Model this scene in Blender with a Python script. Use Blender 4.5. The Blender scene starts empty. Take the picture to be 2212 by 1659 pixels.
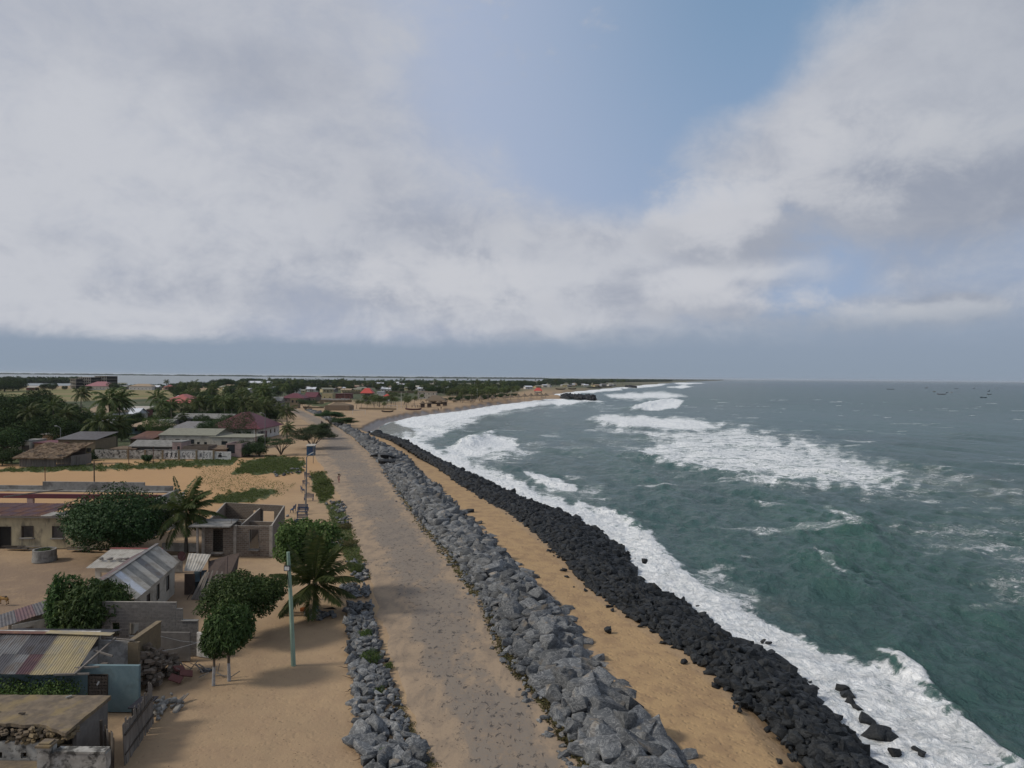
import bpy, bmesh, math, random
import numpy as np
from mathutils import Vector, Matrix
random.seed(7); rng = np.random.default_rng(7)
S = bpy.context.scene; COL = S.collection
# ------------------------------------------------------------------ camera
F = 1534.0; H = 20.0; CX, CY = 1106.0, 829.5          # survey frame: 2212 x 1659
PIT = math.atan(14.5/F); ROL = math.radians(0.518)
_r0 = Vector((1,0,0)); _f = Vector((0,math.cos(PIT),-math.sin(PIT))); _u0 = Vector((0,math.sin(PIT),math.cos(PIT)))
_r = _r0*math.cos(ROL)+_u0*math.sin(ROL); _u = _u0*math.cos(ROL)-_r0*math.sin(ROL)
cd = bpy.data.cameras.new("camera"); cam = bpy.data.objects.new("camera", cd); COL.objects.link(cam)
cam.matrix_world = Matrix(((_r.x,_u.x,-_f.x,0),(_r.y,_u.y,-_f.y,0),(_r.z,_u.z,-_f.z,H),(0,0,0,1)))
cd.sensor_width = 36; cd.lens = F/2212*36; cd.clip_end = 200000; cd.clip_start = 0.5
S.camera = cam
def ray(x, y): return _f*F + _r*(x-CX) - _u*(y-CY)
def P(x, y, z=0.0):
    "survey pixel -> point on the level plane z"
    d = ray(x, y); t = (z-H)/d.z
    return Vector((d.x*t, d.y*t, z))
def PY(x, y, Y):
    "survey pixel -> point on the upright plane at depth Y"
    d = ray(x, y); t = Y/d.y
    return Vector((d.x*t, Y, H+d.z*t))
def px_of(X, Y, Z):
    "world -> survey pixel (numpy)"
    Z = Z-H
    a = X*_r.x+Y*_r.y+Z*_r.z; b = X*_u.x+Y*_u.y+Z*_u.z; c = X*_f.x+Y*_f.y+Z*_f.z
    return CX+F*a/c, CY-F*b/c
# ------------------------------------------------------------------ sky, sun, exposure
SUN_EL, SUN_AZ = math.radians(38), math.radians(-101)      # azimuth from +Y, negative = left
w = bpy.data.worlds.new("World"); S.world = w; w.use_nodes = True
nt = w.node_tree; nt.nodes.clear()
class NT:
    "tiny node-graph helper"
    def __init__(s, tree): s.t = tree
    def n(s, kind, **kw):
        nd = s.t.nodes.new(kind)
        for k, v in kw.items():
            if k == 'ins':
                for i, x in v.items():
                    if isinstance(x, bpy.types.NodeSocket): s.t.links.new(x, nd.inputs[i])
                    else: nd.inputs[i].default_value = x
            else: setattr(nd, k, v)
        return nd
    def m(s, op, a, b=0.0, clamp=False, c=0.0):
        return s.n('ShaderNodeMath', operation=op, use_clamp=clamp, ins={0:a,1:b,2:c}).outputs[0]
    def v(s, op, a, b=(0,0,0)):
        nd = s.n('ShaderNodeVectorMath', operation=op, ins={0:a,1:b})
        return nd.outputs['Value'] if op in ('LENGTH','DOT_PRODUCT','DISTANCE') else nd.outputs[0]
    def mr(s, x, a, b, c=0.0, d=1.0, smooth=True):
        return s.n('ShaderNodeMapRange', interpolation_type='SMOOTHSTEP' if smooth else 'LINEAR', ins={0:x,1:a,2:b,3:c,4:d}).outputs[0]
    def mix(s, f, a, b, blend='MIX'):
        nd = s.n('ShaderNodeMix', data_type='RGBA', blend_type=blend)
        for i, x in ((0,f),(6,a),(7,b)):
            if isinstance(x, bpy.types.NodeSocket): s.t.links.new(x, nd.inputs[i])
            else: nd.inputs[i].default_value = (tuple(x)+(1,) if i and len(x) == 3 else x)
        return nd.outputs[2]
    def noise(s, vec, scale, detail=4, rough=.5, dist=0.0, w=None):
        return s.n('ShaderNodeTexNoise', ins={'Vector':vec,'Scale':scale,'Detail':detail,'Roughness':rough,'Distortion':dist}).outputs[0]
    def sep(s, x): return s.n('ShaderNodeSeparateXYZ', ins={0:x}).outputs
    def comb(s, x, y, z): return s.n('ShaderNodeCombineXYZ', ins={0:x,1:y,2:z}).outputs[0]
g = NT(nt)
dirv = g.n('ShaderNodeTexCoord').outputs['Generated']
dx, dy, dz = g.sep(dirv)
sky = g.n('ShaderNodeTexSky', sky_type='NISHITA', sun_disc=False, sun_elevation=SUN_EL, sun_rotation=SUN_AZ, altitude=20, air_density=1.0, dust_density=1.2, ozone_density=1.4)
el = g.m('ABSOLUTE', dz)
inv = g.m('DIVIDE', 1.0, g.m('ADD', el, 0.16))
pl = g.v('MULTIPLY', dirv, g.comb(inv, inv, 0.0))
pl = g.v('ADD', pl, g.comb(0.0, 0.0, g.m('MULTIPLY', el, 1.5)))
n1 = g.noise(pl, 1.15, 9, .56, .35)
n2 = g.noise(g.v('ADD', pl, (13.1,4.2,2.0)), 2.1, 8, .55, .3)
low = g.v('MULTIPLY', dirv, (1.0,1.0,1.5))
n3 = g.noise(g.v('ADD', low, (3.3,1.0,7.7)), 10.5, 10, .64, .3)
def D(x, y): return ray(x, y).normalized()
def blob(x, y, rx, ry, wgt):
    "soft ellipse of more (or less) cloud round one direction of the sky"
    c = D(x, y); right = Vector((c.y,-c.x,0)).normalized(); up = right.cross(c)
    d = g.v('SUBTRACT', dirv, tuple(c))
    a = g.m('DIVIDE', g.v('DOT_PRODUCT', d, tuple(right)), rx/F); b = g.m('DIVIDE', g.v('DOT_PRODUCT', d, tuple(up)), ry/F)
    f = g.v('DOT_PRODUCT', d, tuple(c))
    r2 = g.m('ADD', g.m('ADD', g.m('MULTIPLY', a, a), g.m('MULTIPLY', b, b)), g.m('MULTIPLY', g.m('MULTIPLY', f, f), 8.0))
    return g.mr(r2, 0.0, 1.0, wgt, 0.0)
def acc(x, items):
    for it in items: x = g.m('ADD', x, blob(*it))
    return x
lowk = g.mr(dz, .05, .42, 1.0, 0.0)
n4 = g.noise(g.v('ADD', g.v('MULTIPLY', dirv, (1.0,1.0,1.15)), (1.3,6.0,.7)), 3.1, 12, .64, .25)
nn = g.m('ADD', g.m('MULTIPLY', n1, 0.15), g.m('ADD', g.m('MULTIPLY', n3, 0.35), g.m('MULTIPLY', n4, .50)))
cov = g.m('ADD', g.m('MULTIPLY', g.m('SUBTRACT', nn, 0.5), 4.4), 0.74)
cov = acc(cov, [(1430,-60,640,480,-1.35),(1430,260,330,260,-.75),(1120,140,330,420,-.45),(1720,440,200,90,-.25),(1750,-120,300,260,-.6),
                (1990,560,460,120,-.30),(1790,650,150,130,-.7),(1850,745,420,50,-.5),(1720,330,300,130,.75),(1560,300,160,90,.35),(1250,460,260,160,-.3),(1330,580,330,130,.55),(1500,730,500,60,.35),(2200,520,240,90,-.4),
                (2160,140,440,330,1.15),(2060,390,340,130,.8),(1560,490,190,80,.85),(1640,395,170,60,.35),(1460,630,130,50,.55),
                (1640,590,190,46,.65),(1870,680,100,50,1.0),(2060,666,100,34,.9),(2050,590,220,90,.45),(1560,655,120,40,.5),(200,350,820,620,.75),(1850,90,190,170,.7),(1640,280,230,110,.55),(1120,600,400,200,.7)])
cf = g.mr(cov, -0.55, 1.50)
tex = g.m('ADD', g.m('MULTIPLY', n2, .12), g.m('ADD', g.m('MULTIPLY', n3, .48), g.m('MULTIPLY', n4, .40)))
shade = g.m('ADD', g.m('MULTIPLY', g.m('SUBTRACT', tex, 0.5), g.m('ADD', 1.7, g.m('MULTIPLY', lowk, 2.9))), 0.55)
shade = acc(shade, [(130,430,620,330,.40),(560,155,220,80,-.22),(450,590,560,90,-.15),(2080,440,420,130,-.38),(1900,180,330,230,.12),
                    (1545,455,150,55,.60),(1600,545,190,45,-.50),(1460,612,110,36,.40),(1660,578,150,30,.35),(1870,680,110,28,.5),
                    (2050,668,90,20,.5),(980,600,420,50,.25),(900,490,400,160,-.18),(700,735,700,34,.15),(700,655,800,40,-.10),(700,690,900,30,.10)])
cloud = g.mix(g.mr(shade, -0.05, 1.05), (3.45,3.75,4.50), (5.45,5.62,6.10))
cloud = g.mix(g.mr(dx, .25, .62, 0.0, .55), cloud, g.v('MULTIPLY', cloud, (.74,.78,.82)))
skyb = g.mix(0.65, g.v('MULTIPLY', sky.outputs[0], (1.0,1.0,1.0)), (2.3,3.7,5.5))
veil = g.mr(dz, 0.52, 0.12, 0.0, 0.80)
skyb = g.mix(veil, skyb, (3.15,3.95,5.6))
skyb = g.mix(g.mr(dx, -.10, .30, .9, 0.0), skyb, (4.0,4.6,6.0))
c = g.mix(cf, skyb, cloud)
# separate cumulus: grey undersides, then lit heads
PF = [(1560,450,190,90),(1470,625,150,60),(1680,650,150,50),(1880,685,120,44),(2062,668,120,32),(1885,335,260,150),(960,610,300,90)]
pn = g.m('MULTIPLY', g.m('SUBTRACT', g.m('ADD', g.m('MULTIPLY', n3, .55), g.m('MULTIPLY', n4, .45)), .5), 5.0)
lo = acc(pn, [(x+r_*.1, y+s_*.7, r_*1.15, s_*.9, .8) for x, y, r_, s_ in PF[:6]])
c = g.mix(g.mr(lo, .20, 1.2, 0.0, .50), c, (3.45,3.72,4.35))
hi = acc(pn, [(x, y, r_, s_, .85) for x, y, r_, s_ in PF])
c = g.mix(g.mr(hi, .30, 1.35, 0.0, .80), c, g.mix(g.mr(dx, .25, .62), (5.75,5.85,6.25), (5.0,5.2,5.6)))
edge = g.m('ADD', dz, g.m('MULTIPLY', g.m('SUBTRACT', n3, .5), 0.030))
ex = g.mr(dx, -.3, .55, 0.0, 1.0)
hz = g.mr(edge, g.m('ADD', 0.036, g.m('MULTIPLY', ex, 0.0)), g.m('ADD', 0.056, g.m('MULTIPLY', ex, 0.055)), 1.0, 0.0)
c = g.mix(hz, c, g.mix(g.mr(dz, 0.0, .05), (2.55,3.15,3.95), (2.65,3.25,4.15)))
below = g.mr(dz, 0.0, -0.02, 0.0, 1.0)
c = g.mix(below, c, (1.2,1.5,1.7))
bg = g.n('ShaderNodeBackground', ins={0:c, 1:0.10})
nt.links.new(bg.outputs[0], g.n('ShaderNodeOutputWorld').inputs[0])
sl = bpy.data.lights.new("sun", 'SUN'); sun = bpy.data.objects.new("sun", sl); COL.objects.link(sun)
sl.energy = 2.5; sl.angle = math.radians(11); sl.color = (1.0,.93,.82)
sd = Vector((math.sin(SUN_AZ)*math.cos(SUN_EL), math.cos(SUN_AZ)*math.cos(SUN_EL), math.sin(SUN_EL)))
sun.rotation_euler = sd.to_track_quat('Z','Y').to_euler()
S.view_settings.view_transform = 'Standard'; S.view_settings.look = 'None'
S.view_settings.exposure = 0.0; S.view_settings.gamma = 1.0
S.render.engine = 'CYCLES'; S.cycles.volume_step_rate = 10.0; S.cycles.max_bounces = 6; S.cycles.transparent_max_bounces = 4
# ------------------------------------------------------------------ tags and meshes
def tag(o, label=None, cat=None, group=None, kind=None):
    if label: o['label'] = label
    if cat: o['category'] = cat
    if group: o['group'] = group
    if kind: o['kind'] = kind
    return o
def thing(name, label, cat, loc=(0,0,0), rz=0.0, group=None):
    o = bpy.data.objects.new(name, None); COL.objects.link(o); o.empty_display_size = .2
    o.location = loc; o.rotation_euler = (0,0,rz)
    return tag(o, label, cat, group)
def link(name, me, parent=None):
    o = bpy.data.objects.new(name, me); COL.objects.link(o)
    if parent is not None: o.parent = parent
    return o
def frame_of(o):
    M = Matrix.Identity(4)
    while o is not None:
        M = (Matrix.Translation(o.location) @ o.rotation_euler.to_matrix().to_4x4()) @ M; o = o.parent
    return M
class MB:
    "collects faces in world coordinates, builds ONE mesh object"
    def __init__(s): s.v = []; s.f = []
    def quad(s, *p):
        n = len(s.v); s.v += [tuple(q) for q in p]; s.f.append(tuple(range(n, n+len(p)))); return s
    def add(s, vs, fs):
        n = len(s.v); s.v += [tuple(q) for q in vs]; s.f += [tuple(i+n for i in f) for f in fs]; return s
    def box(s, c, size, rz=0.0, rx=0.0, ry=0.0):
        M = Matrix.Rotation(rz,3,'Z') @ Matrix.Rotation(ry,3,'Y') @ Matrix.Rotation(rx,3,'X'); c = Vector(c)
        hx, hy, hz_ = size[0]/2, size[1]/2, size[2]/2
        vs = [c + M @ Vector((a*hx,b*hy,d*hz_)) for d in (-1,1) for b in (-1,1) for a in (-1,1)]
        return s.add(vs, [(0,2,3,1),(4,5,7,6),(0,1,5,4),(1,3,7,5),(3,2,6,7),(2,0,4,6)])
    def beam(s, p, q, w_=.08, h_=.08):
        p, q = Vector(p), Vector(q); d = (q-p); L = d.length
        if L < 1e-5: return s
        R = d.to_track_quat('X','Z').to_matrix(); c = (p+q)/2
        vs = [c + R @ Vector((a*L/2,b*w_/2,e*h_/2)) for e in (-1,1) for b in (-1,1) for a in (-1,1)]
        return s.add(vs, [(0,2,3,1),(4,5,7,6),(0,1,5,4),(1,3,7,5),(3,2,6,7),(2,0,4,6)])
    def tube(s, pts, rad, n=8, cap=True):
        pts = [Vector(p) for p in pts]; n0 = len(s.v)
        if not hasattr(rad, '__len__'): rad = [rad]*len(pts)
        for i, p in enumerate(pts):
            t = (pts[min(i+1,len(pts)-1)]-pts[max(i-1,0)]).normalized()
            a = t.cross(Vector((0,1,0)) if abs(t.y) < .8 else Vector((1,0,0))).normalized(); b = t.cross(a)
            for k in range(n):
                th = 2*math.pi*k/n; s.v.append(tuple(p+(a*math.cos(th)+b*math.sin(th))*rad[i]))
        for i in range(len(pts)-1):
            for k in range(n):
                a0 = n0+i*n+k; a1 = n0+i*n+(k+1)%n; s.f.append((a0,a1,a1+n,a0+n))
        if cap: s.f.append(tuple(n0+k for k in range(n))[::-1]); s.f.append(tuple(n0+(len(pts)-1)*n+k for k in range(n)))
        return s
    def prism(s, pts, z0, z1):
        n = len(pts); vs = [(p[0],p[1],z0) for p in pts]+[(p[0],p[1],z1) for p in pts]
        return s.add(vs, [tuple(range(n))[::-1], tuple(range(n,2*n))]+[(i,(i+1)%n,n+(i+1)%n,n+i) for i in range(n)])
    def slab(s, quad, t):
        "thick plate: 4 top corners, thickness t downwards"
        vs = [Vector(q) for q in quad]; nrm = (vs[1]-vs[0]).cross(vs[3]-vs[0]).normalized()
        if nrm.z < 0: nrm = -nrm
        lo = [q-nrm*t for q in vs]
        return s.add(lo+vs, [(3,2,1,0),(4,5,6,7)]+[(i,(i+1)%4,4+(i+1)%4,4+i) for i in range(4)])
    def mesh(s, name, m, M=None, smooth=False):
        me = bpy.data.meshes.new(name); vs = s.v
        if M is not None: vs = [tuple(M @ Vector(q)) for q in vs]
        me.from_pydata(vs, [], s.f); me.validate()
        if m is not None: me.materials.append(m)
        if smooth: me.polygons.foreach_set('use_smooth', [True]*len(me.polygons))
        return me
    def build(s, name, m, parent=None, smooth=False, label=None, kind=None):
        M = frame_of(parent).inverted() if parent is not None else None
        o = link(name, s.mesh(name, m, M, smooth), parent)
        return tag(o, label, None, None, kind)
def np_mesh(name, V, Fq, mats, smooth=False):
    "fast mesh from numpy arrays; Fq is (n,3) or (n,4)"
    me = bpy.data.meshes.new(name); nV = len(V); nF, k = Fq.shape
    me.vertices.add(nV); me.vertices.foreach_set('co', V.astype(np.float32).ravel())
    me.loops.add(nF*k); me.loops.foreach_set('vertex_index', Fq.astype(np.int32).ravel())
    me.polygons.add(nF); me.polygons.foreach_set('loop_start', np.arange(0, nF*k, k, dtype=np.int32))
    me.polygons.foreach_set('loop_total', np.full(nF, k, dtype=np.int32))
    me.update(calc_edges=True)
    if smooth: me.polygons.foreach_set('use_smooth', np.ones(nF, dtype=bool))
    if not isinstance(mats, (list,tuple)): mats = [mats]
    for m_ in mats: me.materials.append(m_)
    return me
def attr(me, name, a):
    at = me.attributes.new(name, 'FLOAT', 'POINT'); at.data.foreach_set('value', a.astype(np.float32))
def copy_tree(src, loc=None, rz=None, scale=None, parent=None, label=None, group=None):
    c_ = src.copy(); COL.objects.link(c_)
    if parent is not None: c_.parent = parent
    if loc is not None: c_.location = loc
    if rz is not None: c_.rotation_euler = (0,0,rz)
    if scale is not None: c_.scale = scale if hasattr(scale,'__len__') else (scale,)*3
    if label: c_['label'] = label
    if group: c_['group'] = group
    for ch in src.children: copy_tree(ch, parent=c_)
    return c_
# ------------------------------------------------------------------ polygons in the survey frame
def seg_dist(U, V, pts, closed):
    best = np.full(U.shape, 1e9); n = len(pts)
    for i in range(n if closed else n-1):
        ax, ay = pts[i]; bx, by = pts[(i+1)%n]; ddx, ddy = bx-ax, by-ay; L2 = ddx*ddx+ddy*ddy+1e-9
        t = np.clip(((U-ax)*ddx+(V-ay)*ddy)/L2, 0, 1)
        best = np.minimum(best, (U-ax-t*ddx)**2+(V-ay-t*ddy)**2)
    return np.sqrt(best)
def poly_sd(U, V, pts):
    "positive inside"
    ins = np.zeros(U.shape, bool); n = len(pts)
    for i in range(n):
        ax, ay = pts[i]; bx, by = pts[(i+1)%n]
        if ay == by: continue
        cnd = ((ay > V) != (by > V)) & (U < (bx-ax)*(V-ay)/(by-ay)+ax); ins ^= cnd
    d = seg_dist(U, V, pts, True); return np.where(ins, d, -d)
def sstep(x, a, b):
    t = np.clip((x-a)/(b-a), 0, 1); return t*t*(3-2*t)
_G = rng.random((256,256))
def vnoise(x, y):
    xi = np.floor(x).astype(int); yi = np.floor(y).astype(int); fx = x-xi; fy = y-yi
    fx = fx*fx*(3-2*fx); fy = fy*fy*(3-2*fy)
    a = _G[xi%256, yi%256]; b = _G[(xi+1)%256, yi%256]; c_ = _G[xi%256, (yi+1)%256]; d = _G[(xi+1)%256, (yi+1)%256]
    return (a*(1-fx)+b*fx)*(1-fy)+(c_*(1-fx)+d*fx)*fy
def fbm(x, y, o=4):
    s_, a = 0, .5
    for i in range(o): s_ = s_+a*vnoise(x*2**i+i*17.3, y*2**i+i*9.1); a *= .5
    return s_/(1-.5**o)
# ------------------------------------------------------------------ materials
MATS = {}
def mat(name, col, col2=None, scale=3.0, rough=.85, bump=.3, bscale=20.0, stain=None, sscale=.7, samt=.5, stretch=(1,1,1), rnd=0.0, spec=.3, metal=0.0, coords='Object', detail=6, contrast=2.5):
    if name in MATS: return MATS[name]
    m_ = bpy.data.materials.new(name); m_.use_nodes = True; t = m_.node_tree; t.nodes.clear(); q = NT(t)
    co = q.n('ShaderNodeNewGeometry').outputs['Position'] if coords == 'World' else q.n('ShaderNodeTexCoord').outputs['Object']
    co = q.v('MULTIPLY', co, stretch)
    if rnd: 
        ri = q.n('ShaderNodeObjectInfo').outputs['Random']; co = q.v('ADD', co, q.comb(q.m('MULTIPLY', ri, 37.0), q.m('MULTIPLY', ri, 91.0), 0.0))
    if col2 is None: col2 = tuple(x*.72 for x in col)
    f_ = q.mr(q.noise(co, scale, detail, .6), .5-.5/contrast, .5+.5/contrast)
    c_ = q.mix(f_, col, col2)
    if stain:
        s_ = q.mr(q.noise(q.v('ADD', co, (5.1,7.7,1.3)), sscale, 8, .65, .4), .48, .62, 0.0, samt)
        c_ = q.mix(s_, c_, stain)
    if rnd:
        hv = q.n('ShaderNodeHueSaturation', ins={'Color':c_, 'Value': q.m('ADD', 1-rnd, q.m('MULTIPLY', ri, 2*rnd))}); c_ = hv.outputs[0]
    b_ = q.n('ShaderNodeBump', ins={'Strength':bump,'Distance':.03,'Height':q.noise(co, bscale, 6, .6)})
    p_ = q.n('ShaderNodeBsdfPrincipled', ins={'Base Color':c_, 'Roughness':rough, 'Metallic':metal, 'Normal':b_.outputs[0], 'Specular IOR Level':spec})
    t.links.new(p_.outputs[0], q.n('ShaderNodeOutputMaterial').inputs[0])
    MATS[name] = m_; return m_
# ------------------------------------------------------------------ coast lines (survey frame -> world)
SEA = -2.5
def line(pts, z): return [tuple(P(x, y, z))[:2] for x, y in pts]
shore = line([(2650,2300),(2230,1850),(1960,1680),(1885,1600),(1850,1560),(1720,1430),(1610,1385),(1500,1300),(1415,1275),(1365,1190),(1310,1150),(1240,1113),(1160,1090),
              (1060,1042),(992,1014),(950,995),(922,978),(891,961),(861,951),(815,939),(806,935.5),(812,929),(838,914.5),(865,907),(891,901),(926,895.5),(960,891.5),(996,887.5),(1035,881),(1070,875),(1110,870),(1140,866.5),(1180,862),(1215,862),(1224,859.5),(1222,857),(1180,855),(1205,850),(1235,846),(1290,841),
              (1345,835.5),(1440,827.6),(1500,824.4),(1560,822.3)], SEA)
shore = [(shore[0][0]+3, 8.0)]+shore+[(9000,30000)]
coast_poly = shore+[(-60000,30000),(-60000,8)]
def table(pts, z):
    w_ = sorted(line(pts, z), key=lambda q: q[1]); a = np.array(w_); return a[:,1], a[:,0]
greyL = table([(1420,1950),(1270,1659),(1190,1540),(1110,1430),(1050,1300),(990,1215),(900,1110),(850,1040),(812,990),(765,945),(738,925),(700,903),(655,884),(622,873)], 0)
greyR = table([(1840,1950),(1540,1659),(1440,1560),(1360,1470),(1280,1370),(1222,1290),(1156,1240),(1056,1140),(985,1080),(926,1020),(874,975),(812,945),(755,920),(712,898),(662,880),(626,870.5)], 0)
blackL = table([(2050,1950),(1725,1659),(1610,1540),(1500,1440),(1345,1330),(1255,1270),(1200,1200),(1090,1110),(1000,1050),(930,1000),(850,953),(800,938)], -.4)
blackR = table([(2350,1950),(1960,1680),(1885,1600),(1850,1560),(1720,1430),(1610,1385),(1500,1300),(1415,1275),(1365,1190),(1310,1150),(1240,1113),(1160,1090),(1060,1046),(992,1018),(950,999),(922,982),(891,964),(861,953.5),(806,936.5)], SEA+.3)
roadL = table([(990,1950),(935,1659),(870,1500),(815,1310),(790,1230),(752,1130),(722,1050),(690,1000),(668,975),(690,945),(683,925),(652,905),(620,888),(600,878)], 0)
roadR = table([(1400,1950),(1265,1659),(1180,1540),(1095,1430),(1040,1300),(980,1215),(890,1110),(840,1040),(805,990),(760,947),(732,925),(694,903),(648,885),(615,874)], 0)
leftL = table([(840,1950),(800,1659),(790,1600),(768,1480),(755,1310)], 0)
leftR = table([(1010,1950),(925,1659),(865,1520),(822,1400),(805,1310)], 0)
def at(tb, y): return np.interp(y, tb[0], tb[1])
def ground_z(X, Y):
    X = np.asarray(X, float); Y = np.asarray(Y, float)
    s_ = poly_sd(X, Y, coast_poly)
    rocky = 1-sstep(Y, 225, 300)
    zr = np.interp(s_, [-60,0,2.0,8.5,13,17], [-9,-2.75,-2.5,-.42,-.18,0])
    zb = np.interp(s_, [-60,0,1.5,5.0,16,40], [-7,-2.55,-2.3,-.60,-.30,0])
    z = zr*rocky+zb*(1-rocky)
    return z, s_
def grid(az0, az1, daz, vs, eye):
    az = np.radians(np.arange(az0, az1+1e-6, daz)); d = eye*F/vs
    A, Dd = np.meshgrid(az, d); k = 1/np.cos(np.clip(A, -math.radians(60), math.radians(60)))
    X = np.sin(A)*Dd*k; Y = np.cos(A)*Dd*k; n, m_ = X.shape
    i = np.arange(n-1)[:,None]*m_+np.arange(m_-1)[None,:]
    return X.ravel(), Y.ravel(), np.stack([i, i+1, i+m_+1, i+m_], -1).reshape(-1,4)
def vrows(v0, v1, step): return np.arange(v0, v1, -step)
# masks in the survey frame, laid on the ground
GRASS = [([(505,1020),(520,1000),(580,984),(640,985),(658,1000),(652,1018),(600,1024),(545,1026)],10,1.0),
         ([(455,1085),(470,1068),(520,1058),(580,1056),(600,1062),(560,1078),(500,1087)],8,1.0),
         ([(410,1045),(440,1005),(520,1000),(560,1030),(640,1045),(600,1075),(470,1060)],22,.36),
         ([(668,1022),(700,1018),(722,1050),(720,1080),(690,1085),(675,1055)],8,.85),
         ([(700,1085),(735,1080),(758,1130),(775,1175),(800,1250),(770,1255),(735,1190),(715,1130)],8,.75),
         ([(40,1010),(120,1005),(300,1000),(520,985),(500,1003),(420,1008),(300,1014),(120,1018),(0,1020),(0,1012)],7,.85),
         ([(0,1002),(0,985),(45,985),(50,1000)],4,.9),
         ([(1030,1300),(1060,1300),(1125,1430),(1205,1540),(1290,1659),(1250,1659),(1170,1535),(1080,1420)],9,.62),
         ([(845,1040),(860,1040),(905,1110),(1000,1215),(1045,1285),(1020,1290),(965,1215),(885,1110)],6,.52),
         ([(800,965),(822,985),(850,1030),(830,1020)],4,.5),
         ([(830,1470),(860,1500),(935,1640),(960,1659),(915,1659),(850,1530)],7,.5),
         ([(300,1090),(350,1078),(440,1092),(380,1110)],12,.3),
         ([(0,1062),(60,1058),(110,1066),(20,1078)],8,.2),
         ([(655,868),(720,868),(700,880),(660,878)],4,.7),([(690,850),(830,850),(850,872),(800,880),(700,868)],6,.45)]
TOWN = [(-400,1012),(-400,860),(0,862),(300,852),(560,838),(900,832),(1100,835),(1150,842),(1100,852),(960,858),(840,872),(760,866),(700,862),(640,872),(620,888),(560,960),(545,985),(500,988),(205,994),(150,1000),(0,990)]
FIELD = [(-600,866),(-600,834),(0,835.5),(200,838),(460,842),(560,841),(520,852),(300,862),(120,868)]
def build_land():
    vs = np.concatenate([vrows(1500, 12, 2.6), np.array([10,8,6,4.5,3.4,2.4,1.6,1.0,.6])])
    X, Y, Q = grid(-60, 52, .16, vs, H)
    z, s_ = ground_z(X, Y)
    near = 1-sstep(Y, 150, 500)
    U, V = px_of(X, Y, np.where(s_ < 20, z, 0))
    road = sstep(X-at(roadL,Y), -1.5, 1)*(1-sstep(X-at(roadR,Y), -1, 1.5))*(1-sstep(Y,430,450))
    flat = np.maximum(road, sstep(Y, 300, 500))
    z = z+((fbm(X/9, Y/9)-.5)*.30-.11)*near*(1-flat)+(fbm(X/1.1, Y/1.1, 3)-.5)*.05*(1-sstep(Y,60,160))*(1-road)-.05*road
    keep = (s_[Q].max(1) > -70)
    Qk = Q[keep]; used = np.unique(Qk); remap = np.zeros(len(X), int); remap[used] = np.arange(len(used))
    me = np_mesh('ground', np.stack([X,Y,z],-1)[used], remap[Qk], M_LAND, True)
    gr = np.zeros_like(X); nz = (fbm(U/14, V/7, 4)-.5)
    for poly, fe, amt in GRASS: gr = np.maximum(gr, sstep(poly_sd(U, V, poly)+nz*fe*2, -fe, fe)*amt)
    town = sstep(poly_sd(U, V, TOWN), -3, 6); field = sstep(poly_sd(U, V, FIELD), -1, 3)
    attr(me, 'grass', gr[used]); attr(me, 'town', (town*(1-field))[used]); attr(me, 'field', field[used])
    bay = sstep(Y, 215, 300)
    wet = (1-sstep(s_+(fbm(X/6,Y/6)-.5)*3, 4.0, 6.0))*bay*(1-.5*sstep(Y,560,660))
    attr(me, 'wet', wet[used]); 
    strip = sstep(X-at(greyR,Y), -1, 0)*(1-bay)*(1-sstep(X-at(blackL,Y), -.6, .4)); attr(me, 'strip', strip[used])
    attr(me, 'far', sstep(Y, 900, 1500)[used])
    cut = (1-sstep(np.abs(s_-3.0+(fbm(X/9,Y/9)-.5)*1.2), 1.5, 3.2))*bay*(1-sstep(Y,560,640)); attr(me,'scarp',cut[used])
    return tag(link('ground', me), kind='structure')
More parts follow.
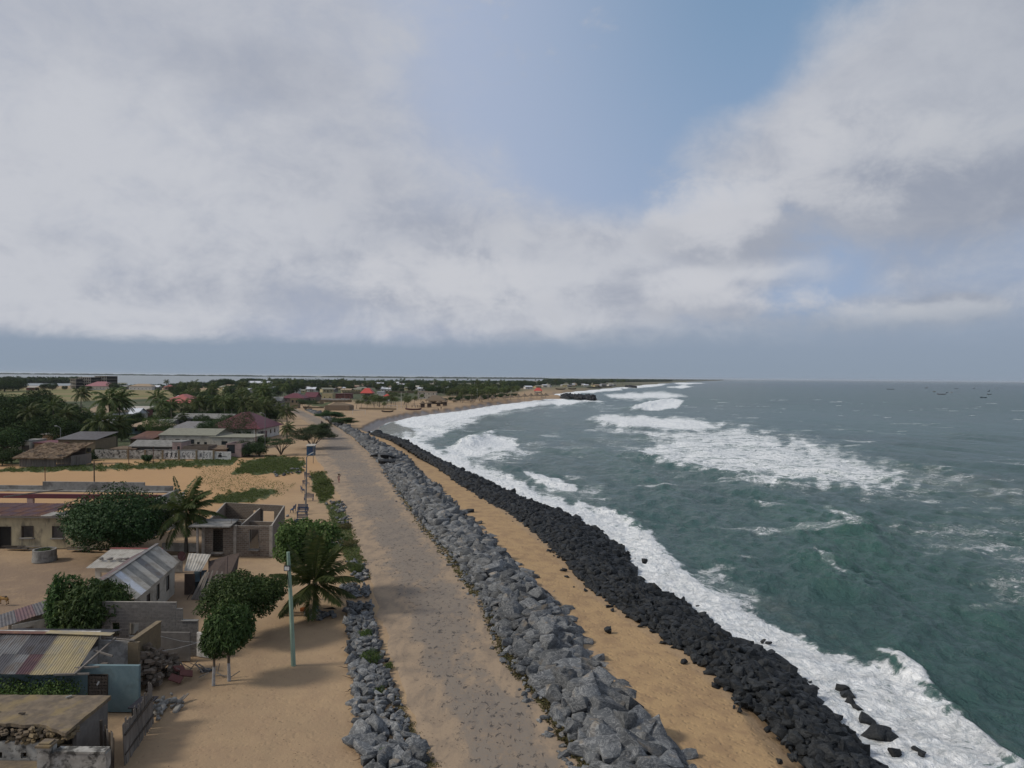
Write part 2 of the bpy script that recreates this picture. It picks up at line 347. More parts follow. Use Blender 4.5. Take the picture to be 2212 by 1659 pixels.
def land_material():
    m_ = bpy.data.materials.new('sand_and_soil'); m_.use_nodes = True; t = m_.node_tree; t.nodes.clear(); q = NT(t)
    po = q.n('ShaderNodeNewGeometry').outputs['Position']
    A = lambda n: q.n('ShaderNodeAttribute', attribute_name=n).outputs['Fac']
    big = q.noise(po, .07, 5, .6); mid = q.noise(po, .6, 6, .65); fine = q.noise(po, 5.0, 6, .6)
    sand = q.mix(q.mr(big, .38, .62), (.365,.255,.150), (.305,.215,.132))
    sand = q.mix(q.mr(mid, .40, .66, 0.0, .35), sand, (.27,.180,.115))
    # darker yard soil among the near houses, red sand on the open pitch
    xyz = q.sep(po)
    yard = q.m('MULTIPLY', q.mr(xyz[0], -22, -34), q.mr(xyz[1], 84, 70))
    yard = q.m('MULTIPLY', yard, q.mr(q.m('ADD', mid, q.m('MULTIPLY', big, .6)), .45, .85, .35, 1.0))
    sand = q.mix(q.m('MULTIPLY', yard, .75), sand, (.185,.130,.092))
    pitch = q.m('MULTIPLY', q.mr(xyz[1], 84, 100), q.mr(xyz[1], 190, 160)); pitch = q.m('MULTIPLY', pitch, q.mr(xyz[0], -28, -50))
    sand = q.mix(q.m('MULTIPLY', pitch, .65), sand, (.43,.25,.11))
    sand = q.mix(A('strip'), sand, q.mix(q.mr(mid,.4,.65), (.375,.250,.130), (.29,.190,.105)))
    spk = q.mr(q.noise(po, 9.0, 3, .6), .60, .72, 0.0, .35); sand = q.mix(spk, sand, (.17,.115,.075))
    gn = q.noise(po, 1.6, 7, .7); gn2 = q.noise(po, .25, 4, .6)
    gcol = q.mix(gn2, (.050,.075,.022), (.105,.095,.038)); gcol = q.mix(q.mr(gn,.35,.7), gcol, (.035,.055,.018))
    gf = q.mr(q.m('ADD', A('grass'), q.m('MULTIPLY', q.m('SUBTRACT', gn, .5), 1.1)), .38, .62)
    c_ = q.mix(gf, sand, gcol)
    tn = q.mr(q.noise(po, .045, 6, .65), .34, .52); tcol = q.mix(tn, (.150,.125,.080), (.045,.060,.024))
    c_ = q.mix(A('town'), c_, tcol)
    fcol = q.mix(q.mr(q.noise(q.v('MULTIPLY', po, (.35,1.0,1)), .018, 6, .6), .42, .60), (.205,.165,.075), (.125,.140,.045))
    c_ = q.mix(A('field'), c_, fcol)
    farc = q.mix(q.mr(q.noise(q.v('MULTIPLY', po, (1,.5,1)), .004, 5, .6), .42, .56), (.055,.070,.035), (.14,.125,.075)); c_ = q.mix(A('far'), c_, farc)
    c_ = q.mix(q.m('MULTIPLY', A('wet'), .75), c_, (.130,.092,.064))
    c_ = q.mix(q.m('MULTIPLY', A('scarp'), .8), c_, (.065,.047,.034))
    foot = q.n('ShaderNodeTexVoronoi', feature='SMOOTH_F1', ins={'Vector':q.v('ADD', po, q.v('MULTIPLY', q.n('ShaderNodeTexNoise', ins={'Vector':po,'Scale':2.0}).outputs[1], (.5,.5,.5))), 'Scale':2.4, 'Smoothness':.6}).outputs[0]
    hgt = q.m('ADD', q.m('MULTIPLY', q.mr(foot, 0.0, .45), q.m('ADD', .45, q.m('MULTIPLY', A('strip'), .5))), q.m('ADD', q.m('MULTIPLY', fine, .6), q.m('MULTIPLY', mid, 1.0)))
    b_ = q.n('ShaderNodeBump', ins={'Strength':.55,'Distance':.10,'Height':hgt})
    p_ = q.n('ShaderNodeBsdfPrincipled', ins={'Base Color':c_, 'Roughness':q.m('SUBTRACT', .95, q.m('MULTIPLY', A('wet'), .6)), 'Normal':b_.outputs[0], 'Specular IOR Level':.25})
    t.links.new(p_.outputs[0], q.n('ShaderNodeOutputMaterial').inputs[0]); return m_
M_LAND = land_material()
build_land()
# ------------------------------------------------------------------ road (its own sheet, 4-5 cm above the levelled ground)
def road_material():
    m_ = bpy.data.materials.new('worn_asphalt_under_sand'); m_.use_nodes = True; t = m_.node_tree; t.nodes.clear(); q = NT(t)
    po = q.n('ShaderNodeNewGeometry').outputs['Position']; across = q.n('ShaderNodeAttribute', attribute_name='across').outputs['Fac']
    big = q.noise(po, .11, 5, .6, .3); mid = q.noise(q.v('MULTIPLY', po, (1,.45,1)), .8, 7, .68, .4); fine = q.noise(po, 4.2, 5, .65)
    sand = q.mix(q.mr(mid, .4, .62), (.315,.235,.160), (.235,.180,.130))
    sand = q.mix(q.mr(fine, .55, .7, 0.0, .4), sand, (.16,.12,.09))
    asp = q.mix(q.mr(mid, .35, .6), (.120,.112,.108), (.205,.175,.145)); asp = q.mix(q.mr(fine, .5, .66, 0.0, .7), asp, (.24,.18,.125))
    ctr = q.mr(q.m('ABSOLUTE', q.m('SUBTRACT', across, .54)), .12, .44, 1.0, 0.0)
    f_ = q.m('ADD', q.m('MULTIPLY', ctr, .98), q.m('ADD', q.m('MULTIPLY', q.m('SUBTRACT', big, .5), 2.2), q.m('MULTIPLY', q.m('SUBTRACT', mid, .5), 2.3)))
    base = q.mix(q.mr(f_, .20, 1.0, 0.0, .80), sand, asp)
    crust = q.m('MULTIPLY', q.mr(q.noise(q.v('MULTIPLY', po, (1,.6,1)), 2.6, 6, .7, .5), .56, .62), q.mr(q.m('ADD', f_, q.m('MULTIPLY', big, .4)), .25, .75))
    base = q.mix(q.m('MULTIPLY', crust, .85), base, (.062,.056,.054))
    b_ = q.n('ShaderNodeBump', ins={'Strength':.5,'Distance':.05,'Height':q.m('ADD', q.m('ADD', mid, fine), q.m('MULTIPLY', crust, .8))})
    p_ = q.n('ShaderNodeBsdfPrincipled', ins={'Base Color':base, 'Roughness':.93, 'Normal':b_.outputs[0], 'Specular IOR Level':.25})
    t.links.new(p_.outputs[0], q.n('ShaderNodeOutputMaterial').inputs[0]); return m_
def build_road():
    ys = np.concatenate([np.arange(15,60,.7), np.arange(60,150,1.5), np.arange(150,436,4)]); n = 24
    L = at(roadL, ys); R = at(roadR, ys)+.4; k = np.linspace(0,1,n)
    X = L[:,None]*(1-k)+R[:,None]*k; Y = np.repeat(ys[:,None], n, 1)
    wob = (fbm(X/1.6, Y/1.6)-.5)*1.2; e = np.abs(k-.5)*2; X = X+wob*(e>.99)
    Z = .004+(fbm(X/2.2, Y/2.2)-.5)*.05*(1-sstep(Y,80,200)); Z = np.where(e>.99, -.09, Z+.012)
    i = np.arange(len(ys)-1)[:,None]*n+np.arange(n-1)[None,:]
    me = np_mesh('road', np.stack([X,Y,Z],-1).reshape(-1,3), np.stack([i,i+1,i+n+1,i+n],-1).reshape(-1,4), road_material(), True)
    attr(me, 'across', np.repeat(k[None,:], len(ys), 0).ravel()); tag(link('road', me), kind='structure')
build_road()
# ------------------------------------------------------------------ sea
def sea_material():
    m_ = bpy.data.materials.new('sea_water_and_foam'); m_.use_nodes = True; t = m_.node_tree; t.nodes.clear(); q = NT(t)
    po = q.n('ShaderNodeNewGeometry').outputs['Position']; A = lambda n: q.n('ShaderNodeAttribute', attribute_name=n).outputs['Fac']
    foam, murk, crest = A('foam'), A('murk'), A('crest')
    warp = q.v('MULTIPLY', q.v('SUBTRACT', q.n('ShaderNodeTexNoise', ins={'Vector':po,'Scale':.12,'Detail':4}).outputs[1], (.5,.5,.5)), (9,9,0))
    pw = q.v('ADD', po, warp)
    st = q.v('MULTIPLY', pw, (.40,1.0,1.0))
    a = q.noise(st, .16, 8, .68, .6); b = q.noise(q.v('ADD', q.v('MULTIPLY', pw, (.6,.9,1)), (40,11,0)), .40, 8, .72, .9); lace = q.noise(q.v('ADD', pw, (7,90,0)), 1.3, 6, .7, 1.2)
    web = q.m('SUBTRACT', 1.0, q.m('MULTIPLY', q.m('ABSOLUTE', q.m('SUBTRACT', b, .5)), 9.0), True)
    web2 = q.m('SUBTRACT', 1.0, q.m('MULTIPLY', q.m('ABSOLUTE', q.m('SUBTRACT', lace, .5)), 8.0), True)
    nz = q.m('ADD', q.m('MULTIPLY', q.m('SUBTRACT', a, .5), 1.1), q.m('ADD', q.m('MULTIPLY', q.m('SUBTRACT', b, .5), 1.0), q.m('MULTIPLY', q.m('SUBTRACT', lace, .5), .7)))
    tex = q.m('ADD', nz, q.m('MULTIPLY', q.m('SUBTRACT', q.m('MAXIMUM', web, q.m('MULTIPLY', web2, .8)), .45), .42))
    N01 = q.m('ADD', .5, q.m('MULTIPLY', tex, 1.25))
    ff = q.m('MULTIPLY', q.mr(N01, q.m('SUBTRACT', .92, foam), q.m('SUBTRACT', 1.26, foam)), q.mr(foam, .02, .25))
    thin = q.mr(q.m('ADD', foam, q.m('MULTIPLY', nz, .5)), .05, .6, 0.0, .42)
    sw = q.mr(q.noise(q.v('MULTIPLY', po, (.4,1,1)), .02, 4, .6), .35, .65)
    deep = q.mix(sw, (.040,.090,.082), (.041,.081,.080))
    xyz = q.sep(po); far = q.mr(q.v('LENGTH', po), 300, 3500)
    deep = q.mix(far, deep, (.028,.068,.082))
    deep = q.mix(q.m('MULTIPLY', crest, .6), deep, (.045,.110,.090))
    deep = q.mix(q.mr(q.m('ADD', murk, q.m('MULTIPLY', nz, .35)), .2, .9, 0.0, .9), deep, (.150,.150,.115))
    deep = q.mix(thin, deep, (.33,.40,.38))
    col = q.mix(ff, deep, q.mix(q.mr(lace, .35, .60), (.62,.66,.68), (.88,.89,.89)))
    s1 = q.noise(q.v('MULTIPLY', po, (1.0,.45,1)), .22, 6, .6, .3); s2 = q.noise(q.v('MULTIPLY', po, (1,.6,1)), 1.1, 6, .62, .3); s0 = q.noise(q.v('MULTIPLY', po, (1,.3,1)), .035, 5, .6)
    dist = q.v('LENGTH', po)
    s3 = q.noise(q.v('MULTIPLY', po, (1,.6,1)), 3.6, 4, .6)
    h3 = q.m('MULTIPLY', s3, q.mr(dist, 40, 200, .16, 0.0))
    hgt = q.m('ADD', q.m('MULTIPLY', s1, q.m('ADD', 1.0, q.mr(dist, 50, 400, 0.0, 1.3))), q.m('ADD', q.m('MULTIPLY', s2, .75), q.m('MULTIPLY', s0, q.mr(dist, 150, 900, 0.0, 9.0))))
    hgt = q.m('ADD', q.m('ADD', hgt, h3), q.m('MULTIPLY', q.m('MULTIPLY', ff, tex), .3))
    bp = q.n('ShaderNodeBump', ins={'Strength':1.0,'Distance':.85,'Height':hgt})
    p_ = q.n('ShaderNodeBsdfPrincipled', ins={'Base Color':col, 'Roughness':q.m('ADD', q.mr(dist, 60, 800, .10, .24), q.m('MULTIPLY', ff, .55)), 'Normal':bp.outputs[0], 'Specular IOR Level':.22, 'IOR':1.33})
    t.links.new(p_.outputs[0], q.n('ShaderNodeOutputMaterial').inputs[0]); return m_
CRESTS = [([(1895,1395),(1930,1425),(1985,1470),(2030,1515),(2085,1575),(2180,1645),(2300,1720)],1.35,1.1,1.0),
          ([(1300,1095),(1370,1130),(1405,1180),(1455,1235),(1530,1290),(1640,1340)],.85,1.7,1.0),
          ([(985,975),(1020,955),(1060,940),(1100,945)],2.4,4.0,1.0),
          ([(1355,889),(1400,874),(1450,864),(1475,866)],2.8,8,1.0),
          ([(1372,976),(1400,988),(1460,1003),(1560,1025),(1700,1045),(1850,1052)],1.3,4.0,.8),
          ([(1125,1020),(1170,1036),(1250,1060)],.9,2.6,.8),
          ([(1262,908),(1300,914),(1380,924),(1450,930)],1.6,6,.8),
          ([(1735,1175),(1775,1215),(1820,1262),(1880,1345)],1.7,3.4,.30),
          ([(1785,1100),(1835,1128),(1870,1160),(1940,1215)],1.5,3.2,.34),
          ([(1100,929),(1140,921),(1180,919)],1.0,6,.5),
          ([(1480,1150),(1560,1200),(1640,1262)],.7,3.4,.0),([(1560,1030),(1700,1090),(1840,1180),(1990,1330)],.8,6,.0),
          ([(1230,960),(1330,990),(1420,1050),(1500,1120)],.7,5,.0),([(2000,1250),(2080,1330),(2180,1450)],.8,5,.0)]
FOAM = [([(2240,1700),(2160,1640),(2100,1590),(2030,1540),(1990,1490),(1925,1450),(1860,1430),(1770,1405),(1700,1365),(1640,1335),(1570,1292),(1490,1240),(1432,1190),(1385,1140),(1310,1098),(1220,1085),(1120,1040),(1010,1000),(920,962),(880,940),
          (850,950),(900,985),(1000,1045),(1160,1105),(1300,1165),(1360,1220),(1400,1290),(1500,1315),(1600,1400),(1720,1450),(1850,1580),(1900,1640),(1940,1700)],16,1.0),
        ([(1880,1690),(1890,1560),(1990,1530),(2110,1620),(2240,1720)],20,.95),
        ([(935,990),(965,968),(1020,945),(1060,937),(1115,952),(1112,968),(1060,975),(1000,1000),(960,1010)],12,.84),
        ([(980,985),(1060,975),(1140,965),(1180,975),(1080,1000),(1010,1010)],16,.5),
        ([(1126,1018),(1150,1022),(1255,1054),(1240,1064),(1160,1042)],5,.85),
        ([(1265,909),(1310,895),(1400,898),(1500,904),(1570,915),(1560,930),(1440,932),(1330,922)],8,.82),
        ([(1380,975),(1420,950),(1560,915),(1640,935),(1760,960),(1870,990),(1960,1030),(1985,1048),(1850,1056),(1700,1048),(1600,1033),(1500,1015),(1420,1000)],24,.60),
        ([(1378,980),(1395,965),(1440,975),(1600,1015),(1800,1045),(1960,1045),(1850,1058),(1650,1044),(1500,1016)],16,.72),
        ([(1290,925),(1480,925),(1650,960),(1560,990),(1420,950)],18,.58),([(1250,930),(1400,940),(1600,1000),(1980,1052),(2150,1110),(1900,1080),(1600,1050),(1370,1000)],26,.30),([(1560,905),(1760,940),(2000,1010),(2212,1060),(2212,1075),(1960,1050),(1700,960)],18,.30),
        ([(1360,888),(1400,872),(1450,861),(1478,866),(1460,881),(1420,887)],4,1.0),
        ([(1300,850),(1440,847),(1485,857),(1380,866),(1320,861)],5,.72),
        ([(1255,874),(1300,872),(1380,884),(1300,890)],6,.25),
        ([(851,912),(891,900),(926,895),(960,891),(1035,880.5),(1110,869.5),(1180,861),(1222,862),(1290,865),(1312,868),(1230,872),(1150,878),(1085,886),(1055,896),(1000,905),(940,915),(900,925),(872,919)],5,1.0),
        ([(880,918),(1000,900),(1060,895),(1050,905),(975,930),(940,950),(900,968),(862,955),(892,940),(898,932)],10,.62),
        ([(1050,893),(1160,878),(1300,868),(1300,872),(1160,886),(1060,903)],6,.35),
        ([(1195,850),(1290,841),(1340,838),(1345,843),(1270,848),(1200,857)],3,.95),
        ([(1330,836.5),(1400,830),(1450,828),(1430,833),(1350,841)],2,.75),
        ([(1440,836),(1480,833),(1500,835),(1470,839)],2,.8),([(1450,827.5),(1500,826),(1530,828),(1480,831)],1.4,.8),
        ([(1785,1100),(1820,1112),(1875,1150),(1850,1152),(1800,1124)],9,.52),
        ([(1760,1205),(1790,1222),(1835,1268),(1815,1270),(1775,1235)],7,.45),
        ([(1890,1400),(1920,1410),(1985,1452),(2020,1500),(1990,1490),(1930,1440)],7,.82),
        ([(2010,1500),(2090,1575),(2230,1660),(2230,1690),(2080,1600)],10,.7),
        ([(1900,1130),(2212,1060),(2300,1230),(2212,1330),(2000,1200)],60,.24),
        ([(1850,1030),(2000,1040),(2212,1090),(2212,1120),(1960,1090)],25,.22),
        ([(1420,1235),(1560,1225),(1660,1290),(1600,1330),(1500,1280)],22,.42),
        ([(1640,1355),(1760,1400),(1880,1440),(1900,1470),(1760,1430)],12,.55),
        ([(1150,1040),(1300,1050),(1300,1075),(1200,1075)],18,.34),
        ([(1100,955),(1300,955),(1300,985),(1130,980)],20,.24)]
MURK = [([(2300,1700),(2050,1560),(1900,1440),(1700,1350),(1500,1220),(1400,1120),(1250,1070),(1000,990),(860,940),(840,915),(900,900),(1000,960),(1200,1050),(1440,1170),(1560,1270),(1700,1310),(1900,1400),(2100,1540),(2300,1650)],55,.42),
        ([(806,938),(812,928),(851,910),(885,920),(902,932),(893,944),(861,956),(830,945)],4,1.2),
        ([(1640,945),(1900,990),(2212,1030),(2300,1080),(2212,1110),(1980,1060),(1800,1020)],30,.42),
        ([(1560,1260),(1700,1280),(1740,1330),(1640,1330)],30,.4)]
def build_sea():
    vs = np.concatenate([vrows(1300, 850, 4), vrows(850, 12, 1.55), np.array([11,10,9,8,7,6,5,4.2,3.5,2.8,2.2,1.7,1.3,.9,.6,.4])])
    X, Y, Q = grid(-24, 50, .105, vs, H-SEA)
    s_ = poly_sd(X, Y, coast_poly)
    d = np.hypot(X, Y); U, V = px_of(X, Y, np.full_like(X, SEA))
    dr = d*d/(F*(H-SEA))*1.55
    z = np.zeros_like(X); r2 = np.random.default_rng(3)
    wx = X+fbm(X/40,Y/40)*10; wy = Y+fbm(X/50+9,Y/50)*10
    for i in range(46):
        lam = 1.1*(26/1.1)**(i/45); th = math.pi+r2.normal(0, .75 if lam < 9 else .35)+.10; k = 2*math.pi/lam
        amp = .015*lam**.66*(.75+.5*r2.random())*(.95 if lam < 9 else .8); ph = r2.random()*6.28
        att = 1-sstep(dr/lam, .22, .5)
        sn = np.sin(k*(wx*math.cos(th)+wy*math.sin(th))+ph); z += att*amp*(sn+.35*(sn*sn-.5))
    grp = .55+.9*fbm(X/22, Y/22, 3); z *= grp
    crest = np.zeros_like(X); fb = np.zeros_like(X)
    for pts, amp, sg, fo in CRESTS:
        w_ = line(pts, SEA); dd = seg_dist(X, Y, w_, False)
        e0 = np.minimum(np.hypot(X-w_[0][0],Y-w_[0][1]), np.hypot(X-w_[-1][0],Y-w_[-1][1])); fade = sstep(e0, 0, 4*sg)
        j = (fbm(X/3,Y/3)-.5)*sg*1.3; q_ = np.exp(-(np.maximum(dd+j,0)/sg)**2)*fade
        z += q_*amp*(.8+.6*(fbm(X/2,Y/2)-.5)); crest = np.maximum(crest, q_*min(1,amp)); 
    calm = sstep(-s_, -1, 14); z = z*(.35+.65*calm)
    nz = fbm(U/22, V/10, 4)-.5; foam = np.zeros_like(X)
    for pts, fe, amt in FOAM: foam = np.maximum(foam, sstep(poly_sd(U, V, pts)+nz*fe*2.2, -fe, fe*1.1)*amt)
    edge = (1-sstep(-s_+(fbm(X/5,Y/5)-.5)*5, 0.5, 5.5))*sstep(-Y,-1500,-800)*sstep(Y,10,30)*(1-sstep(poly_sd(U,V,[(800,940),(808,925),(851,911),(884,923),(896,932),(889,942),(861,951),(830,946)]),-4,3)); foam = np.maximum(foam, edge*.95)
    caps = sstep(fbm(X/16, Y/7, 4), .66, .78)*.35*(d < 900); foam = np.maximum(foam, caps)
    murk = np.zeros_like(X)
    for pts, fe, amt in MURK: murk = np.maximum(murk, sstep(poly_sd(U, V, pts)+nz*fe, -fe, fe)*amt)
    z += foam*(fbm(X/.8,Y/.8,3)-.4)*.28*(1-sstep(d,60,220))+foam*(fbm(X/3,Y/3,3)-.4)*.5*(1-sstep(d,200,600))
    keep = s_[Q].min(1) < 12; Qk = Q[keep]; used = np.unique(Qk); rm = np.zeros(len(X), int); rm[used] = np.arange(len(used))
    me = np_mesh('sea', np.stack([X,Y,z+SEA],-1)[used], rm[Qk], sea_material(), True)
    attr(me, 'foam', foam[used]); attr(me, 'murk', murk[used]); attr(me, 'crest', (crest*(1-foam))[used])
    tag(link('sea', me), kind='structure')
build_sea()
# ------------------------------------------------------------------ lagoon behind the town
M_LAG = mat('lagoon_water', (.16,.19,.20), (.13,.16,.17), scale=.01, rough=.35, bump=.5, bscale=.05, coords='World', spec=.5)
def flat_poly(name, pts, z, m_, kind='structure'):
    b = MB(); b.quad(*[P(x, y, z) for x, y in pts]); return b.build(name, m_, kind=kind)
lag = [(-900,831),(0,833.2),(160,833),(330,834),(420,832),(520,829),(700,826),(900,825),(1100,823.5),(1180,822.5),(1180,819),(900,817.5),(500,812.6),(0,808.4),(-900,800.4)]
M_LAG = M_LAG
flat_poly('lagoon', [(x, y) for x, y in lag], .25, M_LAG)
M_SPIT = mat('spit_grass', (.12,.125,.06), (.17,.15,.09), scale=.02, coords='World', bump=0)
flat_poly('sand_spit', [(-300,825.5),(0,827),(150,827.6),(275,828.8),(275,827),(150,825),(0,824.5),(-300,822.5)], .5, M_SPIT)
flat_poly('sand_spit', [(420,829.0),(550,828.2),(760,829.2),(760,827.2),(600,826.4),(450,826.8)], .5, M_SPIT)
# ------------------------------------------------------------------ boulders
def rock_mesh(seed, sub, m_, asp=(1.25,1,.78)):
    "block split off along flat joints: a cube cut by random planes, edges chipped, faces roughened"
    r = np.random.default_rng(seed); bm = bmesh.new(); bmesh.ops.create_cube(bm, size=2.0)
    for i in range(11):
        n = r.normal(size=3); n /= np.linalg.norm(n); d = r.uniform(.60,.98)
        bmesh.ops.bisect_plane(bm, geom=bm.verts[:]+bm.edges[:]+bm.faces[:], plane_co=tuple(n*d), plane_no=tuple(n), clear_outer=True)
        es = [e for e in bm.edges if e.is_boundary]
        if es: bmesh.ops.contextual_create(bm, geom=es)
    bmesh.ops.dissolve_limit(bm, angle_limit=.05, verts=bm.verts[:], edges=bm.edges[:])
    if sub > 1:
        bmesh.ops.bevel(bm, geom=bm.edges[:], offset=.055, segments=1, affect='EDGES', clamp_overlap=True)
    bmesh.ops.triangulate(bm, faces=bm.faces[:])
    if sub > 1:
        big = [e for e in bm.edges if e.calc_length() > .55]; bmesh.ops.subdivide_edges(bm, edges=big, cuts=1)
        bmesh.ops.triangulate(bm, faces=bm.faces[:])
    bm.verts.ensure_lookup_table(); V = np.array([v.co[:] for v in bm.verts]); Fc = np.array([[v.index for v in f.verts] for f in bm.faces]); bm.free()
    V = V*np.array(asp)*(1+r.uniform(-.22,.22,3)); V = V+(fbm(V[:,0]*1.7+seed,V[:,1]*1.7+V[:,2]*1.3)-.5)[:,None]*V*.30
    V *= .60
    return V, Fc
def rock_material(name, c1, c2, c3):
    m_ = bpy.data.materials.new(name); m_.use_nodes = True; t = m_.node_tree; t.nodes.clear(); q = NT(t)
    po = q.n('ShaderNodeNewGeometry').outputs['Position']; ri = q.n('ShaderNodeNewGeometry').outputs['Random Per Island']; rj = q.n('ShaderNodeObjectInfo').outputs['Random']
    rr = q.m('FRACT', q.m('ADD', q.m('MULTIPLY', ri, 7.0), q.m('MULTIPLY', rj, 3.0)))
    pv = q.v('ADD', po, q.comb(q.m('MULTIPLY', rr, 50.0), 0.0, q.m('MULTIPLY', rr, 20.0)))
    a = q.noise(pv, 1.2, 6, .6, .4); vn = q.n('ShaderNodeTexNoise', ins={'Vector':q.v('MULTIPLY', pv, (1,1,2.2)),'Scale':1.9,'Detail':5,'Roughness':.6,'Distortion':1.3}).outputs[0]
    vein = q.m('SUBTRACT', 1.0, q.m('MULTIPLY', q.m('ABSOLUTE', q.m('SUBTRACT', vn, .5)), 22.0), True)
    c_ = q.mix(q.mr(a,.35,.65), c1, c2); c_ = q.mix(q.m('MULTIPLY', vein, .60), c_, c3)
    up = q.sep(q.n('ShaderNodeNewGeometry').outputs['Normal'])[2]
    dust = q.m('MULTIPLY', q.mr(up, .55, .98), q.mr(q.noise(pv, .8, 5, .6), .54, .70)); 
    c_ = q.mix(q.m('MULTIPLY', dust, .5 if name[0] == 'g' else 0.0), c_, (.30,.23,.15))
    hv = q.n('ShaderNodeHueSaturation', ins={'Color':c_, 'Value': q.m('ADD', .60, q.m('MULTIPLY', rr, .75))})
    b_ = q.n('ShaderNodeBump', ins={'Strength':.7,'Distance':.08,'Height':q.m('ADD', q.noise(pv, 5, 6, .65), vn)})
    p_ = q.n('ShaderNodeBsdfPrincipled', ins={'Base Color':hv.outputs[0], 'Roughness':.85 if name[0] == 'g' else .6, 'Normal':b_.outputs[0], 'Specular IOR Level':.2})
    t.links.new(p_.outputs[0], q.n('ShaderNodeOutputMaterial').inputs[0]); return m_
M_GREY = rock_material('grey_granite', (.070,.074,.079), (.115,.120,.124), (.30,.30,.295))
M_BLACK = rock_material('dark_wet_basalt', (.010,.0115,.013), (.020,.022,.024), (.05,.052,.053))  # on the grey sea wall's core it stands in for shade between boulders
def rot(r):
    a, b, c_ = r.uniform(0,6.28), r.normal(0,.35), r.normal(0,.35)
    return np.array(Matrix.Rotation(a,3,'Z') @ Matrix.Rotation(b,3,'X') @ Matrix.Rotation(c_,3,'Y'))
def build_rocks(wall, items, m_, name, seed, sub=2, n_single=300):
    "items: (x,y,z,size); the largest in view one by one, the rest joined"
    r = np.random.default_rng(seed)
    pool = [rock_mesh(seed*100+i, sub, m_) for i in range(14)]; pool1 = [rock_mesh(seed*100+50+i, 1, m_) for i in range(8)]
    ms = [np_mesh(name, V, Fc, m_) for V, Fc in pool]
    def vis(it):
        U, V = px_of(it[0], it[1], it[2]); return -1 if (U < -30 or U > 2250 or V > 1700) else it[3]/it[1]
    items = sorted(items, key=lambda q: -vis(q)); L = Vector(wall.location)
    for it in items[:n_single]:
        o = link(name, ms[r.integers(14)], wall); o.location = Vector(it[:3])-L; s_ = it[3]; o.scale = (s_*r.uniform(.85,1.25), s_*r.uniform(.8,1.1), s_*r.uniform(.8,1.15))
        o.rotation_euler = Matrix(rot(r).tolist()).to_euler()
    Vs, Fs, n = [], [], 0
    for it in items[n_single:]:
        V, Fc = pool[r.integers(14)] if (sub > 1 and it[1] < 70) else pool1[r.integers(8)]
        V = (V*np.array([it[3]*r.uniform(.85,1.25), it[3]*r.uniform(.8,1.1), it[3]*r.uniform(.8,1.15)]))@rot(r).T+np.array(it[:3])-np.array(L)
        Vs.append(V); Fs.append(Fc+n); n += len(V)
    if Vs: tag(link(name+'s', np_mesh(name+'s', np.concatenate(Vs), np.concatenate(Fs), m_), wall), kind='stuff')
def strip_mound(name, tl, tr, y0, y1, prof, m_, parent):
    ys = np.arange(y0, y1, 1.0); k = np.linspace(0,1,len(prof)); L, R = at(tl,ys), at(tr,ys)
    X = L[:,None]*(1-k)+R[:,None]*k; Y = np.repeat(ys[:,None], len(k), 1); Z = np.array(prof)[None,:]+(fbm(X*1.1,Y*1.1)-.5)*.3+0*X
    n = len(k); i = np.arange(len(ys)-1)[:,None]*n+np.arange(n-1)[None,:]; V = np.stack([X,Y,Z],-1).reshape(-1,3)-np.array(parent.location)
    tag(link(name, np_mesh(name, V, np.stack([i,i+1,i+n+1,i+n],-1).reshape(-1,4), m_), parent), kind='stuff')
# grey sea wall beside the road
W1 = thing('boulder_seawall', 'long sea wall of big pale grey boulders between the road and the beach strip', 'sea wall', tuple(P(1400,1600,0)))
W2 = thing('boulder_breakwater', 'long bank of wet black rocks where the waves break below the sand strip', 'breakwater', tuple(P(1900,1600,-1)))
W3 = thing('boulder_row', 'low broken row of small grey rocks with weeds along the left edge of the road', 'rock row', tuple(P(850,1600,0)))
r5 = np.random.default_rng(11)
it = []; y = 27.0
while y < 410:
    base = 1.25 if y < 60 else (1.15 if y < 150 else 1.25); L, R = at(greyL,y)+.15, at(greyR,y)-(.75 if y < 130 else 1.4); x = L; row = base*.66
    while x < R:
        t_ = (x-L)/(R-L+1e-6); s_ = base*r5.uniform(.5,1.35)*(.55+.75*min(1, t_*2.4) if t_ < .42 else 1.2-.25*(t_-.42)); s_ = min(s_, 2.3)
        prof_ = -.05+(.50 if y < 130 else .25)*math.sin(math.pi*min(1,t_*1.05))-.60*t_*t_
        it.append((x+r5.uniform(-.2,.2), y+r5.uniform(-.4,.4), prof_+r5.uniform(-.15,.12), s_)); x += s_*.84
    y += row
for _ in range(420):      # rubble at the road-side foot
    y = 28+ (r5.random()**1.3)*120; x = at(greyL,y)+r5.normal(-.25,.5); it.append((x, y, .03, r5.uniform(.14,.42)))
build_rocks(W1, it, M_GREY, 'boulder', 1)
strip_mound('rubble_core', greyL, greyR, 26, 410, [-.5,-.15,.0,.05,.0,-.2,-.5,-.8,-1.1], M_BLACK, W1)  # core coloured near black: shade between the grey boulders put into its colour
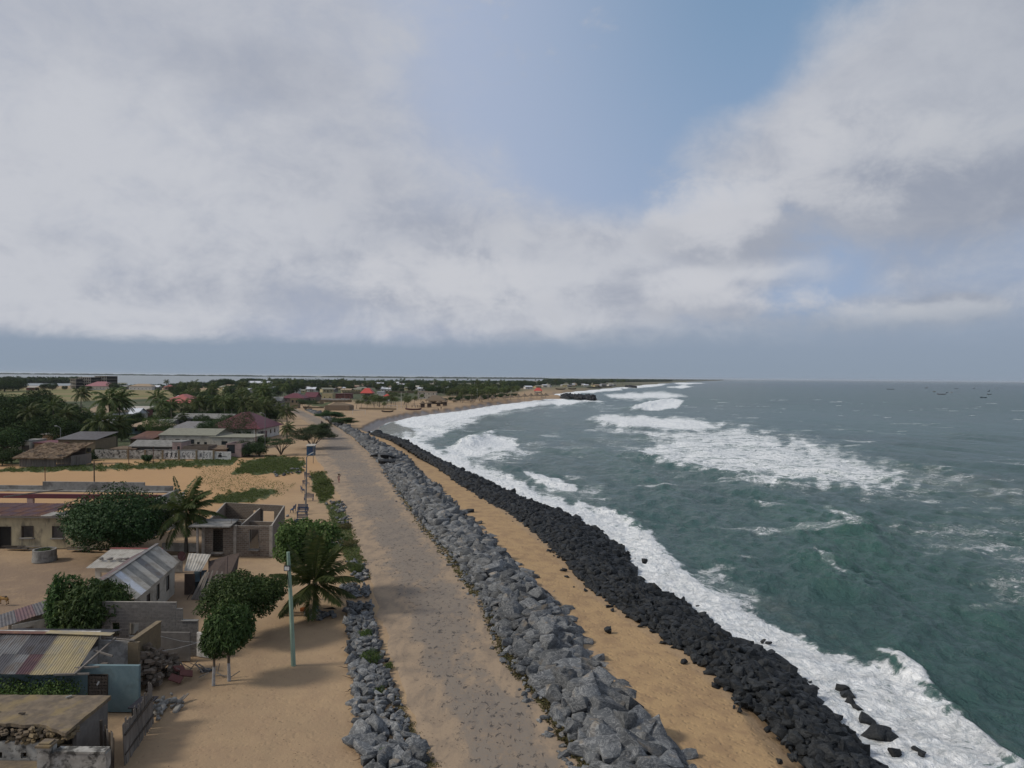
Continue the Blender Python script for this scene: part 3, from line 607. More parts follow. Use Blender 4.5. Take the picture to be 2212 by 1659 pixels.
# black breakwater
it = []; y = 27.0; zs = lambda t_: float(np.interp(t_, [0,.18,.45,.8,1], [-.40,-.05,-.35,-1.55,-2.45]))
while y < 262:
    base = .62 if y < 130 else .9; L, R = at(blackL,y)+(1.15 if y < 110 else .5), at(blackR,y)-(1.45 if y < 110 else .7); x = L+r5.uniform(-.5,.3)
    while x < R+.3:
        t_ = (x-L)/(R-L+1e-6); s_ = base*r5.uniform(.55,1.45)*(.8+.35*t_)
        it.append((x+r5.uniform(-.15,.15), y+r5.uniform(-.3,.3), zs(min(1,t_))+r5.uniform(-.10,.16), s_)); x += s_*.70
    y += base*.60
for _ in range(170):      # strays on the sand and in the wash
    y = 30+(r5.random()**1.4)*110
    if r5.random() < .62: x = at(blackL,y)-abs(r5.normal(0,.8)); z = -.38; x += 1.0; s_ = r5.uniform(.12,.42)
    else: x = at(blackR,y)-1.2+abs(r5.normal(0,.6)); z = -2.5; s_ = r5.uniform(.3,.75)
    it.append((x, y, z, s_))
for u_, v_, s_ in [(1815,1482,1.2),(1830,1497,1.2),(1838,1515,1.0),(1850,1525,1.1),(1872,1550,1.6),(1900,1578,1.8),(1920,1588,1.5),(1935,1620,1.1),(1975,1612,.8),(1990,1625,.8),(1618,1390,.9),(1660,1385,.7),(1648,1382,.6),(1210,1103,1.2),(1227,1112,1.1)]:
    p = P(u_, v_, -2.2); it.append((p.x, p.y, -2.35, s_*.55))
build_rocks(W2, it, M_BLACK, 'rock', 2)
strip_mound('rubble_core', blackL, blackR, 26, 262, [-1.6,-1.2,-.7,-.7,-1.0,-1.5,-2.3,-3.2,-4.2], M_BLACK, W2)
# left row
it = []; y = 28.0
while y < 62:
    L, R = at(leftL,y), at(leftR,y); x = L; gap = 48.4 < y < 49.2
    while x < R and not gap:
        t_ = (x-L)/(R-L); big = .95 if y < 40 else .55
        s_ = big*r5.uniform(.35,1.15)*(1.15-.5*t_); it.append((x+r5.uniform(-.2,.2), y+r5.uniform(-.2,.2), .05+.12*math.sin(3.1*t_), s_)); x += s_*.95
    y += .50 if y > 40 else .62
for poly, n, s0 in [([(735,1262),(790,1262),(800,1290),(740,1292)],60,.42),([(745,1212),(790,1215),(800,1255),(760,1250)],60,.4),([(712,1168),(735,1165),(750,1180),(725,1185)],16,.55),
                    ([(700,1085),(740,1082),(755,1100),(730,1108)],30,.5),([(715,1120),(755,1115),(760,1130),(730,1135)],18,.4),([(580,1020),(640,1012),(665,1005),(650,1022),(600,1030)],22,.5),([(595,1112),(620,1108),(625,1116),(600,1118)],3,.6)]:
    k = 0; xs = [q[0] for q in poly]; ys_ = [q[1] for q in poly]
    while k < n:
        u_, v_ = r5.uniform(min(xs),max(xs)), r5.uniform(min(ys_),max(ys_))
        if poly_sd(np.array([u_]), np.array([v_]), poly)[0] < 0: continue
        p = P(u_, v_, 0); it.append((p.x, p.y, .05, s0*r5.uniform(.4,1.2))); k += 1
build_rocks(W3, it, M_GREY, 'stone', 3, n_single=280)
# far groyne
W4 = thing('rock_groyne', 'short dark rock groyne reaching into the surf beyond the thatched parasols', 'groyne', tuple(P(1250,862,SEA)))
it = []
for i in range(230):
    t_ = r5.random(); a = r5.uniform(-1,1); u_ = 1214+70*t_; v0 = 857.5+4.2*t_+a*3.3*(1-.3*abs(t_-.5))
    p = P(u_, v0, SEA+.5); it.append((p.x, p.y, SEA+2.6*(1-a*a)**.5*(.9 if t_ > .1 else .4)+r5.uniform(-.2,.3), r5.uniform(2.0,4.2)))
build_rocks(W4, it, M_BLACK, 'rock', 4, sub=1, n_single=60)
W5 = thing('rock_groyne', 'thin dark rock spit on the far shore past the beached boats', 'groyne', tuple(P(1355,836.5,SEA)))
it = []
for i in range(70):
    t_ = r5.random(); p = P(1352+22*t_, 835.6+1.6*t_+r5.uniform(-.5,.5), SEA+.5); it.append((p.x, p.y, SEA+1+r5.random()*1.5, r5.uniform(3,6)))
build_rocks(W5, it, M_BLACK, 'rock', 5, sub=1, n_single=0)
# ------------------------------------------------------------------ material set
M = {}
def defm(k, *a, **kw): M[k] = mat(k, *a, **kw)
ST = (.075,.068,.058)
defm('cream_plaster', (.40,.34,.22), (.33,.285,.19), stain=(.12,.105,.08), sscale=.9, samt=.7, stretch=(1,1,.35))
defm('blue_plaster', (.150,.212,.225), (.125,.185,.200), stain=(.10,.13,.13), sscale=.8, samt=.5)
defm('white_plaster', (.58,.56,.53), (.50,.48,.45), stain=(.16,.15,.14), sscale=1.3, samt=.6)
defm('pale_plaster', (.46,.42,.36), (.38,.35,.30), stain=(.15,.135,.11), samt=.5)
defm('peach_plaster', (.40,.24,.14), (.34,.20,.12), stain=(.17,.12,.09))
defm('pink_plaster', (.36,.26,.24), (.30,.215,.20), stain=(.14,.12,.11), samt=.6)
defm('yellow_plaster', (.44,.37,.21), stain=(.22,.18,.11))
defm('grey_block', (.185,.170,.155), (.145,.132,.120), stain=(.095,.088,.08), samt=.5, rnd=.12)
defm('brown_block', (.165,.130,.100), (.130,.105,.084), stain=(.21,.19,.16), samt=.3, rnd=.22)
defm('mortar', (.33,.30,.26), bump=.2)
defm('concrete', (.26,.25,.23), (.20,.19,.175), stain=(.085,.078,.07), samt=.7)
defm('dusty_roof', (.175,.135,.092), (.115,.090,.066), stain=(.23,.17,.08), sscale=.55, samt=.7, scale=2.2, contrast=4)
defm('stained_parapet', (.42,.405,.37), (.24,.225,.20), stain=(.05,.047,.042), sscale=1.6, samt=.95, scale=1.5)
defm('mud_wall', (.20,.155,.095), (.155,.12,.08))
defm('wood_grey', (.175,.155,.135), (.12,.105,.092), stretch=(1,1,.12), scale=9, rnd=.2)
defm('wood_dark', (.07,.055,.042), rnd=.2)
defm('wood_brown', (.13,.085,.055), (.09,.06,.04), rnd=.2)
defm('thatch', (.165,.125,.085), (.115,.085,.058), scale=6, bump=.8, bscale=14, rnd=.12)
defm('straw', (.22,.165,.115), (.16,.12,.085), scale=5, stretch=(3,3,.3), bump=.6)
defm('shack_roof', (.115,.075,.048), (.19,.135,.085), scale=1.1, bump=1.0, bscale=6, stain=(.05,.038,.03))
for k, c1, c2, st in [('tin_grey',(.20,.195,.19),(.155,.15,.148),(.12,.085,.06)),('tin_dark',(.105,.10,.105),(.08,.075,.078),(.06,.045,.038)),('tin_tan',(.38,.305,.165),(.31,.25,.15),(.24,.22,.18)),
                      ('tin_rust',(.135,.060,.038),(.10,.045,.035),(.20,.10,.05)),('tin_maroon',(.105,.052,.060),(.08,.045,.05),(.14,.08,.06)),('tin_pale',(.42,.39,.34),(.34,.315,.275),(.22,.19,.15)),
                      ('tin_white',(.58,.60,.64),(.52,.54,.58),(.40,.39,.37)),('tin_olive',(.23,.225,.165),(.195,.19,.145),(.15,.14,.11)),('tin_red',(.36,.105,.095),(.30,.09,.08),(.24,.10,.085)),
                      ('tin_burgundy',(.135,.034,.045),(.11,.030,.040),(.10,.04,.045)),('tile_tan',(.34,.25,.16),(.28,.205,.135),(.21,.165,.12)),('tin_bright_red',(.50,.07,.055),(.42,.06,.05),(.40,.10,.08)),
                      ('tin_pink',(.34,.14,.155),(.29,.12,.13),(.24,.12,.12)),('tin_blue',(.14,.23,.35),(.12,.19,.3),(.2,.25,.3)),('asbestos',(.235,.225,.205),(.17,.165,.15),(.10,.095,.085))]:
    defm(k, c1, c2, scale=1.6, stain=st, sscale=1.1, samt=.6, rough=.6, bump=.25, rnd=.07)
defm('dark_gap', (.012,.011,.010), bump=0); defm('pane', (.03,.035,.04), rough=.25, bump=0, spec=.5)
defm('shutter_grey', (.15,.155,.15), rough=.6); defm('shutter_wood', (.085,.075,.07), rough=.7, stretch=(1,1,.2), scale=8)
defm('blue_paint', (.028,.055,.115), (.022,.042,.09), rough=.6, rnd=.1); defm('kiosk_blue', (.025,.085,.165), (.02,.065,.13), rough=.5)
defm('green_pole', (.25,.34,.27), (.19,.27,.21), stain=(.10,.13,.10), stretch=(1,1,.3)); defm('steel', (.20,.20,.20), (.15,.15,.15), rough=.5, metal=.3)
defm('rust_steel', (.12,.06,.04)); defm('white_paint', (.62,.61,.58), (.5,.49,.47)); defm('tarp_brown', (.075,.052,.042), (.055,.04,.034), bump=.8, bscale=5)
defm('tarp_blue', (.055,.09,.115)); defm('red_paint', (.15,.060,.052), (.12,.05,.045)); defm('orange_plastic', (.42,.12,.03)); defm('black_rubber', (.018,.018,.02), rough=.7)
defm('bark', (.13,.105,.08), (.085,.07,.055), stretch=(1,1,.3), scale=8); defm('palm_bark', (.155,.135,.11), (.10,.088,.072), stretch=(1,1,2.5), scale=5)
defm('limewash', (.36,.36,.36), (.24,.235,.23), scale=9, stain=(.09,.08,.07), samt=.5)
defm('skin', (.085,.048,.030), bump=0); defm('cloth_pink', (.40,.22,.19), bump=0); defm('cloth_dark', (.02,.02,.028), bump=0); defm('hair', (.01,.009,.008), bump=0); defm('cloth_white', (.5,.5,.48), bump=0)
defm('fur_tan', (.33,.20,.07), (.24,.13,.045), scale=5); defm('ink', (.055,.052,.055), bump=.1); defm('dish', (.11,.045,.04)); defm('straw_dry', (.24,.17,.10))
def leaf_material(name, c1, c2, c3, trans=.25, rough=.6):
    m_ = bpy.data.materials.new(name); m_.use_nodes = True; t = m_.node_tree; t.nodes.clear(); q = NT(t)
    gn = q.n('ShaderNodeNewGeometry'); ri = gn.outputs['Random Per Island']; oi = q.n('ShaderNodeObjectInfo').outputs['Random']
    c_ = q.mix(ri, c1, c2); c_ = q.mix(q.mr(q.m('FRACT', q.m('MULTIPLY', ri, 13.0)), .80, 1.0, 0.0, .8), c_, c3)
    hv = q.n('ShaderNodeHueSaturation', ins={'Color':c_, 'Hue':q.m('ADD', .485, q.m('MULTIPLY', oi, .03)), 'Value':q.m('ADD', .8, q.m('MULTIPLY', oi, .4))})
    p_ = q.n('ShaderNodeBsdfPrincipled', ins={'Base Color':hv.outputs[0], 'Roughness':rough, 'Specular IOR Level':.16 if rough < .7 else .04})
    tr = q.n('ShaderNodeBsdfTranslucent', ins={'Color':hv.outputs[0]}); mx = q.n('ShaderNodeMixShader', ins={0:trans,1:p_.outputs[0],2:tr.outputs[0]})
    t.links.new(mx.outputs[0], q.n('ShaderNodeOutputMaterial').inputs[0]); M[name] = m_
leaf_material('mango_leaf', (.032,.064,.018), (.055,.095,.026), (.110,.150,.045))
leaf_material('dark_leaf', (.022,.046,.016), (.038,.070,.022), (.065,.105,.030), .15)
leaf_material('bright_leaf', (.060,.105,.026), (.085,.130,.035), (.14,.19,.055), .3)
leaf_material('acacia_leaf', (.030,.050,.020), (.050,.070,.028), (.075,.090,.038), .2)
leaf_material('palm_leaf', (.045,.068,.020), (.072,.095,.028), (.140,.135,.050), .25)
leaf_material('far_leaf', (.028,.046,.020), (.044,.066,.026), (.070,.090,.036), .15, .95)
leaf_material('weed_leaf', (.070,.105,.030), (.100,.120,.042), (.16,.15,.075), .2, .8)
leaf_material('dry_weed', (.085,.085,.038), (.125,.105,.052), (.17,.13,.075), .2, .9)
# ------------------------------------------------------------------ plants
def leaf_quads(C, N, L_, Wd, r, droop=.0):
    "kite shaped leaves at C facing N"
    n = len(C); N = N/np.linalg.norm(N, axis=1)[:,None]; a = r.normal(size=(n,3)); a[:,2] -= droop; a -= (a*N).sum(1)[:,None]*N; a /= np.linalg.norm(a,axis=1)[:,None]; b = np.cross(N, a)
    L_ = L_[:,None]; Wd = Wd[:,None]
    V = np.stack([C-a*L_*.5, C+b*Wd*.5+N*L_*.06, C+a*L_*.5-N*L_*.10, C-b*Wd*.5+N*L_*.06], 1).reshape(-1,3)
    return V, np.arange(n*4).reshape(-1,4)
def blob_leaves(blobs, n, l, wd, seed, droop=0., flat=1.0, shell=.45):
    r = np.random.default_rng(seed); B = np.array(blobs, float); vol = (B[:,3]*B[:,4]*B[:,5])**.67; k = r.choice(len(B), n, p=vol/vol.sum())
    d = r.normal(size=(n,3)); d /= np.linalg.norm(d,axis=1)[:,None]; lump = .62+.76*fbm(d[:,0]*2.2+k*3+seed, d[:,1]*2.2+d[:,2]*1.9, 3)
    rad = (1-shell*r.random(n)**1.8)*lump; C = B[k,:3]+d*B[k,3:6]*rad[:,None]
    N = d*.9+r.normal(size=(n,3))*.75; N[:,2] = np.abs(N[:,2])*.6+.45*flat
    return leaf_quads(C, N, l*r.uniform(.7,1.3,n), wd*r.uniform(.7,1.3,n), r, droop)
def crown_obj(name, V, Q, m_, parent): return link(name, np_mesh(name, V, Q, m_), parent)
def ragged(r, rx, rz, z, n, top=False):
    rx *= 1.12; rz *= 1.12; out = [(0,0,z,rx*.80,rx*.80,rz*.88)]
    for i in range(n):
        a = 6.283*i/n+r.uniform(-.3,.3); q = r.uniform(.35,.72); out.append((math.cos(a)*rx*q, math.sin(a)*rx*q, z+r.uniform(-.35,.45)*rz, rx*r.uniform(.28,.46), rx*r.uniform(.28,.46), rz*r.uniform(.38,.62)))
    return out
def limbs(b, base, top, spread, n, r, rad):
    for i in range(n):
        a = 6.283*i/n+r.uniform(-.4,.4); e = Vector((math.cos(a)*spread, math.sin(a)*spread, top)); m_ = Vector((e.x*.35, e.y*.35, base+(top-base)*.55))
        b.tube([(0,0,base), m_, e], [rad, rad*.6, rad*.25], 6)
def broadleaf(label, loc, rx, rz, zc, leaf='mango_leaf', n=7000, l=.2, wd=.09, seed=1, trunk=.16, droop=0., tm='bark', group=None, cat='tree', name='broadleaf_tree', nb=9, white=0.0, stems=1):
    r = np.random.default_rng(seed); t = thing(name, label, cat, loc, r.uniform(0,6), group)
    V, Q = blob_leaves(ragged(r, rx, rz, zc, nb), n, l, wd, seed, droop); crown_obj('crown', V, Q, M[leaf], t)
    b = MB()
    for s_ in range(stems):
        ox = 0 if stems == 1 else r.uniform(-.5,.5); b.tube([(ox,0,-.1),(ox+.03,.02,zc*.35),(.05,-.03,zc-rz*.75)], [trunk*1.25,trunk,trunk*.8], 8)
    limbs(b, max(.2,zc-rz*.95), zc+rz*.1, rx*.55, 6, r, trunk*.6)
    tr = link('trunk', b.mesh('trunk', M[tm]), t)
    if white:
        wb = MB(); wb.tube([(0,0,-.02),(.012,.01,white*.5),(.03,.02,white)], [trunk*1.32,trunk*1.14,trunk*1.06], 10); link('limewash_band', wb.mesh('limewash_band', M['limewash']), t)
    return t
def palm_crown(nf, L_, seed, wind=(0,0), nl=26, wid=.62, up=75, droop=1.0, lw=.045):
    r = np.random.default_rng(seed); Vs = []; Fs = []; n0 = 0
    for i in range(nf):
        az = i*2.39996+r.uniform(-.15,.15); e0 = math.radians(up-(up+28)*(i/nf)**.85+r.uniform(-7,7)); LL = L_*r.uniform(.82,1.08)
        p = np.array([0.,0.,0.]); d = np.array([math.cos(az)*math.cos(e0), math.sin(az)*math.cos(e0), math.sin(e0)]); ns = 9; pts = [p.copy()]
        for k in range(ns):
            d = d+np.array([wind[0]*.13, wind[1]*.13, -.115*droop*(1+k*.13)]); d /= np.linalg.norm(d); p = p+d*LL/ns; pts.append(p.copy())
        pts = np.array(pts)
        side = np.cross(pts[5]-pts[0], [0,0,1.]); side /= np.linalg.norm(side)+1e-6
        # rachis
        rw = np.linspace(.035,.008,ns+1)[:,None]*L_/3.2
        A = pts-side*rw; B_ = pts+side*rw; Vs.append(np.concatenate([A,B_])); Fs.append(np.array([[k,k+1,ns+2+k,ns+1+k] for k in range(ns)])+n0); n0 += 2*(ns+1)
        for sgn in (-1,1):
            for j in range(nl):
                t_ = .10+.90*(j+.5)/nl; x = t_*ns; k = min(int(x),ns-1); f_ = x-k; q = pts[k]*(1-f_)+pts[k+1]*f_; tg = pts[k+1]-pts[k]; tg /= np.linalg.norm(tg)
                ln = L_*wid*.42*(math.sin(math.pi*(t_*.86+.10))**.7)*r.uniform(.8,1.1)
                dr = side*sgn*.80+tg*.55+np.array([wind[0]*.35,wind[1]*.35,-.28-.25*r.random()]); dr /= np.linalg.norm(dr)
                tip = q+dr*ln+np.array([wind[0]*.10,wind[1]*.10,-.22*droop])*ln; mid = q+dr*ln*.5; w2 = tg*lw*L_/3.2
                Vs.append(np.array([q-w2*.6, mid-w2, tip, mid+w2])); Fs.append(np.array([[0,1,2,3]])+n0); n0 += 4
    return np.concatenate(Vs), np.concatenate(Fs)
def palm(label, loc, h, L_, seed, wind=(.3,0), nf=24, nl=26, group=None, lean=(0,0), trunk=.15, up=75, name='coconut_palm', droop=1.0, lw=.045):
    t = thing(name, label, 'palm tree', loc, 0, group); V, Q = palm_crown(nf, L_, seed, wind, nl, up=up, droop=droop, lw=lw); V = V+np.array([lean[0],lean[1],h])
    crown_obj('crown', V, Q, M['palm_leaf'], t)
    b = MB(); b.tube([(0,0,-.1),(lean[0]*.25,lean[1]*.25,h*.4),(lean[0]*.65,lean[1]*.65,h*.75),(lean[0],lean[1],h+.1)], [trunk*1.5,trunk,trunk*.85,trunk*.9], 8)
    link('trunk', b.mesh('trunk', M['palm_bark']), t); return t
# shared far kinds (radius 1 / height 1), placed by copying
def proto_tree(kind, seed):
    r = np.random.default_rng(seed); t = thing({'b':'broadleaf_tree','p':'coconut_palm'}[kind], 'x', 'tree' if kind == 'b' else 'palm tree')
    if kind == 'b':
        V, Q = blob_leaves(ragged(r, 1.0, .80, .95, 8), 3200, .10, .075, seed, 0., .8, .35); crown_obj('crown', V, Q, M['far_leaf'], t)
        b = MB(); b.tube([(0,0,-.02),(0,0,.8)], [.06,.04], 6); limbs(b, .35, .95, .5, 5, r, .04); link('trunk', b.mesh('trunk', M['bark']), t)
    else:
        h = 1.0; V, Q = palm_crown(20, .47, seed, (.35+.2*r.random(),.1), 13, wid=.75, lw=.11); V = V+np.array([r.uniform(-.05,.1),0,h]); crown_obj('crown', V, Q, M['palm_leaf'], t)
        b = MB(); b.tube([(0,0,-.02),(.02,0,.5),(V[0,0],0,1.01)], [.028,.018,.016], 6); link('trunk', b.mesh('trunk', M['palm_bark']), t)
    return t
# ------------------------------------------------------------------ building kit
def corr_sheet(name, q4, m_, parent, pitch=.15, amp=.022, t=.012):
    "corrugated sheet: q4 = eave-left, eave-right, top-right, top-left"
    a, b, c_, d = [Vector(x) for x in q4]; wv = (b-a).length; n = max(4, int(wv/pitch))*4; nr = (b-a).cross(d-a).normalized()
    if nr.z < 0: nr = -nr
    mb = MB(); V = []
    for lay in (0,1):
        for p0, p1 in ((a,b),(d,c_)):
            for i in range(n+1):
                k = i/n; V.append(p0.lerp(p1,k)+nr*(amp*math.sin(2*math.pi*i/4)-(t if lay else 0)))
    m1 = n+1; Fc = [(i, i+1, m1+i+1, m1+i) for i in range(n)]+[(2*m1+i+1, 2*m1+i, 3*m1+i, 3*m1+i+1) for i in range(n)]
    Fc += [(i+1,i,2*m1+i,2*m1+i+1) for i in range(n)]+[(m1+i,m1+i+1,3*m1+i+1,3*m1+i) for i in range(n)]+[(0,m1,3*m1,2*m1),(m1+n,n,2*m1+n,3*m1+n)]
    mb.add(V, Fc); return mb.build(name, M[m_] if isinstance(m_, str) else m_, parent)
def sheet_roof(parent, q4, nc, mats, rows=1, seed=0, pitch=.15, name='roof_sheet', gap=()):
    r = random.Random(seed); a, b, c_, d = [Vector(x) for x in q4]
    for i in range(nc):
        for j in range(rows):
            if (i,j) in gap: continue
            k0, k1 = i/nc-.004, (i+1)/nc+.008; v0, v1 = j/rows-(.03 if j else 0)+r.uniform(-.01,.01), (j+1)/rows+.0
            L_ = lambda k, v: (a.lerp(b,k)).lerp(d.lerp(c_,k), v); up = Vector((0,0,.012*j+.010*(i%2)+r.uniform(0,.008)))
            mm = mats[(i*rows+j)%len(mats)] if not callable(mats) else mats(i,j)
            corr_sheet(name, [L_(k0,v0)+up, L_(k1,v0)+up, L_(k1,v1)+up, L_(k0,v1)+up], mm, parent, pitch)
def wall(b, p0, p1, z1, th=.18, openings=(), z0=0.0):
    "wall from p0 to p1 (plan), openings = (s0,s1,za,zb) in metres"
    p0, p1 = Vector((p0[0],p0[1],0)), Vector((p1[0],p1[1],0)); L_ = (p1-p0).length; d = (p1-p0)/L_; ang = math.atan2(d.y,d.x)
    xs = sorted({0,L_}|{min(max(o[0],0),L_) for o in openings}|{min(max(o[1],0),L_) for o in openings})
    for s0, s1 in zip(xs, xs[1:]):
        if s1-s0 < 1e-4: continue
        cuts = sorted([(o[2],o[3]) for o in openings if o[0] <= s0+1e-5 and o[1] >= s1-1e-5]); z = z0
        for za, zb in cuts+[(z1,z1)]:
            if za-z > 1e-3: c_ = p0+d*(s0+s1)/2; b.box((c_.x,c_.y,(z+za)/2), (s1-s0, th, za-z), ang)
            z = max(z, zb)
    return b
def opening_fill(parent, p0, p1, o, kind='window', th=.18, frame='wood_dark', pane='pane', proud=.0):
    "frame and pane or leaf set into an opening; frame is the part, pane its sub-part"
    p0, p1 = Vector((p0[0],p0[1],0)), Vector((p1[0],p1[1],0)); d = (p1-p0).normalized(); ang = math.atan2(d.y,d.x); s0, s1, za, zb = o; f_ = .06; b = MB()
    def bx(sa, sb, z_a, z_b, t_): c_ = p0+d*(sa+sb)/2; b.box((c_.x,c_.y,(z_a+z_b)/2), (sb-sa, t_, z_b-z_a), ang)
    bx(s0,s0+f_,za,zb,th+.04); bx(s1-f_,s1,za,zb,th+.04); bx(s0+f_,s1-f_,zb-f_,zb,th+.04)
    if kind == 'window': bx(s0+f_,s1-f_,za,za+f_,th+.04)
    fr = b.build('window' if kind == 'window' else 'door', M[frame], parent)
    b = MB(); bx(s0+f_,s1-f_,za+(f_ if kind == 'window' else 0),zb-f_,.03); b.build('pane' if kind == 'window' else 'door_leaf', M[pane], fr)
    return fr
def block_wall(parent, p0, p1, z1, openings=(), bl=.42, bh=.21, th=.18, m_='brown_block', name='block', stuff=False, core='mortar', z0=0.0, top=None):
    "mortar core with every block standing 12 mm proud on both faces"
    b = MB(); wall(b, p0, p1, z1-.012, th-.03, openings, z0); 
    b.build('wall_core', M[core], parent)
    P0, P1 = Vector((p0[0],p0[1],0)), Vector((p1[0],p1[1],0)); L_ = (P1-P0).length; d = (P1-P0)/L_; ang = math.atan2(d.y,d.x); nrow = int(round((z1-z0)/bh)); bh = (z1-z0)/nrow; sb = MB(); r = random.Random(int(L_*100)); shared = {}; N = 0
    for j in range(nrow):
        s_ = -(bl/2 if j%2 else 0)
        while s_ < L_-.01:
            a, e = max(s_,0), min(s_+bl, L_); zc = z0+(j+.5)*bh; s_ += bl
            segs = [(a,e)]
            for o in openings:
                if zc > o[2] and zc < o[3]:
                    ns = []
                    for x, y in segs:
                        if y <= o[0] or x >= o[1]: ns.append((x,y))
                        else:
                            if x < o[0]: ns.append((x,o[0]))
                            if y > o[1]: ns.append((o[1],y))
                    segs = ns
            for x, y in segs:
                w_ = y-x-.034
                if w_ < .04: continue
                c_ = P0+d*(x+y)/2; pr = r.uniform(-.004,.006)
                if stuff: sb.box((c_.x,c_.y,zc), (w_, th+pr, bh-.034), ang)
                else:
                    key = round(w_,2)
                    if key not in shared: q = MB(); q.box((0,0,0),(key,th,bh-.034)); shared[key] = q.mesh(name, M[m_])
                    o_ = link(name, shared[key], parent); o_.location = Vector((c_.x,c_.y,zc))-Vector(parent.location); o_.rotation_euler = (0,0,ang); o_.scale = (1, 1+pr*4, 1); N += 1
    if stuff: sb.build(name+'s', M[m_], parent, kind='stuff')
    return N
def yh(x): return px_of(np.array(x*1.0-1106.), np.array(1e7*1.0), np.array(H*1.0))[1] if False else 829.5-14.5+(x-1106)*math.tan(ROL)
def house(label, xl, xr, yb, yt, yr, depth, roof, wm, rm, nwin=2, door=None, rz=0.0, name='house', cat='house', group=None, over=.45, storeys=1, roofpart='roof', wins=None, sidewin=0):
    A = P(xl, yb); B = P(xr, yb); Y = (A.y+B.y)/2; w_ = (B-A).length; h = PY((xl+xr)/2, yt, Y).z; zr = PY((xl+xr)/2, yr, Y+(depth if roof == 'shed' else depth/2)).z; h = max(h, 1.9); zr = max(zr, h+.15)
    ang = math.atan2(B.y-A.y, B.x-A.x)*0+rz; C_ = (A+B)/2; t = thing(name, label, cat, (C_.x, Y, 0), ang, group); far = Y > 330
    def W(x, y, z): v_ = Matrix.Rotation(ang,3,'Z') @ Vector((x,y,0)); return Vector((C_.x+v_.x, Y+v_.y, z))
    hw = w_/2; ops = []
    if wins is None:
        for s_ in range(storeys):
            zb_ = h*s_/storeys
            for i in range(nwin): x = w_*(i+.5)/nwin+(0 if not door else .0); ops.append((x-.5, x+.5, zb_+min(1.0,h/storeys*.38), zb_+min(2.0,h/storeys*.75), 'window'))
        if door is not None: ops = [o for o in ops if abs((o[0]+o[1])/2-door*w_) > 1.1 or o[2] > 1.6]; ops.append((door*w_-.5, door*w_+.5, 0, min(2.1,h-.15), 'door'))
    else: ops = [(a*w_, b_*w_, za*h, zb*h, 'window' if za > .02 else 'door') for a, b_, za, zb in wins]
    b = MB(); p = [W(-hw,0,0), W(hw,0,0), W(hw,depth,0), W(-hw,depth,0)]
    so = [(depth*(i+.5)/sidewin-.5, depth*(i+.5)/sidewin+.5, h*.38, h*.75) for i in range(sidewin)]
    ins = .09
    wall(b, p[0], p[1], h, .18, [o[:4] for o in ops]); b.build('wall', M[wm], t)
    b = MB(); e = lambda k: W(hw-ins*0, k, 0)
    wall(b, W(hw-.09,.093,0), W(hw-.09,depth-.093,0), h-.003, .18, so); wall(b, W(-hw+.09,.093,0), W(-hw+.09,depth-.093,0), h-.003, .18); wall(b, p[3], p[2], h, .18); b.build('wall', M[wm], t)
    for o in ops: opening_fill(t, p[0], p[1], o[:4], o[4], pane='pane' if o[4] == 'window' else 'shutter_wood')
    for o in so: opening_fill(t, W(hw-.09,.093,0), W(hw-.09,depth-.093,0), o)
    b = MB(); v = over; T = .10; hw2 = hw+v
    if roof == 'gable':
        b.slab([W(-hw2,-v,h-.0), W(hw2,-v,h-.0), W(hw2,depth/2,zr), W(-hw2,depth/2,zr)], T); b.slab([W(-hw2,depth+v,h), W(hw2,depth+v,h), W(hw2,depth/2+.004,zr), W(-hw2,depth/2+.004,zr)], T)
        for sx in (-1,1): b.add([W(sx*(hw-.1),.05,h), W(sx*(hw-.1),depth-.05,h), W(sx*(hw-.1),depth/2,zr-.12), W(sx*(hw-.25),.05,h), W(sx*(hw-.25),depth-.05,h), W(sx*(hw-.25),depth/2,zr-.12)], [(0,1,2),(5,4,3),(0,2,5,3),(1,4,5,2)])
    elif roof == 'hip':
        rl = max(.1, hw-depth/2*.9) if w_ > depth else .1; ry = depth/2 if w_ > depth else depth/2; r0, r1 = W(-rl,ry,zr), W(rl,ry,zr)
        if w_ <= depth: r0, r1 = W(0,depth*.32,zr), W(0,depth*.62,zr)
        q = [W(-hw2,-v,h), W(hw2,-v,h), W(hw2,depth+v,h), W(-hw2,depth+v,h)]; lo = [x-Vector((0,0,T)) for x in q]
        if w_ > depth: fs = [(0,1,5,4),(1,2,5),(2,3,4,5),(3,0,4)]
        else: fs = [(0,1,4),(1,2,5,4),(2,3,5),(3,0,4,5)]
        b.add(q+[r0,r1]+lo, fs+[(9,8,7,6),(0,6,7,1),(1,7,8,2),(2,8,9,3),(3,9,6,0)])
    elif roof == 'shed': b.slab([W(-hw2,-v,h), W(hw2,-v,h), W(hw2,depth+v,zr), W(-hw2,depth+v,zr)], T)
    elif roof == 'flat': b.box(W(0,depth/2,h+.13), (w_+2*v, depth+2*v, .22), ang)
    if roof != 'none': b.build(roofpart, M[rm], t)
    return t
def pole(name, label, cat, base, top, r0, r1, m_, lean=(0,0), group=None):
    t = thing(name, label, cat, base, 0, group); b = MB(); B = Vector(base); T = Vector((base[0]+lean[0], base[1]+lean[1], top)); b.tube([B-Vector((0,0,.1)), B.lerp(T,.5)+Vector((.03,0,0)), T], [r0,(r0+r1)/2,r1], 8); b.build('shaft', M[m_], t); return t
# ================================================================== near village
def V3(x, y, z=0): return Vector((x,y,z))
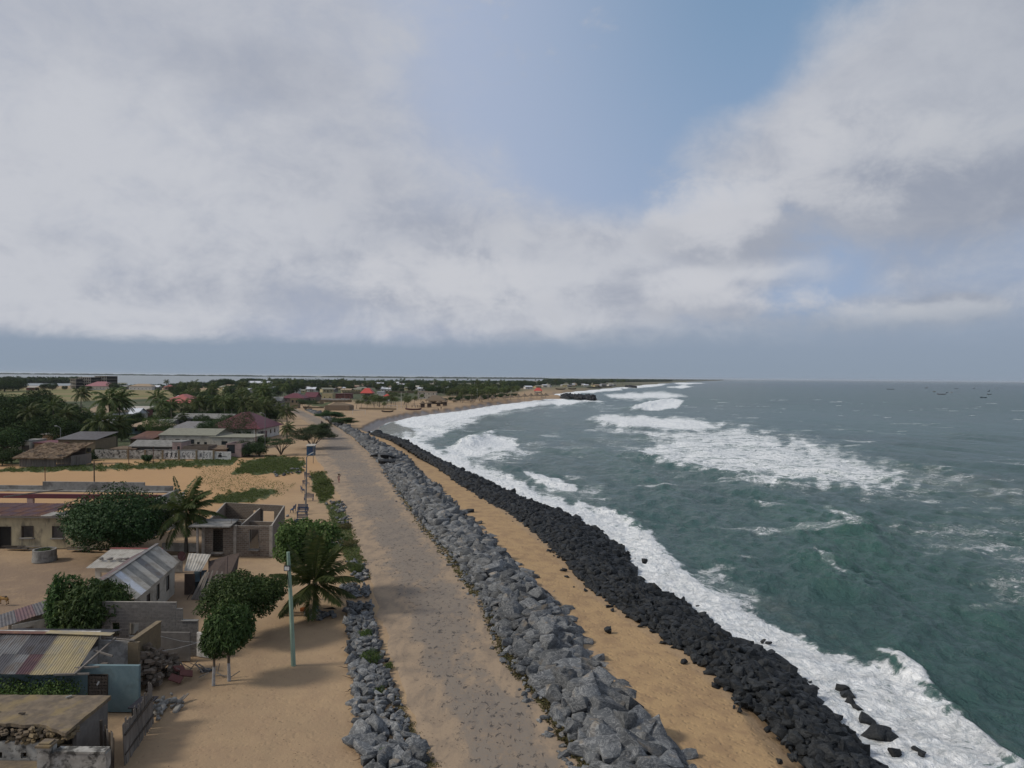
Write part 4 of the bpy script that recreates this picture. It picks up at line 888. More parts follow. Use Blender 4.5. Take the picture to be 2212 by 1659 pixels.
# ---- blue walled house with patched corrugated roof
t = thing('ruined_house', 'half roofed blue walled house with grey and yellow corrugated sheets and a roofless end room', 'house', (-25,42,0))
zb = 2.75; xw, xe = -33.0, -21.9
b = MB(); wall(b, (xw,41.9), (xe,41.9), zb, .22, [(xe-xw-3.0,xe-xw-1.8,.95,2.25),(xe-xw-2.35,xe-xw-1.45,0,.0)]); b.build('wall', M['blue_plaster'], t, label='pale blue plastered front wall')
b = MB(); wall(b, (xw+.11,42.02), (xw+.11,45.4), 3.3, .22); wall(b, (-26.1,45.0), (-24.05,45.0), 3.05, .2); wall(b, (-26.2,42.02), (-26.2,44.9), 2.7, .16); wall(b,(xw+.3,45.3),(-26.2,45.3),3.5,.2)
b.build('wall', M['white_plaster'], t, label='mouldy white inner wall of the roofless room')
b = MB(); wall(b, (-24.0,44.6), (-23.35,44.6), 3.1, .25); b.box((-23.85,46.4,1.58), (.28,3.4,3.16)); b.box((-23.85,46.4,3.19), (.36,3.5,.07)); b.build('wall', M['mud_wall'], t, label='brown side wall with a pale coping')
# blocked window: loose stones packed in
fr = opening_fill(t, (xw,41.9), (xe,41.9), (xe-xw-3.0,xe-xw-1.8,.95,2.25), 'window', .22, 'wood_dark', 'dark_gap')
r = random.Random(5); b = MB()
for j in range(6):
    for i in range(6): b.box((xe-2.86+i*.19+r.uniform(-.03,.03), 41.87, 1.08+j*.19), (.18,.12,.15), 0, 0, r.uniform(-.3,.3))
b.build('packed_stones', M['brown_block'], fr); b = MB(); b.box((xe-2.4,41.79,1.7),(.10,.02,.26),0,0,.5); b.build('broken_pane', M['white_paint'], fr)
A, B_, C_, D_ = V3(-32.6,40.75,2.62), V3(-25.15,40.75,2.62), V3(-25.45,43.9,3.82), V3(-32.9,43.9,3.82)
pal = lambda i, j: M[(['tin_grey','tin_dark','tin_grey','tin_dark','tin_grey','tin_maroon','tin_tan','tin_tan','tin_tan'][i]) if j == 0 else ['tin_grey','tin_dark','tin_grey','tin_grey','tin_dark','tin_dark','tin_tan','tin_tan','tin_tan'][i]]
sheet_roof(t, [A,B_,C_,D_], 9, pal, rows=2, seed=3)
sheet_roof(t, [V3(-32.9,47.3,2.9), V3(-25.9,47.3,2.9), V3(-25.5,44.0,3.80), V3(-32.9,44.0,3.80)], 7, lambda i, j: M['tin_dark'], rows=1, seed=8)
b = MB(); b.beam((-32.9,43.93,3.9), (-28.6,43.93,3.88), .42, .03); b.build('ridge_cap', M['tin_rust'], t); b = MB(); b.beam((-28.7,43.95,3.93), (-24.6,43.85,3.86), .5, .03); b.build('ridge_cap', M['tin_tan'], t)
b = MB(); b.beam((-25.0,40.6,2.7), (-24.75,44.4,3.4), .10,.12); b.beam((-25.4,41.3,2.8), (-24.0,41.4,2.84), .09,.10); b.beam((-26.2,40.7,2.66), (-24.2,40.75,2.7), .08,.1); b.beam((-25.2,42.9,3.2), (-23.9,42.6,3.0), .08,.1); b.beam((-25.6,44.9,3.2),(-23.6,44.5,3.25),.1,.1); b.build('rafter', M['wood_grey'], t)
r = random.Random(9)
for i in range(9):
    b = MB(); b.box((-24.2+i%4*.45+r.uniform(-.05,.05), 42.3+r.uniform(-.05,.1), 2.2+.2*(i//4)), (.42,.2,.19), r.uniform(-.1,.1)); b.build('block', M['brown_block'], t)
b = MB(); b.box((-24.1,42.35,1.05), (1.9,.45,2.1)); b.build('stone_heap_base', M['brown_block'], t, kind='stuff')
# ---- rubble stacked against the side wall
t = thing('rubble_pile', 'stack of brown blocks leaning on the brown wall beside the roofless room', 'rubble', (-23.2,45.5,0)); r = random.Random(2)
sh = MB(); sh.box((0,0,0),(.42,.2,.19)); me = sh.mesh('block', M['brown_block'])
for i in range(150):
    k = r.random(); y_ = 44.6+3.2*r.random(); hmax = 2.5*(1-abs(y_-45.6)/3.4); z_ = r.random()*max(.2,hmax); x_ = -23.45+(1-z_/2.6)*r.random()*1.5
    o = link('block', me, t); o.location = V3(x_, y_, .08+z_)-t.location; o.rotation_euler = (r.uniform(-.4,.4), r.uniform(-.5,.3), r.uniform(0,3.1))
for i, (x_, y_, s_) in enumerate([(-21.6,45.8,.6),(-21.2,46.4,.5),(-21.9,46.9,.7)]):
    b = MB(); b.box((x_,y_,.30+.1*i), (.8,.45,.10), .6*i, .6, .3); b.build('broken_slab', M['red_paint'], t, label='red painted broken slab')
b = MB()
for i in range(16): q = V3(-22.4+r.random()*2.2, 46.3+r.random()*2.0, .1); b.beam(q, q+V3(r.uniform(-.8,.8), r.uniform(-.6,.6), r.uniform(.1,.7)), .10, .03)
b.build('broken_board', M['wood_grey'], t)
# ---- stepped grey block wall behind
t = thing('block_wall', 'bare grey concrete block wall stepping down to the right behind the rubble', 'wall', (-25,50.4,0))
sec = [(-29.0,-23.75,3.8),(-23.75,-23.3,3.35),(-23.3,-22.2,2.45)]
for i, (a, c_, h_) in enumerate(sec): block_wall(t, (a,50.4+.004*i), (c_,50.4+.004*i), h_, [(.7,1.25,1.2,2.3),(1.9,2.6,1.35,2.25)] if i == 0 else (), m_='grey_block')
b = MB(); b.box((-22.78,50.4,2.49),(1.2,.3,.06)); b.build('coping', M['concrete'], t)
b = MB(); wall(b, (-22.19,50.3), (-21.2,50.0), 1.7, .16); b.build('wall', M['white_plaster'], t); b = MB(); wall(b,(-25.2,49.4),(-22.3,49.4),2.0,.16); b.build('wall', M['grey_block'], t)
for a, c_ in (((-23.5,45.6,2.0),(-21.6,49.9,1.2)),((-24.0,47.8,2.4),(-21.5,50.0,1.0))):
    tt = thing('clothes_line', 'thin sagging line strung from the brown wall to the %s of the stepped block wall' % ('corner' if a[0] == -23.5 else 'middle'), 'line', a); m_ = Vector(a).lerp(Vector(c_),.5)-V3(0,0,.12); b = MB(); b.tube([a,m_,c_], .012, 4); b.build('cord', M['white_paint'], tt)
# ---- flat roofed concrete room in front
t = thing('flat_roofed_hut', 'concrete hut with a crumbling dusty flat roof and a pale tyre ring on it', 'hut', (-24,36,0)); X0, X1, Y0, Y1 = -29.6, -21.65, 34.1, 38.15
b = MB(); wall(b, (X1-.1,Y0+1.3), (X1-.1,Y1), 2.36, .2); b.build('wall', M['grey_block'], t, label='rough grey side wall'); b = MB(); wall(b, (X0,Y1), (X1-.2,Y1), 2.36, .2); wall(b, (X0+.1,Y0+1.3), (X0+.1,Y1-.1), 2.36,.2); b.build('wall', M['grey_block'], t)
n = 40; V = []; Q = []; r5 = np.random.default_rng(4)
for s_, zt in ((0,2.60),(1,2.37)):
    for j in range(n):
        for i in range(n):
            u_, v_ = i/(n-1), j/(n-1); y0 = Y0+1.15-.9*max(0,u_-.72)/.28*.9+(fbm(np.array(u_*9.),np.array(3.3))-.5)*.55; x_ = X0+(X1+.12-X0)*u_; y_ = y0+(Y1+.1-y0)*v_
            V.append((x_, y_, zt+(float(fbm(np.array(x_*1.5),np.array(y_*1.5)))-.5)*.10*(1-s_)-(.06*(1-v_)*(s_==0))))
for j in range(n-1):
    for i in range(n-1): k = j*n+i; Q.append((k,k+1,k+n+1,k+n)); k += n*n; Q.append((k+n,k+n+1,k+1,k))
for i in range(n-1): Q += [(i+1,i,n*n+i,n*n+i+1), (n*n-n+i,n*n-n+i+1,2*n*n-n+i+1,2*n*n-n+i), (i*n,(i+1)*n,n*n+(i+1)*n,n*n+i*n), ((i+1)*n+n-1,i*n+n-1,n*n+i*n+n-1,n*n+(i+1)*n+n-1)]
b = MB(); b.add(V,Q); b.build('roof', M['dusty_roof'], t)
r = random.Random(12); b = MB()       # broken edge: hanging chunks
for i in range(150): x_ = X0+.6+(X1-X0-.4)*r.random(); z_ = r.random(); b.box((x_, Y0+1.0-.25*(1-z_)+r.uniform(-.15,.25), 1.75+.65*z_), (r.uniform(.1,.4),r.uniform(.08,.25),r.uniform(.05,.18)), r.uniform(0,3), r.uniform(-.5,.5))
b.build('crumbled_edge', M['dusty_roof'], t, kind='stuff')
b = MB(); wall(b, (X0,Y0+.9), (-23.0,Y0+.9), 1.75, .2, [(X,X+.28,.95,1.25) for X in (1.9,3.2,4.3,5.5)]+[(X,X+.2,.35,.6) for X in (2.6,3.9,5.1)]); b.build('wall', M['stained_parapet'], t, label='stained white front wall with small square holes')
tt = thing('tyre_ring', 'pale ring lying on the dusty flat roof', 'ring', (-26.5,36.2,2.62)); b = MB(); pts = [(math.cos(a)*.22-26.5, math.sin(a)*.22+36.2, 2.66) for a in np.linspace(0,6.2832,21)]; b.tube(pts, .05, 6, False); b.build('ring', M['white_paint'], tt)
for i in range(3):
    tt = thing('debris_scrap', ['curled dark scrap on the middle of the dusty flat roof','pale shard near the ring on the dusty flat roof','thin scrap at the back edge of the dusty flat roof'][i], 'scrap', [(-24.8,36.0,2.63),(-26.9,36.9,2.63),(-23.6,37.9,2.63)][i]); q = tt.location; b = MB(); b.box(q+V3(0,0,.04),(.3,.1,.06),.5*i,.2); b.build('scrap', M[['wood_dark','white_paint','concrete'][i]], tt)
# ---- ornate parapet in the very front
t = thing('parapet_wall', 'peeling white parapet wall with a square pillar at its left end, nearest thing on the left', 'wall', (-20.6,33.8,0))
b = MB(); wall(b, (-21.75,33.8), (-19.15,33.8), 1.93, .42); b.build('wall', M['stained_parapet'], t); b = MB(); b.box((-20.4,33.8,1.99),(2.4,.5,.10)); b.build('coping', M['stained_parapet'], t)
b = MB(); b.box((-22.05,33.75,1.12),(.60,.55,2.24)); b.build('pillar', M['stained_parapet'], t); b = MB(); b.box((-22.05,33.75,2.30),(.72,.68,.10)); b.box((-22.05,33.75,2.39),(.5,.46,.08)); b.build('pillar_cap', M['dusty_roof'], t)
t = thing('lower_roof', 'low brown concrete slab in the bottom left corner below the parapet pillar', 'roof', (-26,33,0)); b = MB(); b.box((-26.6,33.2,.45),(8.2,3.2,.9)); b.build('slab', M['dusty_roof'], t)
# ---- plank fence
t = thing('plank_fence', 'leaning fence of tall weathered grey planks right of the blue wall', 'fence', (-20.2,38.4,0)); r = random.Random(21)
for i in range(24):
    k = i/23; x_ = -20.45+.75*k; y_ = 40.5-4.3*k; h_ = 2.1+r.uniform(-.25,.2)+(.35 if i in (0,1,2) else 0); m_ = MB(); m_.box((x_,y_,h_/2-.05),(.03,.17,h_), .12, r.uniform(-.05,.05), -.06+r.uniform(-.04,.04)); m_.build('plank', M['wood_grey'], t)
b = MB(); b.beam((-20.35,40.5,1.5),(-19.65,36.2,1.5),.06,.08); b.beam((-20.35,40.5,.5),(-19.65,36.2,.5),.06,.08); b.build('rail', M['wood_dark'], t)
t = thing('gate', 'ragged dark plank gate standing open between the parapet and the plank fence', 'gate', (-20.4,36.4,0))
for i in range(8):
    h_ = 1.9+r.uniform(-.3,.2); b = MB(); b.box((-20.75+i*.15,36.2-i*.14,h_/2),(.15,.03,h_),-.7,r.uniform(-.05,.05),r.uniform(-.06,.06)); b.build('plank', M['wood_dark' if i%3 else 'wood_grey'], t)
b = MB(); b.beam((-20.9,36.3,0),(-20.95,36.3,2.2),.1,.1); b.build('post', M['wood_dark'], t)
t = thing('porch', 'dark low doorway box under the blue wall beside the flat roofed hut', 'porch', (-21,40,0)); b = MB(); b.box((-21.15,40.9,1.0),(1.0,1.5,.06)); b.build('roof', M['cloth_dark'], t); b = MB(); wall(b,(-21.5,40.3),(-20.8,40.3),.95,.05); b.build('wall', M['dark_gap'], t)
# ---- loose stones beside the fence
t = thing('stone_pile', 'small heap of broken grey stones on the sand outside the plank fence', 'stones', tuple(P(352,1530)))
it = [(P(352,1528).x+r.gauss(0,.45), P(352,1528).y+r.gauss(0,.7), .08+abs(r.gauss(0,.10)), r.uniform(.12,.34)) for i in range(40)]
build_rocks(t, it, M['concrete'], 'stone', 9, sub=1, n_single=40)
t = thing('timber_block', 'two pale planks leaning on the stone heap by the fence', 'planks', tuple(P(375,1515))); b = MB(); q = P(378,1528); b.beam(q, q+V3(.3,1.1,.35), .12,.05); b.build('plank', M['wood_grey'], t); b = MB(); b.beam(q+V3(-.2,-.1,0), q+V3(.12,1.0,.3), .10,.05); b.build('plank', M['wood_grey'], t)
# ---- house with the patched pale roof
t = thing('patched_roof_house', 'beige house with a low roof patched in white and grey sheets behind the bush', 'house', (-31,59,0))
e0, e1 = V3(-28.5,54.0,2.8), V3(-30.3,64.8,2.8); r0, r1 = V3(-31.0,54.6,4.25), V3(-32.7,65.4,4.25); w0, w1 = V3(-33.5,55.0,3.0), V3(-35.2,66.0,3.0)
cols = ['tin_pale','tin_white','tin_pale','asbestos','tin_pale','tin_grey','tin_pale','asbestos','tin_pale','tin_pale']
sheet_roof(t, [e0,e1,r1,r0], 10, lambda i, j: M[cols[i]], rows=1, seed=6, pitch=.2)
sheet_roof(t, [w1,w0,r0,r1], 9, lambda i, j: M['tin_maroon' if i%2 else 'tin_dark'], rows=1, seed=7, pitch=.2)
b = MB(); b.beam(r0+V3(0,-.2,.06), r1+V3(0,.2,.06), .3, .04); b.build('ridge_cap', M['tin_grey'], t)
q0, q1 = V3(-28.95,54.3), V3(-30.7,64.6); ops = [(.9,1.5,1.0,2.1),(2.9,3.7,.1,2.1),(5.4,6.1,.9,2.2),(8.0,8.8,.9,2.2)]; b = MB(); wall(b, q0, q1, 2.74, .18, ops); b.build('wall', M['pale_plaster'], t)
for i, o in enumerate(ops): opening_fill(t, q0, q1, o, 'door' if i == 1 else 'window', .18, 'wood_dark', 'shutter_grey' if i != 1 else 'shutter_wood')
b = MB(); wall(b,(-34.0,55.3),(-29.05,54.4),2.74,.18); wall(b,(-35.2,65.8),(-30.75,64.7),2.74,.18); wall(b,(-34.1,55.5),(-35.3,65.7),2.74,.18); b.build('wall', M['pale_plaster'], t)
b = MB(); b.beam((-29.9,53.9,2.6),(-28.9,53.3,2.2),.1,.05); b.beam((-30.3,54.0,2.5),(-29.2,53.2,2.0),.12,.05); b.beam((-28.7,53.9,2.75),(-27.9,53.5,2.35),.1,.05); b.build('broken_rafter', M['wood_dark'], t)
t = thing('satellite_dish', 'small brown satellite dish on the back corner of the patched roof house', 'satellite dish', (-30.2,64.9,2.9)); b = MB(); c0 = V3(-30.1,64.9,3.35)
nn_ = V3(.85,-.35,.35).normalized(); ax = nn_.cross(V3(0,0,1)).normalized(); ay = nn_.cross(ax)
for sgn in (0,1):
    b.v += [tuple(c0-nn_*(.06+.02*sgn))]+[tuple(c0+(ax*math.cos(a)+ay*math.sin(a))*.45-nn_*.02*sgn) for a in np.linspace(0,6.2832,17)[:-1]]; o_ = 17*sgn; b.f += [(o_,o_+1+i,o_+1+(i+1)%16) for i in range(16)]
b.build('dish', M['dish'], t); b = MB(); b.tube([c0-nn_*.08, c0-V3(.1,0,.5)], .025, 6); b.tube([c0-nn_*.05-V3(0,0,.4), c0+nn_*.4], .012, 5); b.build('bracket', M['steel'], t)
t = thing('lean_to', 'pale sheet lean to hung off the back corner of the patched roof house', 'lean-to', (-29,66.5,0)); corr_sheet('roof_sheet', [V3(-29.9,64.9,2.0),V3(-28.4,65.1,1.9),V3(-28.5,67.4,2.9),V3(-30.6,67.4,3.0)], 'tin_pale', t, .2)
b = MB(); b.beam((-28.5,65.2,0),(-28.5,65.2,1.95),.08,.08); b.build('post', M['wood_dark'], t); b = MB(); b.beam((-28.6,67.2,0),(-28.6,67.2,2.8),.08,.08); b.build('post', M['wood_dark'], t); b = MB(); b.box((-29.1,64.3,.95),(.9,.06,1.9),.1); b.build('curtain', M['tarp_brown'], t)
# ---- low roofed building left of it with stones on the sheets
t = thing('tin_shed', 'small shed with a ribbed cream tin roof held down by a row of stones', 'shed', (-36,66,0))
sheet_roof(t, [V3(-38.6,64.4,2.3),V3(-33.9,64.4,2.3),V3(-33.4,68.0,3.2),V3(-38.3,68.0,3.2)], 5, lambda i, j: M['tin_pale'], seed=11, pitch=.2)
b = MB(); wall(b,(-38.0,64.9),(-34.0,64.9),2.3,.18,[(.5,1.3,.9,1.8)]); wall(b,(-38,68),(-34,68),2.9,.18); b.build('wall', M['pale_plaster'], t); b = MB(); b.beam((-38.4,68.02,3.25),(-33.4,68.02,3.25),.25,.05); b.build('ridge_cap', M['tin_red'], t)
r = random.Random(3)
for i, x_ in enumerate((-37.9,-37.1,-36.2,-35.7)): o = link('stone', np_mesh('stone', *rock_mesh(40+i,1,None), M['grey_block']), t); o.location = V3(x_,65.6,2.85)-t.location; o.scale = (.42,.32,.22)
# ---- low dark tin roof at far left
t = thing('low_shed', 'low shed with a sloping dark purple tin roof at the left under the mango bush', 'shed', (-34.5,51,0))
sheet_roof(t, [V3(-36.2,50.0,1.9),V3(-31.3,55.2,3.0),V3(-33.2,57.0,3.1),V3(-38.0,52.4,2.0)], 6, lambda i, j: M['tin_maroon' if i%2 else 'tin_dark'], seed=13, pitch=.2)
b = MB(); wall(b,(-35.6,50.6),(-31.9,54.2),1.95,.16,[(.5,1.3,0,1.6)]); wall(b,(-37.3,52.6),(-33.9,56.2),1.95,.16); b.build('wall', M['pale_plaster'], t)
# ---- scrap shelter with leaning planks
t = thing('scrap_shelter', 'makeshift shelter of brown sheets and leaning grey planks in front of the unfinished house', 'shelter', (-27.4,64.5,0))
b = MB(); b.slab([V3(-28.6,67.2,2.3),V3(-27.0,67.6,2.75),V3(-25.7,64.2,1.3),V3(-27.2,63.6,1.3)], .05); b.slab([V3(-27.0,67.6,2.75),V3(-25.9,67.7,3.0),V3(-24.9,63.8,.2),V3(-25.7,64.2,1.3)], .05); b.build('brown_sheet', M['tarp_brown'], t)
b = MB(); b.slab([V3(-29.6,66.5,1.6),V3(-28.4,66.3,1.7),V3(-28.4,65.0,1.0),V3(-29.5,65.1,.9)], .05); b.box((-28.9,65.9,.5),(1.1,.9,1.0)); b.build('blue_sheet', M['tarp_blue'], t)
r = random.Random(31)
for i in range(15): k = i/14; b = MB(); b.beam((-28.3+2.3*k,62.9-.2*k,0), (-27.7+1.5*k+r.uniform(-.1,.1),64.2,1.9+r.uniform(-.2,.35)), .16, .03); b.build('plank', M['wood_grey'], t)
b = MB(); b.beam((-28.7,62.9,0),(-28.2,63.5,1.0),.06,.06); b.build('stake', M['wood_dark'], t)
# ---- yellow ruin on the left
t = thing('ruined_house', 'long ochre walled house with a rusty patched roof and broken windows at the left edge', 'house', (-52,81,0))
q0, q1 = (-64.0,81.0), (-45.6,81.0); ops = [(5.5,7.0,0,2.45),(8.15,9.55,1.2,2.55),(11.65,13.1,1.2,2.55)]; b = MB(); wall(b, q0, q1, 3.75, .22, ops); b.build('wall', M['cream_plaster'], t)
fr = opening_fill(t, q0, q1, ops[0], 'door', .22, 'wood_dark', 'dark_gap'); opening_fill(t, q0, q1, ops[2], 'window', .22, 'wood_dark', 'shutter_wood')
b = MB(); f_ = ops[1]; b.box((-64+f_[0]+.05,81,1.87),(.1,.28,1.35)); b.box((-64+f_[1]-.05,81,1.87),(.1,.28,1.35)); b.box((-64+(f_[0]+f_[1])/2,81,2.5),(1.2,.28,.1)); b.build('window', M['wood_dark'], t, label='empty window frame, open to the yard behind')
for o in ops[1:]: b = MB(); b.box((-64+(o[0]+o[1])/2,80.85,o[2]-.07),(1.7,.3,.12)); b.build('sill', M['concrete'], t)
b = MB(); wall(b,(-45.7,81.12),(-45.7,87),3.75,.2); wall(b,(-58,81.12),(-58,87),3.5,.2); b.build('wall', M['grey_block'], t)
cl = ['tin_maroon','tin_maroon','tin_dark','tin_maroon','tin_rust','tin_tan','tin_rust','tin_pale','tin_rust','tin_pale','tin_maroon','tin_maroon']
sheet_roof(t, [V3(-64.0,80.6,3.72),V3(-47.6,80.6,3.72),V3(-46.3,86.2,4.15),V3(-64.0,86.2,4.15)], 14, lambda i, j: M[cl[(i*5+j*7)%12] if i > 3 else ['tin_maroon','tin_rust','tin_maroon'][j]], rows=3, seed=17, pitch=.25, gap=((9,1),))
b = MB(); b.beam((-64,80.55,3.62),(-45.4,80.55,3.55),.12,.14); b.beam((-53.5,83,4.2),(-51.9,85,4.9),.08,.08); b.beam((-63,88,4.6),(-57.5,91,5.1),.14,.14); b.build('rafter', M['wood_grey'], t)
t = thing('ruined_portico', 'roofless portico of dark red columns under a grey concrete parapet behind the rusty roof', 'portico', (-54,92.5,0))
for x_ in (-70,-62.3,-55.3,-48.6): b = MB(); b.box((x_,92,1.9),(.75,.4,3.8)); b.build('column', M['pink_plaster'], t)
b = MB(); b.box((-57.4,92,4.05),(27.6,.45,.55)); b.build('beam', M['tin_burgundy'], t)
b = MB(); wall(b,(-74,95.2),(-62.8,95.2),4.9,.3,z0=4.35); b.build('parapet', M['concrete'], t); b = MB(); wall(b,(-62.8,95.2),(-49.2,95.2),5.45,.3,z0=4.35); b.build('parapet', M['concrete'], t); b = MB(); wall(b,(-49.2,95.2),(-45.4,95.2),5.0,.3,z0=4.35); b.build('parapet', M['concrete'], t)
b = MB(); b.box((-60.3,94.6,4.30),(30.6,1.2,.12)); b.build('slab', M['concrete'], t); b = MB(); b.box((-44.0,90.6,4.45),(.3,8.2,.5), .12); b.beam((-43.6,94.6,4.2),(-44.4,86.6,4.2),.3,.2); b.build('parapet', M['concrete'], t)
b = MB(); wall(b,(-43.9,86.7),(-43.6,94.5),4.2,.25); b.build('wall', M['pale_plaster'], t)
# ---- well
t = thing('well_ring', 'round concrete well ring with plants growing inside, in the dirt yard', 'well', (-49.9,75.9,0)); b = MB(); n = 28; c0 = t.location
for rr, z_ in ((1.18,-.1),(1.16,.35),(1.12,.36),(1.12,1.15),(.96,1.15),(.94,.3)): b.v += [(c0.x+rr*math.cos(6.2832*i/n), c0.y+rr*math.sin(6.2832*i/n), z_) for i in range(n)]
for k in range(5): b.f += [(k*n+i, k*n+(i+1)%n, (k+1)*n+(i+1)%n, (k+1)*n+i) for i in range(n)]
b.f.append(tuple(5*n+i for i in range(n))); b.build('ring', M['concrete'], t)
V, Q = blob_leaves([(0,0,1.0,.7,.7,.25)], 260, .16, .08, 3); q = thing('well_plant', 'green weeds filling the round well ring', 'weeds', (-49.9,75.9,0)); link('foliage', np_mesh('foliage', V, Q, M['bright_leaf']), q)
# boards lying in front of the ochre wall
for i, (x_, y_, lb) in enumerate([(-55.8,80.2,'stack of dark boards lying under the empty window of the ochre house'),(-47.5,80.0,'scatter of flat boards lying right of the round well ring'),(-44.0,79.6,'loose sheets lying on the ground beneath the big round tree')]):
    t = thing('board_stack', lb, 'boards', (x_,y_,0)); r = random.Random(i)
    for k in range(6): b = MB(); b.box((x_+r.uniform(-1.4,1.4), y_+r.uniform(-.25,.25), .05+.06*k), (r.uniform(1.2,2.6),.35,.05), r.uniform(-.2,.2)); b.build('board', M['wood_dark' if k%2 else 'wood_grey'], t)
# ---- unfinished block house
t = thing('unfinished_house', 'roofless unfinished house of bare brown blocks with a small porch slab', 'house', (-30.5,85,0))
FL, FR, BR, BL = V3(-33.9,78.3), V3(-26.45,78.3), V3(-29.0,90.7), V3(-37.2,92.4); hb = 3.35
fo = [(1.0,2.15,.4,2.95),(5.05,6.1,.75,3.0)]
block_wall(t, FL, FR, hb, fo, m_='brown_block'); 
for k in (0.0,3.5,7.45): b = MB(); b.box((-33.9+k,78.26,1.7),(.32,.30,3.4)); b.build('column', M['mortar'], t)
block_wall(t, FR+V3(-.03,.13), BR, hb, [(3.0+i*1.15,3.35+i*1.15,1.5,2.4) for i in range(5)], stuff=True); block_wall(t, BL, BR+V3(-.12,.02), hb, [(4.0,4.8,1.3,2.6),(5.4,7.0,.9,2.6)], stuff=True); block_wall(t, FL+V3(0,.14), BL+V3(.02,-.12), hb, (), stuff=True)
block_wall(t, V3(-33.75,80.2), V3(-30.5,80.2), 3.4, (), stuff=True); block_wall(t, V3(-30.4,78.45), V3(-32.3,91.3), 2.9, (), stuff=True); block_wall(t, V3(-35.9,86.6), V3(-31.9,86.2), 2.4, [(2.6,3.5,0,2.0)], stuff=True); block_wall(t, V3(-31.4,85.0), V3(-28.2,84.6), 2.5, [(.3,1.2,0,2.1)], stuff=True)  # first wall: partition added under the porch slab to darken the left opening
b = MB(); b.slab([V3(-35.0,77.0,3.52),V3(-30.5,77.0,3.52),V3(-30.8,80.4,3.66),V3(-34.9,80.4,3.66)], .13); b.build('porch_slab', M['concrete'], t)
b = MB(); b.box((-34.2,77.4,1.65),(.2,.2,3.3)); b.build('column', M['mortar'], t); b = MB(); b.box((-32.3,78.0,.34),(1.3,.4,.1)); b.build('sill', M['concrete'], t); b = MB(); b.box((-28.3,78.0,.69),(1.2,.4,.1)); b.build('sill', M['concrete'], t)
b = MB(); b.tube([(-33.9,78.4,3.3),(-33.95,78.4,4.1)],.02,5); b.tube([(-30.9,78.4,3.3),(-30.9,78.4,4.0)],.02,5); b.build('rebar', M['rust_steel'], t)
b = MB()
t = thing('low_wall', 'short pale plastered wall fragment left of the unfinished house', 'wall', tuple(P(400,1215))); q = P(400,1190); b = MB(); wall(b, (q.x-2.6,q.y), (q.x+1.5,q.y-.3), .9, .2); b.build('wall', M['pale_plaster'], t)
t = thing('low_wall', 'grey block stub wall behind the patched roof house', 'wall', tuple(P(370,1225))); q = P(368,1235); b = MB(); wall(b, (q.x-1.9,q.y), (q.x+1.2,q.y), 1.6, .2); b.build('wall', M['concrete'], t)
# ---- trees near
broadleaf('large dark round mango tree with a dense dome crown beside the ochre ruin', (-43.6,78.6,0), 5.1, 3.25, 4.0, 'dark_leaf', 32000, .30, .17, 31, .3, nb=16)
broadleaf('round topped dark green tree casting shade left of the green pole', tuple(P(528,1376)), 3.0, 1.45, 3.2, 'mango_leaf', 20000, .20, .11, 32, .17, nb=14)
broadleaf('slender mango tree with drooping leaves and a whitewashed trunk, right one of the pair', tuple(P(495,1470)), 1.7, 1.55, 3.5, 'mango_leaf', 5200, .42, .095, 33, .09, droop=1.4, nb=8, white=1.15)
broadleaf('smaller mango tree with drooping leaves and a whitewashed trunk, left one of the pair', tuple(P(461,1480)), .9, 1.0, 2.8, 'mango_leaf', 2000, .40, .095, 34, .085, droop=1.4, nb=6, white=1.2)
broadleaf('leafy bright green tree with big glossy leaves behind the near palm', tuple(P(668,1292)), 2.9, 1.9, 4.9, 'bright_leaf', 9500, .30, .19, 35, .14, nb=12)
b1 = broadleaf('large bush with long drooping leaves hiding the low shed, right clump', tuple(P(205,1400)), 2.3, 2.2, 2.9, 'mango_leaf', 9000, .48, .11, 36, .12, droop=1.2, nb=9)
b1 = broadleaf('tall bush with long drooping leaves hiding the low shed, left clump', tuple(P(138,1395)), 1.4, 2.3, 3.0, 'mango_leaf', 5500, .48, .11, 37, .10, droop=1.2, nb=8)
broadleaf('low leafy bush growing against the blue wall at the left edge', tuple(P(55,1560)), 3.1, 1.05, 1.35, 'bright_leaf', 8000, .15, .08, 38, .06, nb=12, name='shrub', cat='shrub')
palm('windblown coconut palm between the dark tree and the unfinished house', tuple(P(402,1192)), 4.4, 4.3, 41, (.35,.15), nf=30, nl=36, up=89, trunk=.17, droop=.75, lw=.06)
palm('near coconut palm with a short trunk beside the green light pole', tuple(P(680,1322)), 2.5, 4.3, 42, (.10,.1), nf=26, nl=42, up=88, trunk=.2, droop=.42, lw=.055)
t = thing('palm_litter', 'heap of dark stones and rubbish round the foot of the near palm', 'rubbish heap', tuple(P(690,1328))); r = random.Random(6); q = P(688,1330)
build_rocks(t, [(q.x+r.gauss(0,.6), q.y+r.gauss(0,.5), .08, r.uniform(.15,.45)) for i in range(34)], M_GREY, 'stone', 15, sub=1, n_single=34)
b = MB(); b.slab([q+V3(.3,.3,.5),q+V3(1.1,.2,.7),q+V3(1.3,.8,.3),q+V3(.5,.9,.3)],.03); b.build('black_sheet', M['black_rubber'], t); b = MB(); b.slab([q+V3(-.5,.3,.1),q+V3(-.1,.2,.1),q+V3(-.1,.4,.8),q+V3(-.45,.5,.7)],.03); b.build('blue_sack', M['tarp_blue'], t)
q = P(654,1322); t = thing('bucket', 'orange plastic bucket lying left of the near palm trunk', 'bucket', tuple(q)); b = MB(); b.tube([q+V3(-.2,0,.2),q+V3(.22,.05,.22)],[.17,.22],10); b.build('pail', M['orange_plastic'], t)
